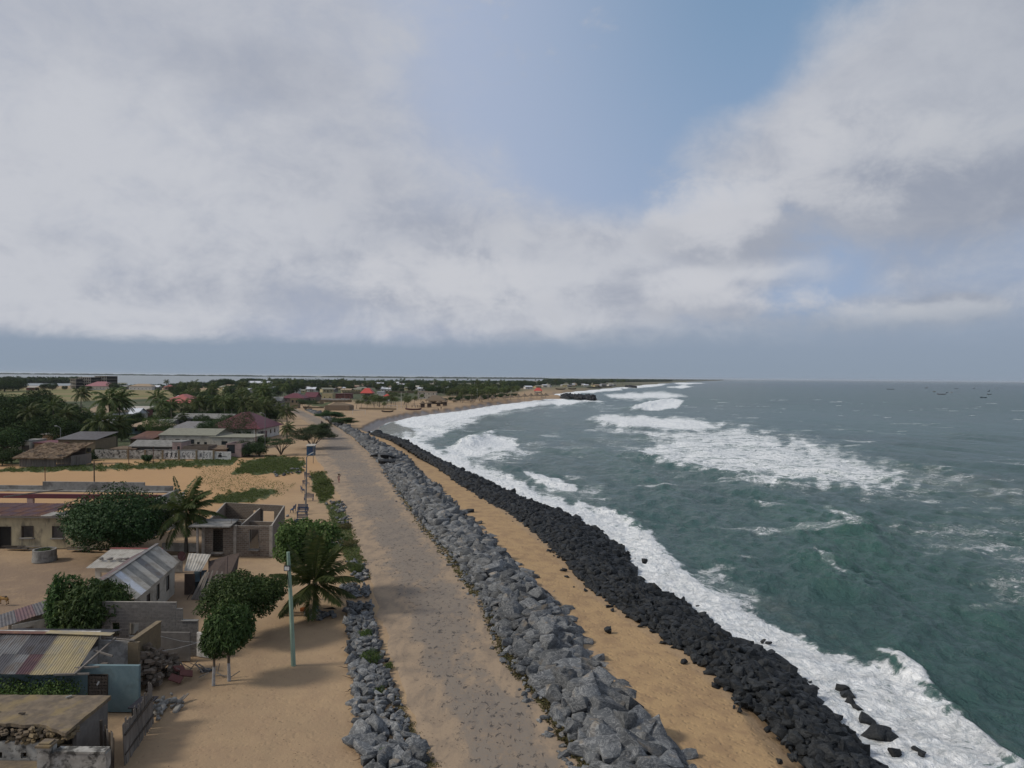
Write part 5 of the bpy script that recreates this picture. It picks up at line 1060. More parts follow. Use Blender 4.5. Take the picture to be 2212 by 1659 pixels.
# ---- poles and lamps
def flood(t, p, d=(0,-1)):
    b = MB(); b.box(p,(.42,.12,.36)); b.build('lamp_housing', M['cloth_dark'], t); b = MB(); b.box((p[0],p[1]-.065,p[2]),(.32,.012,.26)); b.build('lamp_glass', M['white_paint'], t)
t = pole('light_pole', 'green painted wooden pole with one floodlight standing in the sand', 'light pole', tuple(P(634,1437)), 7.8, .17, .12, 'green_pole', (-.45,.1)); q = t.location; flood(t, (q.x-.42,q.y-.18,6.75))
b = MB(); b.tube([(q.x-.42,q.y-.1,6.5),(q.x-.30,q.y-.14,5.4)],.03,5); b.build('cable', M['cloth_dark'], t)
t = pole('street_lamp', 'grey metal street lamp with a bent arm standing among the blue benches', 'street lamp', tuple(P(660,1109)), 8.2, .13, .08, 'steel', (.1,0)); q = t.location
b = MB(); b.tube([(q.x+.1,q.y,8.15),(q.x+.35,q.y,8.45),(q.x+.9,q.y,8.8)],.06,6); b.build('arm', M['steel'], t); b = MB(); b.box((q.x+.75,q.y,8.72),(.75,.2,.12),0,0,-.5); b.build('lamp_head', M['white_paint'], t); b = MB(); b.box((q.x-.1,q.y-.1,5.9),(.2,.12,.3)); b.build('junction_box', M['steel'], t)
def lamp2(u_, v_, zt, lb, arm=1, mk='steel'):
    t = pole('street_lamp', lb, 'street lamp', tuple(P(u_,v_)), zt, .13, .09, mk); q = t.location; b = MB(); b.tube([(q.x,q.y,zt),(q.x+.5*arm,q.y,zt+.35),(q.x+1.1*arm,q.y,zt+.5)],.06,5); b.build('arm', M[mk], t); b = MB(); b.box((q.x+1.2*arm,q.y,zt+.5),(.6,.25,.12)); b.build('lamp_head', M['white_paint'], t)
lamp2(572.3,966,9.0,'tall street lamp in front of the house with the burgundy roof',-1)
lamp2(130.5,975,6.0,'grey street lamp among the trees behind the thatched shack',-1)
for u_, v_, zt, lb, mk in [(97,1062,4.2,'thin rusty pole behind the grey parapet at the left','rust_steel'),(203,1085,6.4,'thick dark wooden post behind the portico','wood_dark'),(278,1005,4.0,'thin post on the grass in front of the painted wall, left one','rust_steel'),(331,1003,4.0,'thin post on the grass in front of the painted wall, right one','rust_steel'),
                           (676.5,1000,4.0,'bare pole by the blue kiosk','wood_grey'),(744,873,12,'tall pole on the sand behind the straw fence','wood_grey'),(1030.5,868,11,'white lamp pole between the beach parasols','white_paint'),(1025,850,14,'white floodlight mast above the palm grove','white_paint'),(1133,868,8,'short pole at the parasols near the lifeguard tower','wood_grey'),
                           (866.5,881,10,'white topped pole in the young palm grove on the beach','white_paint'),(552.5,975,7.5,'bare rusty pole beside the pink ruined box','rust_steel'),(549,968,5,'short white post beside the bush','white_paint'),(628,868,9,'utility pole by the dark red roofs','wood_grey'),(1000,842,9,'thin utility pole over the far palms','wood_grey')]:
    pole('pole', lb, 'pole', tuple(P(u_,v_)), zt, .12 if zt > 5 else .07, .08 if zt > 5 else .06, mk)
# ---- benches
def bench(lb, u_, v_, rz, double=False, L_=1.5):
    t = thing('bench', lb, 'bench', tuple(P(u_,v_)), rz, 'blue slatted benches on the sand'); m_ = M['blue_paint']
    for k, (y_, z_, a) in enumerate([(-.22,.44,0),(-.07,.45,0),(.08,.44,0)]): b = MB(); b.box((0,y_,z_),(L_,.12,.035)); link('seat_slat', b.mesh('seat_slat', m_), t)
    for z_ in (.62,.80,.97): b = MB(); b.box((0,.24+(z_-.6)*.15,z_),(L_,.03,.12)); link('back_slat', b.mesh('back_slat', m_), t)
    for sx in (-1,1):
        b = MB(); x_ = sx*(L_/2-.08); b.box((x_,-.22,.21),(.07,.07,.42)); b.box((x_,.20,.52),(.07,.07,1.04)); b.box((x_,0,.40),(.06,.5,.05)); link('leg_frame', b.mesh('leg_frame', m_), t)
BN = [(665,1034,1.2,'farthest blue bench, in front of the shrubs'),(661,1049,1.3,'second farthest blue bench, seen from its end'),(654,1063,2.0,'blue bench turned away beside the street lamp, third from the far end'),(667,1081,0.05,'blue bench showing its slatted back, just right of the lamp post'),
      (633,1106,-1.5,'blue bench set sideways left of the row, facing right'),(656,1103,3.1,'blue bench close behind the lamp post foot, upper of the pair'),(653,1111,0.1,'blue bench close to the lamp post foot, lower of the pair'),(652,1128,.05,'blue bench facing the bench with high legs, just above the leafy tree'),(648,1138,3.2,'nearest blue bench, half hidden by the leafy tree')]
for u_, v_, rz, lb in BN: bench(lb, u_, v_, rz)
# ---- weeds in the near rock row
for u_, v_, rx, n, s_, lb in [(790,1378,.62,900,51,'green leafy weed clump in the rock row, farthest of the three'),(800,1432,.85,1300,52,'big green weed clump in the middle of the rock row'),(820,1500,.42,500,53,'small green weed clump low in the rock row'),(841,1444,.35,300,54,'small weed tuft at the road side edge of the rock row'),(832,1628,.4,350,55,'weed tuft between the nearest stones of the rock row'),(1275,1520,.0,0,56,'')]:
    if not n: continue
    q = P(u_, v_); t = thing('weed_clump', lb, 'weeds', tuple(q)); r = np.random.default_rng(s_); V, Q = blob_leaves(ragged(r, rx, rx*.55, rx*.5, 7), n, .13, .05, s_); link('foliage', np_mesh('foliage', V, Q, M['bright_leaf']), t); b = MB(); limbs(b, 0, rx*.8, rx*.5, 7, r, .015); link('stem', b.mesh('stem', M['bark']), t)
# ---- driftwood
r = random.Random(77)
for i, (u_, v_) in enumerate([(762,1400),(764,1440),(770,1470),(768,1488),(776,1530),(782,1568),(790,1590),(783,1608),(781,1632)]):
    q = P(u_, v_); t = thing('driftwood', ['dry crooked branch on the sand beside the rock row, %s of nine' % w_ for w_ in ('farthest','second farthest','third farthest','fourth farthest','middle one','fourth nearest','third nearest','second nearest','nearest')][i], 'branch', tuple(q)); b = MB()
    for k in range(4):
        p = q+V3(r.uniform(-.3,.3), r.uniform(-.3,.3), .04); pts = [p]; a = r.uniform(0,6.28)
        for s_ in range(5): a += r.uniform(-.7,.7); pts.append(pts[-1]+V3(math.cos(a)*.17, math.sin(a)*.17, r.uniform(-.01,.05)))
        b.tube(pts, [.035,.032,.026,.02,.014,.006], 5)
    b.build('branch', M['wood_brown'], t)
t = thing('driftwood', 'grey forked dead branch lying between the two whitewashed mango trunks', 'branch', tuple(P(478,1465))); q = P(478,1465); b = MB(); b.tube([q+V3(.6,.1,.06),q+V3(0,.2,.09),q+V3(-.5,.5,.15)],.045,6); b.tube([q+V3(-.1,.2,.09),q+V3(-.4,.1,.1)],.03,5); b.tube([q+V3(-.45,.5,.14),q+V3(-.4,.7,.7)],.03,5); b.tube([q+V3(.6,.1,.05),q+V3(1.1,.3,.35)],.035,5); b.build('branch', M['wood_grey'], t)
# ---- goat
def skin(name, pts, edges, rad, m_, parent, sub=2):
    me = bpy.data.meshes.new(name); me.from_pydata([tuple(p) for p in pts], edges, []); o = link(name, me, parent); me.materials.append(m_)
    o.modifiers.new('skin','SKIN'); sv = me.skin_vertices[0].data
    for i, rr in enumerate(rad): sv[i].radius = (rr, rr) if not hasattr(rr,'__len__') else rr
    sv[0].use_root = True; md = o.modifiers.new('sub','SUBSURF'); md.levels = sub; md.render_levels = sub; return o
q = P(8,1305); t = thing('goat', 'tan goat with a dark back standing in the yard, cut by the left edge', 'goat', tuple(q), math.pi)
pts = [(0,0,.52),(.25,0,.53),(-.25,0,.54),(.32,.09,.40),(.33,.09,.20),(.32,.09,.02),(.32,-.09,.40),(.33,-.09,.20),(.32,-.09,.02),(-.30,.10,.42),(-.27,.10,.26),(-.36,.10,.20),(-.34,.10,.02),(-.30,-.10,.42),(-.27,-.10,.26),(-.36,-.10,.20),(-.34,-.10,.02),(.42,0,.66),(.50,0,.80),(.62,0,.77),(-.38,0,.60)]
ed = [(0,1),(0,2),(1,3),(3,4),(4,5),(1,6),(6,7),(7,8),(2,9),(9,10),(10,11),(11,12),(2,13),(13,14),(14,15),(15,16),(1,17),(17,18),(18,19),(2,20)]
skin('body', pts, ed, [(.15,.17),(.13,.15),(.13,.15),.06,.035,.03,.06,.035,.03,.075,.045,.03,.03,.075,.045,.03,.03,.075,.065,.035,.02], M['fur_tan'], t)
b = MB(); [b.box((x_,y_,.03),(.075,.07,.06)) for x_, y_ in ((.33,.09),(.33,-.09),(-.34,.10),(-.34,-.10))]; link('hoof', b.mesh('hoof', M['hair']), t); b = MB(); b.tube([(-.25,0,.625),(0,0,.61),(.25,0,.61)],[.08,.09,.08],8); link('back_patch', b.mesh('back_patch', M['cloth_dark']), t); b = MB(); b.tube([(.52,.04,.84),(.46,.07,.94)],[.015,.006],5); b.tube([(.52,-.04,.84),(.46,-.07,.94)],[.015,.006],5); link('horn', b.mesh('horn', M['hair']), t)
# ---- people
def person(lb, u_, v_, rz, h=1.7, top='cloth_dark', bottom='cloth_dark', stride=.12, arms='down', lean=0.0):
    t = thing('person', lb, 'person', tuple(P(u_,v_)), rz); k = h/1.7; s_ = stride
    pts = [(0,0,.92),(0,lean*.12,1.12),(0,lean*.3,1.38),(0,lean*.36,1.50),(0,lean*.45-.01,1.60),(0,lean*.48-.02,1.66),(-.10,0,.86),(-.11,s_,.48),(-.11,s_*.6,.07),(-.11,s_*.6-.12,.03),(.10,0,.86),(.11,-s_,.49),(.11,-s_*1.4,.07),(.11,-s_*1.4-.12,.03)]
    if arms == 'up': pts += [(-.19,lean*.3,1.40),(-.27,0,1.14),(-.25,-.06,.90),(.19,lean*.3,1.42),(.34,0,1.62),(.16,-.04,1.86)]
    else: pts += [(-.19,lean*.3,1.40),(-.25,.03,1.13),(-.24,-.08,.88),(.19,lean*.3,1.40),(.25,-.03,1.13),(.24,-.12,.90)]
    ed = [(0,1),(1,2),(2,3),(3,4),(4,5),(0,6),(6,7),(7,8),(8,9),(0,10),(10,11),(11,12),(12,13),(2,14),(14,15),(15,16),(2,17),(17,18),(18,19)]
    rad = [(.15,.11),(.13,.10),(.16,.11),.055,.085,.08,.09,.06,.045,.035,.09,.06,.045,.035,.06,.045,.035,.06,.045,.035]
    o = skin('body', [tuple(c_*k for c_ in p) for p in pts], ed, [tuple(x*k for x in r_) if hasattr(r_,'__len__') else r_*k for r_ in rad], M['skin'], t, 1)
    b = MB(); b.tube([(0,0,.80*k),(0,lean*.12*k,1.12*k),(0,lean*.28*k,1.45*k)],[.17*k,.155*k,.185*k],10); link('top', b.mesh('top', M[top]), t)
    b = MB(); b.tube([(-.10*k,0,.90*k),(-.11*k,s_*k,.46*k),(-.11*k,s_*.7*k,.2*k)],[.12*k,.085*k,.07*k],8); b.tube([(.10*k,0,.90*k),(.11*k,-s_*k,.46*k),(.11*k,-s_*1.25*k,.2*k)],[.12*k,.085*k,.07*k],8); link('trousers', b.mesh('trousers', M[bottom]), t)
    b = MB(); b.tube([(0,(lean*.46+.0)*k,1.60*k),(0,(lean*.48+.01)*k,1.72*k)],[.10*k,.085*k],8); link('hair', b.mesh('hair', M['hair']), t)
    b = MB(); y_ = lean*.46-.10; b.box((-.03*k,y_*k,1.63*k),(.02,.01,.012)); b.box((.03*k,y_*k,1.63*k),(.02,.01,.012)); b.box((0,y_*k,1.56*k),(.04,.01,.01)); link('face', b.mesh('face', M['hair']), t); return t
t = person('barefoot child in pale pink walking down the road carrying a basin on the head', 732, 1043, .3, 1.5, 'cloth_pink', 'cloth_pink', .1, 'up')
q = t.location; bz = thing('basin', 'wide dark basin balanced on the head of the walking child', 'basin', (q.x,q.y,1.49)); b = MB(); n = 16
for rr, z_ in ((.15,0),(.27,.17),(.29,.17),(.25,.14),(.13,.03)): b.v += [(q.x+rr*math.cos(6.2832*i/n), q.y+rr*math.sin(6.2832*i/n), 1.49+z_) for i in range(n)]
for k in range(4): b.f += [(k*n+i, k*n+(i+1)%n, (k+1)*n+(i+1)%n, (k+1)*n+i) for i in range(n)]
b.f += [tuple(range(n))[::-1], tuple(4*n+i for i in range(n))]; b.build('bowl', M['wood_brown'], bz)
for a in [('person in dark clothes standing on the road beside the flat acacia, left of the two',694.5,918.5,.3,1.75),('person in dark clothes standing on the road beside the flat acacia, right of the two',697.2,918.8,-.4,1.7),
          ('first of four dark figures on the sand by the young palms, farthest left',890,880.8,1.2,1.75),('dark figure second from the left on the sand before the palms',897,880.8,.2,1.75),('dark figure third from the left on the sand before the palms',901.6,880.6,-.2,1.75),('dark figure nearest to the small thatched huts',905.2,880.6,.1,1.75),
          ('person bending forward at the water edge below the huts',947,886.8,1.5,1.6),('person standing upright at the water edge below the huts',952.8,884.8,0,1.8)]:
    person(*a, lean=.9 if 'bending' in a[0] else 0.0, top='cloth_white' if 'second' in a[0] else 'cloth_dark')
# ---- dark blocks on the sea wall
for i, (u_, v_, w_, h_, lb) in enumerate([(816,985,7.2,1.0,'long flat black slab among the grey boulders, the farther one'),(838,995,6.6,1.0,'long black slab lying on the grey boulders, upper one of the stack'),(835,1000,7.0,1.0,'long black slab lying on the grey boulders, lower one of the stack')]):
    q = P(u_, v_, .6); V, Fc = rock_mesh(700+i, 2, None, (1.0,.45,.35)); V = V/np.abs(V).max(0)*np.array([w_/2*.55,.8,.55]); t = thing('black_slab', lb, 'rock slab', (q.x,q.y,.9+(.6 if i == 1 else 0)), .05); link('slab', np_mesh('slab', V, Fc, M_BLACK), t)
# single dark lumps on the beach strip
for u_, v_, s_, lb in [(1013,1106,.9,'rounded dark lump alone on the sand strip, nearer the grey wall'),(1393,1213,.5,'small black stone alone on the sand strip beside the breakwater'),(1300,1230,.45,'small dark stone in the middle of the sand strip'),(797,934,.9,'brown weed lump at the tip of the black breakwater'),(1312,1360,.45,'flat dark stone in the middle of the lower sand strip')]:
    q = P(u_, v_, -.1); t = thing('loose_stone', lb, 'stone', tuple(q)); V, Fc = rock_mesh(int(u_), 1, None); link('stone', np_mesh('stone', V*s_, Fc, M_BLACK), t)
q = P(250,1398); t = thing('loose_stone', 'flat grey stone on the sand left of the pair of mango trees', 'stone', tuple(P(447,1447))); V, Fc = rock_mesh(91,1,None); link('stone', np_mesh('stone', V*np.array([.5,.35,.25]), Fc, M_GREY), t)
# ---- kiosk
q = P(670,984); t = thing('kiosk', 'tall narrow blue kiosk with a pale tin top beside the road', 'kiosk', tuple(q)); b = MB(); b.box((q.x,q.y+.8,1.2),(1.8,1.6,2.4)); b.build('body', M['kiosk_blue'], t); b = MB(); b.slab([V3(q.x-1.1,q.y-.3,2.42),V3(q.x+1.1,q.y-.3,2.42),V3(q.x+1.1,q.y+1.9,2.75),V3(q.x-1.1,q.y+1.9,2.75)],.06); b.build('roof', M['tin_pale'], t); b = MB(); b.box((q.x,q.y-.02,1.3),(1.4,.03,.9)); b.build('hatch', M['blue_paint'], t); b = MB(); b.box((q.x+.92,q.y+.8,1.1),(.03,.9,2.0)); b.build('door', M['shutter_grey'], t)
# ================================================================== painted wall
def painted_wall():
    A, B = P(205,993), P(499,992); Y = 167.4; x0, x1 = A.x/A.y*Y, B.x/B.y*Y; t = thing('painted_wall', "long white painted boundary wall lettered G'G'S NEST with painted figures", 'wall', ((x0+x1)/2,Y,0))
    us = [205,277,314,352,387,425,462,499]; xs = [x0+(x1-x0)*(u_-205)/294. for u_ in us]
    for i in range(7):
        b = MB(); h_ = 2.05 if i < 6 else 1.85; b.box(((xs[i]+xs[i+1])/2,Y,h_/2),(xs[i+1]-xs[i]-.01,.2,h_)); b.build('panel', M['white_plaster' if i > 2 else 'stained_parapet'], t)
    for i in range(1,7): b = MB(); b.box((xs[i],Y-.06,1.07),(.42,.32,2.14)); b.build('pillar', M['mud_wall'], t)
    b = MB(); b.box(((xs[2]+xs[5])/2,Y,2.16),(xs[5]-xs[2]+.3,.34,.09)); b.build('coping', M['concrete'], t)
    def stroke(b, pts, w_=.11):
        for p, q in zip(pts, pts[1:]): b.beam((p[0],Y-.113,p[1]),(q[0],Y-.113,q[1]),.012,w_)
    Gs = [(.62,.86),(.40,1.0),(.12,.82),(.05,.45),(.25,.08),(.50,.12),(.60,.30),(.58,.48),(.30,.46)]; L_ = {'G':[Gs,[(.58,.40),(.66,-.05)]],"'":[[(.1,1.0),(.02,.78)]],'S':[[(.55,1.0),(.25,.85),(.18,.62),(.42,.45),(.36,.18),(.05,.02)]],
          'N':[[(.05,0),(.12,.95)],[(.12,.95),(.45,.10)],[(.45,.10),(.58,1.0)]],'E':[[(.10,1.0),(.05,0)],[(.10,1.0),(.60,.98)],[(.08,.55),(.45,.58)],[(.05,.02),(.55,.0)]],'T':[[(.0,.92),(.65,1.0)],[(.34,.95),(.24,0)]]}
    def word(s_, xa, xb, name):
        b = MB(); n = len(s_); adv = [.35 if c_ == "'" else 1.0 for c_ in s_]; tot = sum(adv); x_ = xa; k = (xb-xa)/tot
        for c_, a in zip(s_, adv):
            for st in L_[c_]: stroke(b, [(x_+px*k*1.05, .40+pz*1.18) for px, pz in st])
            x_ += a*k
        b.build(name, M['ink'], t)
    word("G'G'S", xs[4]+.75, xs[5]-.35, 'lettering'); word('NEST', xs[5]+.75, xs[6]-.35, 'lettering')
    b = MB(); r = random.Random(4)      # three rough dancing figures
    for k in range(3):
        cx = xs[3]+1.0+k*1.05; stroke(b, [(cx,1.45),(cx+.05,1.0),(cx-.1,.75)],.32); stroke(b, [(cx,1.55),(cx+.02,1.75)],.22); stroke(b, [(cx-.4,1.25),(cx,1.3),(cx+.4,1.5)],.12); stroke(b, [(cx-.3,.35),(cx-.1,.75),(cx+.3,.4)],.16); stroke(b,[(cx-.35,.3),(cx-.1,.3)],.1)
    b.build('painted_figures', M['ink'], t)
    b = MB(); cx = xs[6]+1.55; stroke(b, [(cx-.5,.75),(cx+.35,.75)],.55); stroke(b, [(cx-.35,1.05),(cx+.2,1.05)],.35); stroke(b, [(cx-.35,1.42),(cx+.35,1.42)],.12); stroke(b, [(cx-.12,1.5),(cx+.15,1.5)],.22); stroke(b, [(cx+.3,.75),(cx+1.6,.62)],.14); b.build('painted_figure', M['ink'], t)
    b = MB()
    for i in range(26): xx = xs[0]+.8+r.random()*(xs[3]-xs[0]-2); zz = r.uniform(.4,1.6); stroke(b, [(xx,zz),(xx+r.uniform(-.5,.5),zz+r.uniform(-.4,.4)),(xx+r.uniform(-.5,.5),zz+r.uniform(-.4,.4))],.05)
    b.build('scribbles', M['ink'], t)
painted_wall()
# ================================================================== thatched plank shack
q0, q1 = P(42,1008), P(125,1008); Y = q0.y; t = thing('plank_shack', 'shack of upright grey planks with a shaggy brown thatched roof beyond the pitch', 'shack', ((q0.x+q1.x)/2,Y,0)); r = random.Random(8); n = 52; wv = q1.x-q0.x
me = None; b = MB(); b.box((0,0,1.0),(.15,.03,2.0)); me = b.mesh('plank', M['wood_grey'])
for i in range(n): o = link('plank', me, t); o.location = V3(q0.x+wv*(i+.5)/n, Y+r.uniform(-.03,.03), 0)-t.location; o.rotation_euler = (0,r.uniform(-.02,.02),0); o.scale = (1,1,r.uniform(.95,1.05))
for i in range(22): o = link('plank', me, t); o.location = V3(q1.x+.1+i*.20*.9, Y+.3+i*.35*.5, 0)-t.location; o.rotation_euler = (0,0,.7); o.scale = (1.3,1,1.25 if i < 8 else 1.0)
b = MB(); n = 22; V = []; Q = []
for j in range(n):
    for i in range(n):
        u_, v_ = i/(n-1), j/(n-1); x_ = q0.x-1.2+(wv+2.6)*u_+2.2*v_; y_ = Y-.5+8*v_; z_ = 1.95+2.7*v_+(float(fbm(np.array(x_*.9),np.array(y_*.9)))-.5)*.55-.5*(1-abs(2*u_-1)**.5)*v_; V.append((x_,y_,z_))
for j in range(n-1):
    for i in range(n-1): k = j*n+i; Q.append((k,k+1,k+n+1,k+n))
b.add(V,Q); nn0 = len(V); b.add([(x_,y_,z_-.25) for x_,y_,z_ in V], [f_[::-1] for f_ in Q]); b.f += [(i+1,i,nn0+i,nn0+i+1) for i in range(n-1)]+[((i+1)*n+n-1,i*n+n-1,nn0+i*n+n-1,nn0+(i+1)*n+n-1)[::-1] for i in range(n-1)]
b.build('roof', M['shack_roof'], t)
b = MB(); r = random.Random(18)
for i in range(420): p = V3(*V[r.randrange(len(V))])+V3(r.uniform(-.2,.2),r.uniform(-.2,.2),.03); a = r.uniform(0,3.1); b.beam(p, p+V3(math.cos(a)*.55,-abs(math.sin(a))*.5,-.10+r.uniform(-.05,.14)), .10, .04)
b.build('thatch_bundles', M['shack_roof'], t, kind='stuff')
b = MB(); b.box((q1.x+2.6,Y+4.5,1.1),(.1,6,2.2),-.15); wall(b,(q0.x,Y+7.2),(q1.x+2,Y+7.2),3.4,.1); wall(b,(q0.x,Y+.2),(q0.x,Y+7.1),2.0,.08); b.build('wall', M['wood_grey'], t)
# ================================================================== houses of the middle distance
H_ = house
H_('grey plaster box house with one dark window behind the plank shack', 38,66,985,954,952,6,'flat','pale_plaster','concrete', wins=[(.33,.95,.35,.75)], over=.1, name='box_house')
H_('peach walled low building behind the plank shack, left of the small store', 73,147,985,958,955,6,'flat','peach_plaster','tin_burgundy', nwin=1, over=.3, name='low_building')
H_('small pale roofed store with a red side wall above the peach building', 90,140,962,938,931,6,'shed','peach_plaster','tin_pale', wins=[(.5,.9,.02,.8)], name='store')
H_('dark patched low tin roofed building beneath the cluster of tall palms', 124,208,985,949,932,9,'shed','mud_wall','tin_dark', nwin=3, name='tin_roofed_house')
H_('white house with a tan hipped roof behind the leftmost palms', 170,248,914,891,875,11,'hip','white_plaster','tile_tan', nwin=6, sidewin=2)
H_('house with a silvery sheet roof right of the tan hipped house', 250,297,910,894,881,9,'gable','pale_plaster','tin_white', nwin=2)
H_('small red walled house with a pale lean roof behind the palms', 268,312,902,886,877,8,'shed','red_paint','tin_pale', nwin=2)
H_('bluish walled long house with a tan hipped roof and a small gable', 271,348,938,922,906,11,'hip','blue_plaster','tile_tan', nwin=5)
H_('house with a plain dark grey gabled roof behind the tan hipped one', 318,370,928,913,905,9,'gable','grey_block','asbestos', nwin=2)
H_('grey asbestos roofed shed behind the painted wall', 283,372,985,964,950,7,'gable','grey_block','asbestos', wins=[(.05,.95,.35,.8)], name='long_shed', over=.6)
H_('pink gable ended annexe joined to the asbestos roofed shed', 372,392,986,956,951,5,'flat','pink_plaster','asbestos', wins=[(.55,.85,.1,.75)], over=.1, name='annexe')
H_('low brown topped lean to with orange wall behind the left of the painted wall', 241,290,986,975,967,5,'shed','peach_plaster','shack_roof', nwin=0, name='lean_to')
H_('low brown topped lean to with orange wall in front of the long arched house', 443,486,988,970,962,4,'shed','peach_plaster','shack_roof', nwin=0, name='lean_to')
H_('low house roofed in rusty and pale sheets between palms and the yellow green tree', 281,328,965,948,931,9,'shed','mud_wall','tin_rust', nwin=2)
H_('ruined rubble wall enclosure right behind the dancing figures', 394,450,989,964,960,5,'none','brown_block','concrete', nwin=0, name='ruined_enclosure')
t = H_('long pinkish house with an olive roof and a row of dark arches', 342,466,966,940,925,13,'gable','pale_plaster','tin_olive', wins=[(.05,.12,.28,.62),(.175,.25,.28,.62),(.29,.37,.28,.66),(.415,.50,.28,.66),(.54,.63,.28,.66),(.68,.73,.25,.45),(.81,.86,.25,.45)], over=.35, name='arched_house')
H_('lower wing with a flat olive roof right of the arched house', 453,548,968,944,937,9,'shed','pale_plaster','tin_olive', wins=[(.26,.40,.30,.62)], over=.35, name='house_wing')
t = H_('small ruined pink box building with a grey shutter after the painted wall', 488,522,987,958,955,5.5,'none','pink_plaster','concrete', wins=[(.06,.58,.28,.92)], name='ruined_box')
H_('red hipped roof two storey house with cream walls and balconies', 347,420,891,870,851,17,'hip','yellow_plaster','tin_red', nwin=4, storeys=2, over=1.2, name='two_storey_house')
H_('dark red roofed house behind the two storey red roofed one', 382,414,858,851,844,12,'hip','pink_plaster','tin_burgundy', nwin=3)
H_('very long low house with a grey sheet roof left of the big round tree', 374,500,918,904,893,10,'gable','grey_block','asbestos', nwin=8, name='long_house')
H_('wide low building with several grey sheets for a roof before the long house', 366,430,938,925,910,13,'shed','brown_block','tin_grey', nwin=4, name='sheet_roofed_house')
H_('grey shed with a pale asbestos gable near the end of the sea wall', 577,608,878,866,857,8,'gable','grey_block','asbestos', nwin=3, name='shed')
t = H_('tall ochre roofless ruin with two window holes beside the sea wall end', 626,644,882,860,858,5,'none','mud_wall','concrete', wins=[(.2,.45,.55,.8),(.72,.9,.55,.8)], name='ruined_tower', cat='ruin')
H_('long dark red hipped house beyond the ochre ruin', 604,658,869,860,849,16,'hip','brown_block','tin_burgundy', nwin=6)
H_('dark red gabled house end right of the long dark red one', 656,682,868,858,847,16,'gable','brown_block','tin_burgundy', nwin=3)
H_('bright white flat roofed house left of the two pale ones above the red roofs', 622,645,850,840.5,837.5,9,'flat','white_plaster','tin_white', nwin=3)
H_('pale low house with a white roof above the dark red gable', 660,682,846,840.5,836,9,'gable','white_plaster','tin_white', nwin=2)
H_('cream box building with a blank front by the side road', 695,719,862,850,848,9,'flat','yellow_plaster','tile_tan', nwin=2, over=.1, name='box_building')
H_('dark red walled store behind a row of white posts', 724,758,861,851,849,9,'flat','red_paint','tin_burgundy', nwin=3, name='store')
H_('beige flat roofed two storey block above the thatched pavilion', 902,941,862,847,844.5,12,'flat','pale_plaster','tile_tan', nwin=4, storeys=2, over=.3, name='block_house')
H_('white walled house beside the red roofed tower', 814,829,862,847,845,8,'flat','white_plaster','tin_white', nwin=2)
H_('small bright red roofed kiosk right of the red roofed tower', 828,842,866,856,851,5,'hip','white_plaster','tin_bright_red', nwin=1, name='kiosk', cat='kiosk')
H_('pink hipped roof house standing before the concrete hotel shell', 178,240,841,834,824,22,'hip','pale_plaster','tin_pink', nwin=7)
H_('low house with a tan roof on the edge of the dry field', 275,331,842.5,834.5,829,16,'hip','white_plaster','tile_tan', nwin=6)
H_('grey low house left of the tan roofed one on the field edge', 250,274,841,836,832,12,'gable','grey_block','asbestos', nwin=2)
H_('small dark red hut under the trees at the far left of the field', 55,76,843,837,834,8,'shed','red_paint','tin_pale', nwin=1, name='hut')
H_('white ended shed roof right of the field edge', 330,343,842.5,836,832,9,'gable','grey_block','tin_white', nwin=1, name='shed')
H_('low red tiled house behind the tall palms right of the field', 352,372,842,836,831,12,'hip','pink_plaster','tin_red', nwin=2)
H_('large pale blue roofed hall on the lagoon shore', 526,553,829,823,817,40,'hip','white_plaster','tin_blue', nwin=4, name='hall', cat='hall')
H_('long white roofed block beside the blue roofed hall', 530,580,833,827,823,30,'gable','white_plaster','tin_white', nwin=6, name='hall', cat='hall')
# compound fence with lattice in front of the burgundy roof
q0, q1 = P(558,958), P(588,952); t = thing('compound_wall', 'white compound wall with a lattice top in front of the burgundy roofed house', 'wall', ((q0.x+q1.x)/2,q0.y,0)); b = MB(); wall(b, (q0.x,q0.y), (q1.x,q1.y-6), 2.6, .25); b.build('wall', M['white_plaster'], t)
b = MB(); d = Vector((q1.x-q0.x,q1.y-6-q0.y,0))
for i in range(7): c_ = q0+d*(i+.5)/7; b.tube([c_+V3(-.35,0,2.95),c_+V3(0,0,3.3),c_+V3(.35,0,2.95),c_+V3(0,0,2.65),c_+V3(-.35,0,2.95)],.07,4)
b.beam(q0+V3(0,0,3.35),q0+d+V3(0,0,3.35),.2,.12); b.build('lattice', M['cloth_dark'], t); b = MB(); b.box(q0+d+V3(.1,-.2,1.8),(.35,.35,3.6)); b.build('gate_post', M['tin_burgundy'], t)
# burgundy roof
t = thing('house', 'white walled house with a steep burgundy hipped roof beside the road', 'house', (-85,228,0)); b = MB(); X0, X1, Y0, Y1 = -93.,-77.9,218.6,238.; wall(b,(X0,Y0),(X1,Y0),3.5,.2,[(8.2,9.6,1.2,2.5),(11.4,12.8,1.2,2.5)]); wall(b,(X1-.1,Y0+.1),(X1-.1,Y1),3.5,.2,[(2,3.3,1.2,2.5),(6,7.3,0,2.3),(10,11.3,1.2,2.5),(14,15.3,1.2,2.5)]); wall(b,(X0,Y1),(X1-.2,Y1),3.5,.2); wall(b,(X0+.1,Y0+.1),(X0+.1,Y1-.1),3.5,.2); b.build('wall', M['white_plaster'], t)
for o in [(8.2,9.6,1.2,2.5),(11.4,12.8,1.2,2.5)]: opening_fill(t,(X0,Y0),(X1,Y0),o)
for o in [(2,3.3,1.2,2.5),(10,11.3,1.2,2.5),(14,15.3,1.2,2.5)]: opening_fill(t,(X1-.1,Y0+.1),(X1-.1,Y1),o)
opening_fill(t,(X1-.1,Y0+.1),(X1-.1,Y1),(6,7.3,0,2.3),'door',pane='shutter_wood')
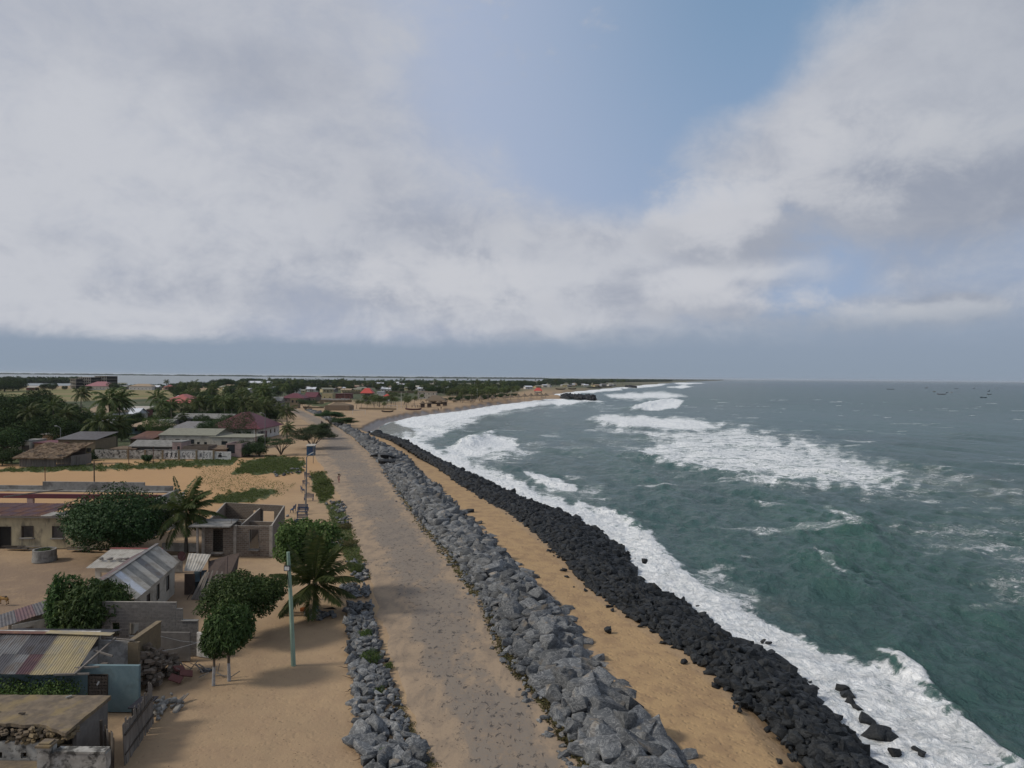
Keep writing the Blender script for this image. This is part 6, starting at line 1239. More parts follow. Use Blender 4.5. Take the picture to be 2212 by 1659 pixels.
q = [V3(X0-1,Y0-1,3.5),V3(X1+1,Y0-1,3.5),V3(X1+1,Y1+1,3.5),V3(X0-1,Y1+1,3.5),V3(-86.2,227,8.1),V3(-85.2,231,8.1)]; b = MB(); b.add(q+[p-V3(0,0,.15) for p in q[:4]], [(0,1,4),(1,2,5,4),(2,3,5),(3,0,4,5),(9,8,7,6),(0,6,7,1),(1,7,8,2),(2,8,9,3),(3,9,6,0)]); b.build('roof', M['tin_burgundy'], t)
for i in range(22): b = MB(); k = i/21; p = V3(X1+.9,Y0-.8+k*(Y1-Y0+1.6),3.56); top = V3(-85.7+.3, 227+4*k, 8.12); b.beam(p, top, .06, .06); b.build('roof_rib', M['tin_burgundy'], t)
# concrete hotel shell
t = thing('hotel_shell', 'unfinished grey concrete hotel with rows of empty windows on the lagoon shore', 'building', tuple(P(195,840)))
def shell(xl, xr, yb, yt, fl, nx, dep):
    A, B = P(xl,yb), P(xr,yb); Yh = A.y; h_ = PY((xl+xr)/2,yt,Yh).z; ops = []; w_ = B.x-A.x
    for f_ in range(fl):
        for i in range(nx): ops.append((w_*(i+.2)/nx, w_*(i+.72)/nx, h_*(f_+.22)/fl, h_*(f_+.8)/fl))
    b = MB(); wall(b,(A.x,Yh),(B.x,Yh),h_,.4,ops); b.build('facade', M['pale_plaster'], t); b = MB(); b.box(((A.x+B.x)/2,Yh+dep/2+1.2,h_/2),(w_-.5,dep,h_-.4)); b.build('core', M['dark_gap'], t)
    for f_ in range(1,fl+1): b = MB(); b.box(((A.x+B.x)/2,Yh+dep/2-1,h_*f_/fl+.1),(w_+1.2,dep+2.5,.35)); b.build('floor_slab', M['pale_plaster'], t)
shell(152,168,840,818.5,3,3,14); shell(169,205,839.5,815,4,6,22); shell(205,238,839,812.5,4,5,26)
# ================================================================== beach: tower, pavilion, huts, parasols
def red_tower(lb, xl, xr, yr, ye, yb, closed):
    A, B = P(xl,yb), P(xr,yb); Y = A.y; cx = (A.x+B.x)/2; w_ = B.x-A.x; he = PY((xl+xr)/2,ye,Y).z; hr = PY((xl+xr)/2,yr,Y).z; t = thing('lookout_tower', lb, 'tower', (cx,Y,0)); k = w_*.5
    b = MB(); q = [V3(cx-k,Y-k,he),V3(cx+k,Y-k,he),V3(cx+k,Y+k,he),V3(cx-k,Y+k,he)]; e = w_*.18; u_ = [V3(cx-e,Y-e,hr),V3(cx+e,Y-e,hr),V3(cx+e,Y+e,hr),V3(cx-e,Y+e,hr)]; b.add(q+u_,[(0,1,5,4),(1,2,6,5),(2,3,7,6),(3,0,4,7),(4,5,6,7),(3,2,1,0)]); b.build('roof', M['tin_bright_red'], t)
    for sx in (-1,1):
        for sy in (-1,1): b = MB(); b.box((cx+sx*k*.72,Y+sy*k*.72,he/2),(.5,.5,he)); b.build('column', M['grey_block'], t)
    b = MB(); b.box((cx,Y,he*.42),(w_*.8,w_*.8,.4)); b.build('deck', M['concrete'], t); b = MB(); b.box((cx,Y-k*.78,he*.42+.7),(w_*.8,.1,1.0)); b.box((cx+k*.78,Y,he*.42+.7),(.1,w_*.8,1.0)); b.build('railing', M['pale_plaster'], t)
    if closed: b = MB(); b.box((cx-w_*.05,Y,he*.42/2),(w_*.45,w_*.45,he*.40)); b.box((cx,Y,he*.68),(w_*.35,w_*.35,he*.5)); b.build('core', M['grey_block'], t)
red_tower('red roofed concrete lookout tower among the houses', 780,809,838.5,849,867,True)
red_tower('open lookout tower with a bright red pyramid roof at the end of the beach parasols', 1153,1171.5,837.5,844,852.5,False)
def cone_roof(b, c, r_, z0, z1, n=18, sag=.12):
    for rr, z_ in ((r_,z0-.25),(r_*1.03,z0),(r_*.55,z0+(z1-z0)*(.45-sag)),(r_*.08,z1),(.01,z1+.3)): b.v += [(c.x+rr*math.cos(6.2832*i/n)*(1+.03*math.sin(i*2.7)), c.y+rr*math.sin(6.2832*i/n), z_) for i in range(n)]
    o_ = len(b.v)-5*n
    for k in range(4): b.f += [(o_+k*n+i, o_+k*n+(i+1)%n, o_+(k+1)*n+(i+1)%n, o_+(k+1)*n+i) for i in range(n)]
    b.f.append(tuple(o_+i for i in range(n))[::-1])
q0, q1 = P(918,872.5), P(961.5,872.5); cx = (q0.x+q1.x)/2; Y = q0.y+6; w_ = q1.x-q0.x
t = thing('thatched_pavilion', 'wide open pavilion under a brown thatched hip roof behind four small huts', 'pavilion', (cx,Y,0)); b = MB(); q = [V3(cx-w_/2,Y-6,2.7),V3(cx+w_/2,Y-6,2.7),V3(cx+w_/2,Y+6,2.7),V3(cx-w_/2,Y+6,2.7),V3(cx-w_*.17,Y,6.2),V3(cx+w_*.17,Y,6.2)]
b.add(q+[p-V3(0,0,.35) for p in q[:4]], [(0,1,5,4),(1,2,5),(2,3,4,5),(3,0,4),(9,8,7,6),(0,6,7,1),(1,7,8,2),(2,8,9,3),(3,9,6,0)]); b.build('roof', M['thatch'], t)
for i in range(7): b = MB(); b.box((cx-w_*.44+i*w_*.147,Y-5.5,1.3),(.25,.25,2.6)); b.build('post', M['wood_brown'], t)
b = MB(); b.box((cx,Y+2,.9),(w_*.8,.3,1.8)); b.build('wall', M['wood_brown'], t)
for u_, y0, y1, w2, lb in [(912,880.2,866.2,12.6,'small thatched hut with dark cloth sides, leftmost of four'),(926.6,879.6,865.8,12.2,'small thatched hut with dark cloth sides, second from the left of four'),(946.8,877.2,864.6,11.5,'small thatched hut with dark cloth sides, third from the left of four'),(960.5,876.4,863.2,12.0,'small thatched hut with dark cloth sides, rightmost of four')]:
    c_ = P(u_,y0); hh = PY(u_,y1,c_.y).z; rr = w2/F*c_.y/2; t = thing('beach_hut', lb, 'hut', tuple(c_)); b = MB(); cone_roof(b, c_+V3(0,rr,0), rr*1.15, hh*.62, hh); b.build('roof', M['thatch'], t); b = MB(); b.box(c_+V3(0,rr,hh*.30),(rr*1.35,rr*1.35,hh*.6)); b.build('cloth_wall', M['tarp_brown'], t); b = MB(); b.box(c_+V3(0,.2,.35),(rr*2.2,.12,.12)); b.build('bench', M['wood_brown'], t)
PAR = [(1037,868.5,854.5),(1064,866.5,853.6),(1091,865.0,853),(1103,864.2,852),(1119,863.6,851.8),(1133,862.6,850.2),(1147,861.6,849.6),(1160,860.6,849.4),(1170,860.0,849.6),(1178.5,859.4,849.2),(980,869.5,860.5),(1002,868.8,859),(1017,870.5,861.5)]
for i, (u_, y0, y1) in enumerate(PAR):
    c_ = P(u_,y0); hh = min(5.6, PY(u_,y1,c_.y).z); rr = 9.0/F*c_.y*.92; t = thing('thatched_parasol', ('thatched beach parasol, %s of the long row' % (['leftmost','second','third','fourth','fifth','sixth','seventh','eighth','ninth','rightmost'][i]) if i < 10 else 'thatched parasol half hidden in the palm grove, %s of three' % ['left','middle','right'][i-10]), 'parasol', tuple(c_), 0, 'thatched parasols along the beach'); b = MB(); cone_roof(b, c_, rr, hh*.52, hh); b.build('roof', M['thatch'], t); b = MB(); b.tube([c_, c_+V3(0,0,hh*.8)],.14,6); b.build('post', M['wood_brown'], t)
    if i%2 == 0: tt = thing('beach_table', 'low dark table with benches beside %s' % t['label'].replace('thatched ','')[:60], 'table', tuple(c_+V3(1.6,-1.2,0)), 0, 'tables under the thatched parasols'); b = MB(); p = tt.location; b.box(p+V3(0,0,.7),(1.6,.9,.08)); b.box(p+V3(-.5,0,.35),(.12,.6,.7)); b.box(p+V3(.5,0,.35),(.12,.6,.7)); b.box(p+V3(0,-.9,.4),(1.6,.3,.06)); b.build('tabletop', M['wood_brown'], tt)
# straw fenced hut
q0, q1 = P(701,886.5), P(757,886.5); Y = q0.y; t = thing('straw_hut', 'low hut of woven straw panels with a mossy mound of thatch on the sand', 'hut', ((q0.x+q1.x)/2,Y,0)); n = 9
for i in range(n): xa, xb = q0.x+(q1.x-q0.x)*i/n, q0.x+(q1.x-q0.x)*(i+1)/n; b = MB(); b.box(((xa+xb)/2,Y+.05*(i%2),1.45),(xb-xa-.04,.08,2.9)); b.build('straw_panel', M['straw'], t)
b = MB(); wall(b,(q1.x,Y+.1),(q1.x+1,Y+7),2.8,.1); wall(b,(q0.x,Y+.1),(q0.x,Y+7),2.8,.1); wall(b,(q0.x,Y+7),(q1.x+1,Y+7),2.8,.1); b.build('wall', M['straw'], t); b = MB(); q = [V3(q0.x+2,Y+.2,2.95),V3(q1.x+.3,Y+.2,2.95),V3(q1.x+1,Y+6.8,3.0),V3(q0.x+2,Y+6.8,3.0),V3(q0.x+5.5,Y+3.4,4.6),V3(q1.x-4.5,Y+3.4,4.4)]; b.add(q,[(0,1,5,4),(1,2,5),(2,3,4,5),(3,0,4),(3,2,1,0)]); b.build('roof', M['thatch'], t)
t = thing('concrete_slab_wall', 'long low grey wall on the sand in front of the young palms', 'wall', tuple(P(815,885))); q0, q1 = P(776,884), P(856,885.5); b = MB(); wall(b, q0, q1, 1.0, .4); b.build('wall', M['mud_wall'], t)
for i, (a, c_, yb, h_, lb) in enumerate([(690,760,869,2.0,'broken mud wall across the sand behind the straw hut'),(560,700,873,1.5,'low rubble wall by the sheds at the end of the sea wall'),(655,700,882,1.1,'low stone wall left of the straw hut'),(668,756,864.5,1.6,'pale wall with posts along the side road'),(170,228,842.3,1.8,'white boundary wall before the pink roofed house'),(740,800,851,3,'plain grey compound wall behind the red roofed tower'),(830,1000,849.5,3,'long dull compound wall behind the palm grove')]):
    q0, q1 = P(a,yb), P(c_,yb); t = thing('boundary_wall', lb, 'wall', tuple((q0+q1)/2)); n = max(3,int((c_-a)/9)); r = random.Random(i)
    for k in range(n): b = MB(); wall(b, q0.lerp(q1,k/n), q0.lerp(q1,(k+1)/n-.004), h_*r.uniform(.75,1.05), .25); b.build('panel', M['white_plaster' if 'white' in lb or 'pale' in lb else 'mud_wall'], t)
# goals
for u0, u1, y0, lb in [(761.6,788.8,896.0,'white football goal on the beach, the nearer one'),(834,858,884.6,'white football goal frame on the beach, the farther one')]:
    A, B = P(u0,y0), P(u1,y0); t = thing('football_goal', lb, 'goal', tuple((A+B)/2)); b = MB(); b.beam(A,A+V3(0,0,2.4),.14,.14); b.build('post', M['white_paint'], t); b = MB(); b.beam(B,B+V3(0,0,2.4),.14,.14); b.build('post', M['white_paint'], t); b = MB(); b.beam(A+V3(-.07,0,2.45),B+V3(.07,0,2.45),.14,.14); b.build('crossbar', M['white_paint'], t)
    b = MB(); b.beam(A+V3(0,0,2.35),A+V3(-.3,1.3,0),.06,.06); b.beam(B+V3(0,0,2.35),B+V3(-.3,1.3,0),.06,.06); b.build('stay', M['white_paint'], t)
# boats
def canoe(name, lb, cat, c, L_, Wd, hh, rz, m_, inner='wood_brown', mast=0, flag=None, group=None, cabin=False):
    t = thing(name, lb, cat, tuple(c), rz, group); ns = 13; b = MB()
    for lay in (0,1):
        for i in range(ns):
            k = i/(ns-1)*2-1; w2 = Wd/2*max(.02,(1-abs(k)**2.6))*(1-.12*lay); zt = hh*(1+.55*abs(k)**3); zk = hh*.55*abs(k)**4+(.10 if lay else 0); x_ = k*L_/2*(1-.03*lay)
            b.v += [(x_,-w2,zt),(x_,-w2*.75,zk+(zt-zk)*.35),(x_,0,zk),(x_,w2*.75,zk+(zt-zk)*.35),(x_,w2,zt)]
    N = ns*5
    for i in range(ns-1):
        for j in range(4): a = i*5+j; b.f.append((a,a+5,a+6,a+1)); b.f.append((N+a+1,N+a+6,N+a+5,N+a))
        for j in (0,4): a = i*5+j; b.f.append((a,N+a,N+a+5,a+5))
    me = b.mesh('hull', M[m_]); link('hull', me, t)
    for k in (-.25,0.0,.25): b = MB(); b.box((k*L_,0,hh*.8),(.25,Wd*.85,.06)); link('thwart', b.mesh('thwart', M[inner]), t)
    if mast: b = MB(); b.tube([(L_*.15,0,.2),(L_*.17,0,mast)],.09,5); link('mast', b.mesh('mast', M['wood_grey']), t)
    if flag: b = MB(); b.slab([(L_*.17+.1,0,mast),(L_*.17+2.2,.1,mast-.3),(L_*.17+2.1,.4,mast-2.0),(L_*.17+.1,.3,mast-1.9)],.05); link('flag', b.mesh('flag', M[flag]), t)
    return t
canoe('fishing_canoe','small wooden canoe pulled up on the sand, left of the longer one','boat',P(837,890.6),6.5,1.3,.75,.1,'wood_dark'); canoe('fishing_canoe','long purple brown wooden canoe with raised ends on the beach','boat',P(893,886.2),9.6,1.7,.95,.02,'tin_maroon')
for u_, v_, L_, rz, lb in [(1211,841.8,17,.1,'long canoe drawn up on the far sand behind the red tower, left one'),(1236,841.2,14,-.1,'canoe drawn up on the far sand behind the red tower, right one'),(1279,838.2,22,.1,'long dark fishing boat beached in the far row, left end'),(1291,838.0,22,0,'dark fishing boat beached in the middle of the far row'),(1303,836.8,24,.15,'dark fishing boat beached at the right end of the far row'),(1312,836.2,20,-.1,'fishing boat beached just past the far row')]:
    c_ = P(u_,v_); canoe('fishing_boat', lb, 'boat', c_, L_, 3.2, 1.8, rz, 'wood_dark')
for u_, v_, L_, m_, mast, fl, lb in [(2000.5,838.5,14,'wood_dark',7,'cloth_pink','distant fishing boat with a reddish flag, leftmost on the sea'),(2018,846.6,9,'tile_tan',5,'white_paint','small yellow hulled boat with a pale flag'),(2034,852.2,14,'tin_maroon',0,None,'long low maroon boat without a mast, in the middle of the group'),(2045.5,848.6,8,'steel',4,'steel','small grey boat just right of the long maroon one'),(2055,848.3,9,'white_paint',5,'steel','pale boat right of the small grey one'),
        (2066,840,14,'steel',0,None,'tiny distant boat between the masts'),(2103.5,839.6,13,'steel',9,'white_paint','distant boat with a tall bare mast'),(2120,859.4,8,'tarp_blue',4,None,'nearest small blue grey boat, left of the touching pair'),(2127.5,859.6,7,'tarp_blue',3,'tarp_blue','nearest small blue grey boat, right of the touching pair'),(2137,852.3,9,'wood_grey',0,None,'grey boat lying below the dark flagged one'),(2135.5,846.0,9,'tarp_blue',7,'blue_paint','boat with a dark blue sail flag'),(2152.5,839.2,12,'white_paint',5,None,'far pale boat at the right of the fleet'),(1923.5,841.2,20,'cloth_dark',0,None,'lone low boat left of the fleet near the horizon')]:
    c_ = P(u_,v_,SEA); k_ = 1.0 if mast == 0 else .7; canoe('fishing_boat', lb, 'boat', c_, L_*k_, L_*.2*k_, 1.0, random.Random(int(u_)).uniform(-.4,.4), m_, mast=mast*.6, flag=None if mast < 6 else fl, group='fishing boats on the open sea')
# ================================================================== acacias, bushes and trees with a place of their own
def acacia(lb, u_, v_, rx, zc, rz_, seed, leaf='acacia_leaf', n=9000, bare=False):
    q = P(u_,v_); t = thing('acacia_tree', lb, 'tree', tuple(q)); r = np.random.default_rng(seed); bl = [(0,0,zc,rx*.6,rx*.5,rz_*.6)]+[(math.cos(a)*rx*k, math.sin(a)*rx*k*.8, zc+r.uniform(-.5,.5)*rz_*1.3, rx*r.uniform(.25,.5), rx*r.uniform(.25,.45), rz_*r.uniform(.25,.5)) for a, k in zip(np.arange(12)*.53*2, r.uniform(.35,.8,12))]
    V, Q = blob_leaves(bl, n, .30, .16, seed, 0, 2.0, .8); link('crown', np_mesh('crown', V, Q, M[leaf]), t); b = MB()
    for i in range(9): a = i*.7+r.uniform(-.2,.2); k = r.uniform(.35,.8); b.tube([(r.uniform(-.1,.1),0,0),(math.cos(a)*rx*.18,math.sin(a)*rx*.18,zc*.4),(math.cos(a)*rx*k,math.sin(a)*rx*k*.8,zc-rz_*.15)],[.14,.10,.03],5)
    link('trunk', b.mesh('trunk', M['bark']), t)
acacia('wide flat topped acacia over the road edge beside the blue kiosk', 676,969, 6.4, 4.1, 1.5, 61, n=12000)
acacia('upper layered acacia with spreading branches behind the flat topped one', 690,948, 5.2, 3.6, 1.5, 65, n=8000)
acacia('bare stemmed thin acacia with a fan of branches on the sand', 607,982, 4.0, 3.2, .8, 62, n=2600)
acacia('broad dark windswept acacia on the sea wall, left half', 714,917, 6.5, 4.3, 1.7, 63,'dark_leaf', 12000); acacia('broad dark windswept acacia on the sea wall, right half', 743,921, 5.2, 2.6, 1.4, 66,'dark_leaf', 9000)
acacia('small acacia standing on the sand near the ochre ruin', 660,886, 7.0, 4.8, 2.0, 64, n=7000)
BT = [('big round tree with a dense crown right of the arched house roof',508,955,6.0,4.2,5.2,'dark_leaf',71),('round bush tree left of the big round tree',446,952,3.4,2.4,3.6,'dark_leaf',72),('dark bush behind the right end of the painted wall',538,984,3.6,1.6,1.9,'dark_leaf',73),('small shrub beside the street lamp',566,965,2.0,1.4,1.6,'mango_leaf',74),
      ('yellow green tree rising behind the asbestos shed',343,955,4.0,2.6,4.6,'bright_leaf',75),('small dark shrub before the painted wall',317,996,1.2,.7,.7,'dark_leaf',76),('dark shrub behind the bare rusty pole',560,985,2.2,1.3,1.4,'dark_leaf',77),('green bush left of the big round tree roof edge',475,940,3.2,2.2,3.2,'mango_leaf',78),('dark shrub on the upright plank shack corner',196,994,1.2,.8,.8,'dark_leaf',79)]
for lb, u_, v_, rx, rz_, zc, lf, sd in BT: broadleaf(lb, tuple(P(u_,v_)), rx, rz_, zc, lf, 6500 if rx > 3 else 2200, .28, .15, sd, .18, nb=9)
SH = [(747,1140,.9,'brown green shrub at the left road edge, farthest of three'),(752,1178,1.1,'brown green shrub at the left road edge, middle one of three'),(768,1232,1.1,'green shrub at the left road edge behind the near palm fronds, nearest of three'),(700,1045,1.6,'leafy weed patch by the far benches'),(860,1025,.9,'small green bush at the foot of the sea wall below the black slabs'),(1283,1560,.5,'weed tuft at the sea wall foot, nearest on the road side'),(1237,1490,.55,'weed tuft at the sea wall foot, second nearest')]
for i, (u_, v_, rx, lb) in enumerate(SH):
    q = P(u_,v_); t = thing('shrub', lb, 'shrub', tuple(q)); r = np.random.default_rng(90+i); V, Q = blob_leaves(ragged(r, rx, rx*.42, rx*.3, 8), int(1200*rx), .16, .05, 90+i); link('foliage', np_mesh('foliage', V, Q, M['weed_leaf' if i in (2,3,4) else 'dry_weed']), t); b = MB(); limbs(b, 0, rx*.5, rx*.5, 8, r, .02); link('stem', b.mesh('stem', M['bark']), t)
PL = [(175,905,849,5.6,'palm standing alone above the dark trees against the dry field'),(236,945,862,7.4,'tall palm with the largest crown above the tan hipped house'),(258,945,866,6.0,'palm leaning just right of the largest crowned one'),(216,970,911,6.4,'dark palm in front of the patched tin roofs, left of a pair'),(252,967,920,5.2,'shorter dark palm, right of the pair before the patched tin roofs'),
      (339,905,858,6.2,'bushy tall palm right of the dry field with hanging dead fronds'),(370,914,873,4.6,'slim palm with a pale trunk left of the red hipped house'),(64,955,891,4.6,'palm half sunk in the dark trees at the far left'),(115,945,877,4.2,'palm crown rising in the middle of the dark trees'),(140,950,896,5.0,'spreading palm at the right of the dark tree mass'),
      (430,905,869,6.0,'palm right of the red hipped two storey house'),(467,905,868,6.0,'palm over the long grey roof, left of three'),(488,900,863,5.4,'palm over the long grey roof, middle of three'),(530,908,870,7.0,'wide crowned palm behind the burgundy roof'),(573,910,877,5.2,'palm rising behind the burgundy roof'),(620,918,888,5.0,'palm right of the burgundy roof, the farther one'),(620,948,925,3.6,'short bushy palm right of the burgundy roof, the nearer one'),(565,878,849,8.0,'tall yellowish palm in the middle of the town'),(394,918,899,3.2,'young low palm by the sheet roofs'),(456,872,848,7.0,'palm far behind the long grey roof'),(416,903,880,4.4,'low palm before the red hipped house'),(548,905,873,6.0,'palm half behind the wide crowned one'),(600,905,884,5.0,'low palm left of the short bushy one')]
for i, (u_, vb, vc, L_, lb) in enumerate(PL):
    q = P(u_,vb); hh = PY(u_,vc,q.y).z; palm(lb, tuple(q), hh, L_*1.0, 200+i, (.45,.15), nf=22, nl=16, trunk=.2, lw=.10, up=78)
# ================================================================== far vegetation and far houses by copying
LM = [(P(u_,v_), s_) for u_, v_, s_ in [(385,885,'the red hipped two storey house'),(435,910,'the long grey roofed house'),(508,945,'the big round tree'),(560,935,'the burgundy roofed house'),(592,875,'the grey asbestos gabled shed'),(635,880,'the ochre roofless ruin'),(630,862,'the dark red roofed houses'),
  (707,860,'the cream box building'),(741,859,'the dark red store'),(795,866,'the red roofed concrete tower'),(920,855,'the beige two storey block'),(820,885,'the football goals'),(940,872,'the thatched pavilion'),(893,884,'the long canoe'),(1037,868,'the first thatched parasols'),(1100,864,'the middle thatched parasols'),
  (1162,852,'the open red roofed lookout'),(1250,862,'the rock groyne'),(540,830,'the blue roofed hall'),(470,838,'the big lagoon shore trees'),(209,841,'the pink roofed house'),(303,842,'the tan roofed house by the field'),(1290,838,'the row of beached boats'),(1240,841,'the canoes on the far sand'),(650,848,'the white flat roofed house')]]
SIDE = ['right of','behind','left of','in front of']
def whereabouts(q):
    lm, nm = min(LM, key=lambda a: (a[0]-q).length*(1 if a[0].y < 500 else .8)); d = q-lm; s_ = SIDE[int(((math.atan2(d.y,d.x)+math.pi/4)%(2*math.pi))//(math.pi/2))]; return ('close ' if d.length < 25 else '' if d.length < 90 else 'far ' if d.length < 220 else 'very far ')+s_+' '+nm
pb = [proto_tree('b', 300+i) for i in range(5)]; pp = [proto_tree('p', 320+i) for i in range(5)]
used_p = set()
def place(pool, q, scale, label, group, rz=None):
    k = rng.integers(len(pool)); src = pool[k]
    if id(src) not in used_p: used_p.add(id(src)); o = src
    else: o = copy_tree(src)
    o.location = q; o.rotation_euler = (0,0,rng.uniform(0,6.28) if pool is pb else rng.uniform(-.5,.5)); o.scale = scale if hasattr(scale,'__len__') else (scale,)*3; o['label'] = label; o['group'] = group; return o
def bush(u_, v_, rx, hh, lb, gr):
    q = P(u_,v_); dd = gr[:4] == 'dark'
    if dd: lb = ('low bushy' if hh < 6 else 'tall' if hh > 12 else 'mid sized')+' dark tree in the '+('front' if v_ > 965 else 'second' if v_ > 935 else 'third' if v_ > 910 else 'back')+' row of left stand, '+('frame edge' if u_ < 22 else 'left part' if u_ < 60 else 'middle part' if u_ < 110 else 'right part' if u_ < 170 else 'outlying')
    else: lb = lb.replace(' on the edge of the dry field','').replace(' in the clump on the lagoon shore','')+', '+('at the far left' if u_ < 60 else 'left of the hotel shell' if u_ < 150 else 'by the pink roofed house' if u_ < 300 else 'left of the big clump' if u_ < 430 else 'in the left half of the clump' if u_ < 475 else 'in the right half of the clump' if u_ < 520 else 'by the blue roofed hall')
    place(pb, q, (rx,rx*.9,hh/1.75), lb, gr)
# dark tree mass at the left
for u_, v_, rx, hh in [(12,985,6.5,8.0),(45,972,6.5,9.0),(0,955,8,11),(30,948,8,11.5),(70,952,8,11),(105,958,7,10),(140,962,6,8.5),(165,958,5,7),(10,925,10,12.5),(48,920,10,13),(88,922,10,13),(125,925,9,11),(160,930,8,9.5),(20,900,11,13),(62,898,11,12.5),(100,900,10,12),(84,882,10,14),(-20,930,10,13),(150,905,8,8.5),(195,925,6,7),(185,945,5,5.5),(25,1000,3.5,4),(5,1005,3,3.5),(178,985,2.2,2.8),(345,925,5,6),(300,925,4,5),(212,985,1.8,2.4)]:
    bush(u_, v_, rx*.82, hh*.80, 'dark leafy tree in the dense stand at the left edge beyond the pitch', 'dark trees at the left edge')
for u_, v_, rx, hh in [(10,846,14,12),(28,845,13,14),(40,844,11,13.5),(-15,848,13,11),(95,843,5,8),(113,843,7,9),(140,842,4,5),(175,842.5,4,4),(190,842.5,5,5),(245,843,7,9),(260,842,5,6),(54,870,3,3),(8,868,4,3.5)]: bush(u_, v_, rx, hh, 'small round tree on the edge of the dry field', 'trees along the dry field')
for u_, v_, rx, hh in [(437,838,10,9),(452,838,10,8.5),(470,838,12,12),(485,838,12,13.5),(478,837,12,13),(462,837,12,10.5),(500,838,9,11.5),(507,838,8,10.5),(395,838,8,8.5),(410,837,7,8),(372,836,5,6),(383,836,5,6),(527,833,10,13),(545,832,9,13)]: bush(u_, v_, rx, hh, 'large dark tree in the clump on the lagoon shore', 'large trees on the lagoon shore')
TB = 'leafy tree among the houses of the town'; TG = 'leafy trees of the town'; PB = 'coconut palm among the houses of the town'; PG = 'coconut palms of the town'
def inside(u_, v_, poly): return poly_sd(np.array([u_*1.]), np.array([v_*1.]), poly)[0] > 0
zoneA = [(360,842),(520,834),(640,832),(640,858),(600,872),(560,905),(470,905),(430,880),(380,868),(350,850)]
zoneB = [(560,828),(800,828),(1100,829),(1140,836),(1110,850),(980,858),(900,852),(820,848),(700,846),(640,850)]
zoneC = [(700,826),(1180,824.5),(1190,832),(1100,833),(700,832)]
def scat(zone, n, mk, seed):
    r = np.random.default_rng(seed); us = [p[0] for p in zone]; vs_ = [p[1] for p in zone]; k = 0
    while k < n:
        u_, v_ = r.uniform(min(us),max(us)), r.uniform(min(vs_),max(vs_))
        if inside(u_, v_, zone): mk(u_, v_, r); k += 1
def mkb(u_, v_, r): q = P(u_,v_); hh = r.uniform(5.5,10.5); rx = hh*r.uniform(.5,.75); place(pb, q, (rx,rx,hh/1.75), ('small' if hh < 7 else 'tall' if hh > 9 else 'medium')+' town tree '+whereabouts(q), TG)
def mkp(u_, v_, r): q = P(u_,v_); hh = r.uniform(7,12.5); place(pp, q, (hh*.92,hh*.92,hh), ('short' if hh < 9 else 'tall' if hh > 11 else 'medium')+' town palm '+whereabouts(q), PG)
scat([(300,900),(380,878),(520,872),(600,885),(600,915),(560,945),(470,945),(400,925),(310,945),(262,955),(215,950),(170,960)], 46, lambda u_, v_, r: (lambda q, hh: place(pb, q, (hh*.62,hh*.62,hh/1.75), 'leafy yard tree '+whereabouts(q), TG))(P(u_,v_), r.uniform(2.6,5.2)), 420); scat([(250,920),(400,880),(520,880),(600,890),(560,930),(420,925)], 16, lambda u_, v_, r: (lambda q, hh: place(pp, q, (hh,hh,hh), 'yard coconut palm '+whereabouts(q), PG))(P(u_,v_), r.uniform(5.5,9)), 421)
scat(zoneA, 42, mkb, 401); scat(zoneA, 42, mkp, 402); scat(zoneB, 120, mkb, 403); scat(zoneB, 100, mkp, 404); scat(zoneC, 50, mkb, 405); scat(zoneC, 30, mkp, 406)
# palm grove behind the beach
gz = [(965,858),(1010,850),(1090,848),(1130,853),(1105,861),(1060,864),(1030,869),(985,871),(966,870)]; gz2 = [(780,866),(800,862),(890,860),(915,861),(905,874),(895,879),(800,880),(786,872)]
def mkg(u_, v_, r): q = P(u_,v_); hh = r.uniform(5.5,9.5); o = place(pp, q, (hh*1.05,hh*1.05,hh), 'young grove palm '+whereabouts(q), 'palm grove behind the parasols')
def mkh(u_, v_, r): q = P(u_,v_); hh = r.uniform(3.6,5.8); o = place(pp, q, (hh*1.35,hh*1.35,hh), 'short young beach palm '+whereabouts(q), 'young palms on the upper beach')
scat(gz, 78, mkg, 407); scat(gz2, 42, mkh, 408)
for u_, vb, hh, lb in [(770,883,4.4,'young palm beside the nearer football goal, left one'),(780,882,4.2,'young palm beside the nearer football goal, second from left'),(792.5,885.5,4.6,'young palm just right of the nearer football goal'),(808,880,5.5,'taller dark palm right of the nearer football goal'),(820,880,6,'slim palm between the two football goals'),(828,885,3.8,'short palm left of the farther football goal'),(878,883,5.4,'lone palm on the sand above the long canoe')]:
    q = P(u_,vb); o = place(pp, q, (hh*1.35,hh*1.35,hh), lb, 'young palms beside the football goals')
# far shore
def mkf(u_, v_, r): q = P(u_,v_); hh = r.uniform(6,12); place(pb, q, (hh*.7,hh*.7,hh/1.75), ('low' if hh < 8 else 'high' if hh > 10 else 'medium')+' far shore tree '+whereabouts(q), 'trees on the far shore')
fz = [(1060,836),(1100,831),(1180,828),(1280,828),(1330,829),(1300,833),(1240,835),(1150,838),(1080,841)]
scat(fz, 62, mkf, 409)
for i, u_ in enumerate([1333,1345,1320,1200]): q = P(u_,835.5); place(pp, q, (15,15,15), 'tall palm standing on the far sand', 'palms on the far sand')
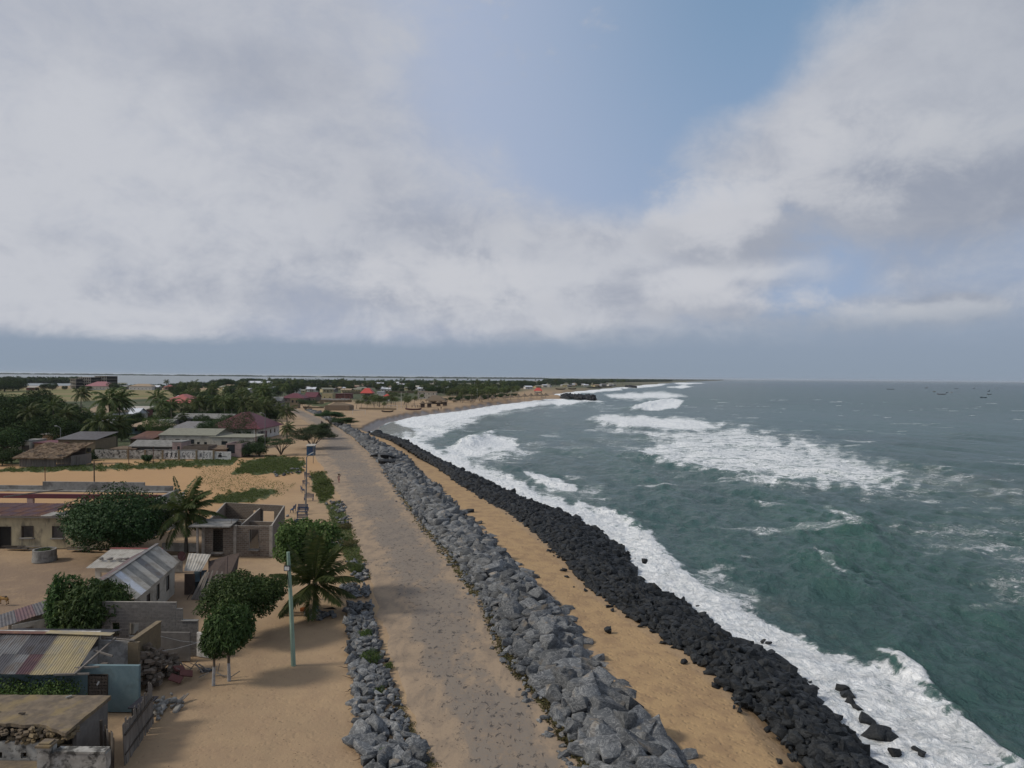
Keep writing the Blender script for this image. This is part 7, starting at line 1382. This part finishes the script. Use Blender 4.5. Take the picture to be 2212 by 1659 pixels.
# very far tree lines: one mass each
def treeline(lb, pts, n, h0, h1, seed, wdt=14):
    r = np.random.default_rng(seed); Vs, Fs, k = [], [], 0; src = [blob_leaves(ragged(np.random.default_rng(i), 1.0,.8,.85,6), 160, .34, .28, 900+i) for i in range(4)]
    for i in range(n):
        s_ = r.random()*(len(pts)-1); a = int(s_); f_ = s_-a; q = P(pts[a][0]*(1-f_)+pts[a+1][0]*f_, pts[a][1]*(1-f_)+pts[a+1][1]*f_); hh = r.uniform(h0,h1); V, Q = src[r.integers(4)]
        Vs.append(V*np.array([hh*r.uniform(.7,1.4)*wdt/14,hh,hh*.6])+np.array([q.x+r.normal(0,4),q.y+r.normal(0,20),0])); Fs.append(Q+k); k += len(V)
    tag(link('tree_line', np_mesh('tree_line', np.concatenate(Vs), np.concatenate(Fs), M['far_leaf'])), lb, 'trees', None, 'stuff')
treeline('low hazy line of trees along the far shore toward the point', [(1180,826.8),(1260,826.2),(1340,825.6),(1400,825),(1450,824.2)], 500, 9, 17, 1)
treeline('faint last strip of trees on the point at the horizon', [(1300,822.6),(1400,822.3),(1480,822.0),(1560,821.4)], 420, 7, 14, 2, 25)
treeline('scattered trees on the thin spits across the lagoon', [(0,827.4),(60,827.4),(130,827.6),(180,827.8)], 60, 8, 14, 3); treeline('row of small trees on the right lagoon spit', [(500,829.0),(560,829.2),(640,829.2),(760,829.4)], 70, 7, 13, 4)
treeline('very thin tree line on the far bank of the lagoon at the horizon', [(-100,807.5),(200,810.3),(600,814),(1100,818.4),(1180,819)], 420, 9, 20, 5, 60)
treeline('continuous belt of bushes filling the back of the town', [(560,841),(640,838),(760,836),(880,838),(1000,838),(1120,838)], 330, 4, 8, 7); treeline('dense belt of bushes along the lagoon side of the town', [(560,829),(700,828),(860,827.5),(1000,827),(1150,826.5)], 420, 5, 9, 8); treeline('undergrowth below the palm grove behind the beach', [(975,866),(1010,862),(1060,858),(1110,855)], 120, 1.6, 3.2, 9); treeline('low shrubs between the dry field and the lagoon shore', [(240,838),(340,838),(440,838),(560,836),(640,834)], 150, 2.5, 6, 6)
# small far houses
RM = ['tin_white','tin_pale','tin_grey','tile_tan','tin_white','tin_white','tin_rust','tin_olive']; hp = []
def far_house(i):
    w_, d_, h_ = 11, 8, 3.2; t = thing('house', 'x', 'house'); b = MB(); wall(b,(-w_/2,-d_/2),(w_/2,-d_/2),h_,.2,[(1.5,2.7,1.1,2.2),(4.8,5.8,0,2.2),(8.2,9.4,1.1,2.2)]); wall(b,(-w_/2,d_/2),(w_/2,d_/2),h_,.2); wall(b,(w_/2-.1,-d_/2+.1),(w_/2-.1,d_/2-.1),h_,.2); wall(b,(-w_/2+.1,-d_/2+.1),(-w_/2+.1,d_/2-.1),h_,.2); link('wall', b.mesh('wall', M[['pale_plaster','white_plaster','grey_block','yellow_plaster'][i%4]]), t)
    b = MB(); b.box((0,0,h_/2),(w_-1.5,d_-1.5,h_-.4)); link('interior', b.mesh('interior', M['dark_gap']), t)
    b = MB(); b.slab([(-w_/2-.5,-d_/2-.6,h_),(w_/2+.5,-d_/2-.6,h_),(w_/2+.5,0,h_+1.5),(-w_/2-.5,0,h_+1.5)],.1); b.slab([(-w_/2-.5,d_/2+.6,h_),(w_/2+.5,d_/2+.6,h_),(w_/2+.5,.004,h_+1.5),(-w_/2-.5,.004,h_+1.5)],.1); link('roof', b.mesh('roof', M[RM[i]]), t); return t
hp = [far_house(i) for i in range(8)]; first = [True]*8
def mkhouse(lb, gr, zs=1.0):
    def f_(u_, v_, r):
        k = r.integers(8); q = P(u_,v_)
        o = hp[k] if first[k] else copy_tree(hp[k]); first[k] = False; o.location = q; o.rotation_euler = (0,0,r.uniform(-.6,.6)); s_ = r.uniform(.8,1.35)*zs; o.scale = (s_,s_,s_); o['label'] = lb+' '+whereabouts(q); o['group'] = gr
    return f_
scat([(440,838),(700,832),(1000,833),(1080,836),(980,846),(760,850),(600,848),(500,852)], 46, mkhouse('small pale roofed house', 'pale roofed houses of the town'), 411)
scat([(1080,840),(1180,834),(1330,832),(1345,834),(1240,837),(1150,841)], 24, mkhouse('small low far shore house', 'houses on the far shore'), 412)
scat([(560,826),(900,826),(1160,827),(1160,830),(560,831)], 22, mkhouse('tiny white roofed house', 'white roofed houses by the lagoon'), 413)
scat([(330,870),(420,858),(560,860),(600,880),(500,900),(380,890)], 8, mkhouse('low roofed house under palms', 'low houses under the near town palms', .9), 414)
# grass and creepers: ground cover nobody could count
def tufts(lb, poly, n, l, m_, seed, up=.8, name='ground_cover'):
    r = np.random.default_rng(seed); us = [p[0] for p in poly]; vs_ = [p[1] for p in poly]; U = r.uniform(min(us),max(us),n*3); V_ = r.uniform(min(vs_),max(vs_),n*3); nz = (fbm(U/9,V_/4.5,4)-.5)
    ok = poly_sd(U, V_, poly)+nz*26 > 1; U, V_ = U[ok][:n], V_[ok][:n]; pts = np.array([tuple(P(a,b)) for a, b in zip(U,V_)]); N = r.normal(size=(len(pts),3)); N[:,2] = np.abs(N[:,2])*.5+.3
    sc = l*(.7+.6*r.random(len(pts))); pts[:,2] += sc*.35*r.random(len(pts)); V, Q = leaf_quads(pts, N, sc, sc*.45, r); V[:,2] = np.maximum(V[:,2], .006); tag(link(name, np_mesh(name, V, Q, M[m_])), lb, 'weeds', None, 'stuff')
tufts('patch of creeping green and brown weeds on the sand beside the kiosk', GRASS[0][0], 9000, .30, 'weed_leaf', 1); tufts('oval patch of green creeper behind the unfinished house', GRASS[1][0], 5000, .20, 'weed_leaf', 2); tufts('thin weeds spotting the sand round the creeper patches', GRASS[2][0], 2200, .25, 'weed_leaf', 3)
tufts('green weeds right of the blue benches', GRASS[3][0], 3000, .30, 'weed_leaf', 4); tufts('mixed weeds along the left road edge', GRASS[4][0], 3000, .22, 'weed_leaf', 5); tufts('grass strip in front of the painted wall and the plank shack', GRASS[5][0], 7000, .35, 'weed_leaf', 6)
tufts('brown weeds at the foot of the sea wall along the road', GRASS[7][0], 9000, .22, 'dry_weed', 7); tufts('brown weeds at the foot of the middle stretch of sea wall', GRASS[8][0], 5200, .28, 'dry_weed', 8); tufts('weeds along the road side of the rock row', GRASS[10][0], 2600, .12, 'dry_weed', 9)
# small litter on the sand
r = np.random.default_rng(66); pts = []
while len(pts) < 260:
    u_, v_ = r.uniform(330,1000), r.uniform(1330,1659); q = P(u_,v_)
    if q.x < at(leftL,q.y)-.2 and q.x > -19: pts.append((q.x,q.y,.02))
    elif q.x > at(roadL,q.y) and q.x < at(roadR,q.y): pts.append((q.x,q.y,.02))
pts = np.array(pts); N = r.normal(size=(len(pts),3))*.4; N[:,2] = 1; V, Q = leaf_quads(pts, N, r.uniform(.05,.16,len(pts)), r.uniform(.03,.07,len(pts)), r); V[:,2] = np.maximum(V[:,2],.03); tag(link('leaf_litter', np_mesh('leaf_litter', V, Q, M['wood_brown'])), 'dead leaves and bits of litter scattered on the near sand and road', 'litter', None, 'stuff')

# ================================================================== air
hm = bpy.data.materials.new('thin_sea_haze'); hm.use_nodes = True; ht = hm.node_tree; ht.nodes.clear(); pv = ht.nodes.new('ShaderNodeVolumePrincipled'); pv.inputs['Density'].default_value = 3.0e-5; pv.inputs['Color'].default_value = (.86,.93,1,1); pv.inputs['Anisotropy'].default_value = .2
ht.links.new(pv.outputs[0], ht.nodes.new('ShaderNodeOutputMaterial').inputs['Volume'])
b = MB(); b.box((0,0,14),(300000,300000,52)); tag(b.build('haze', hm), kind='stuff')
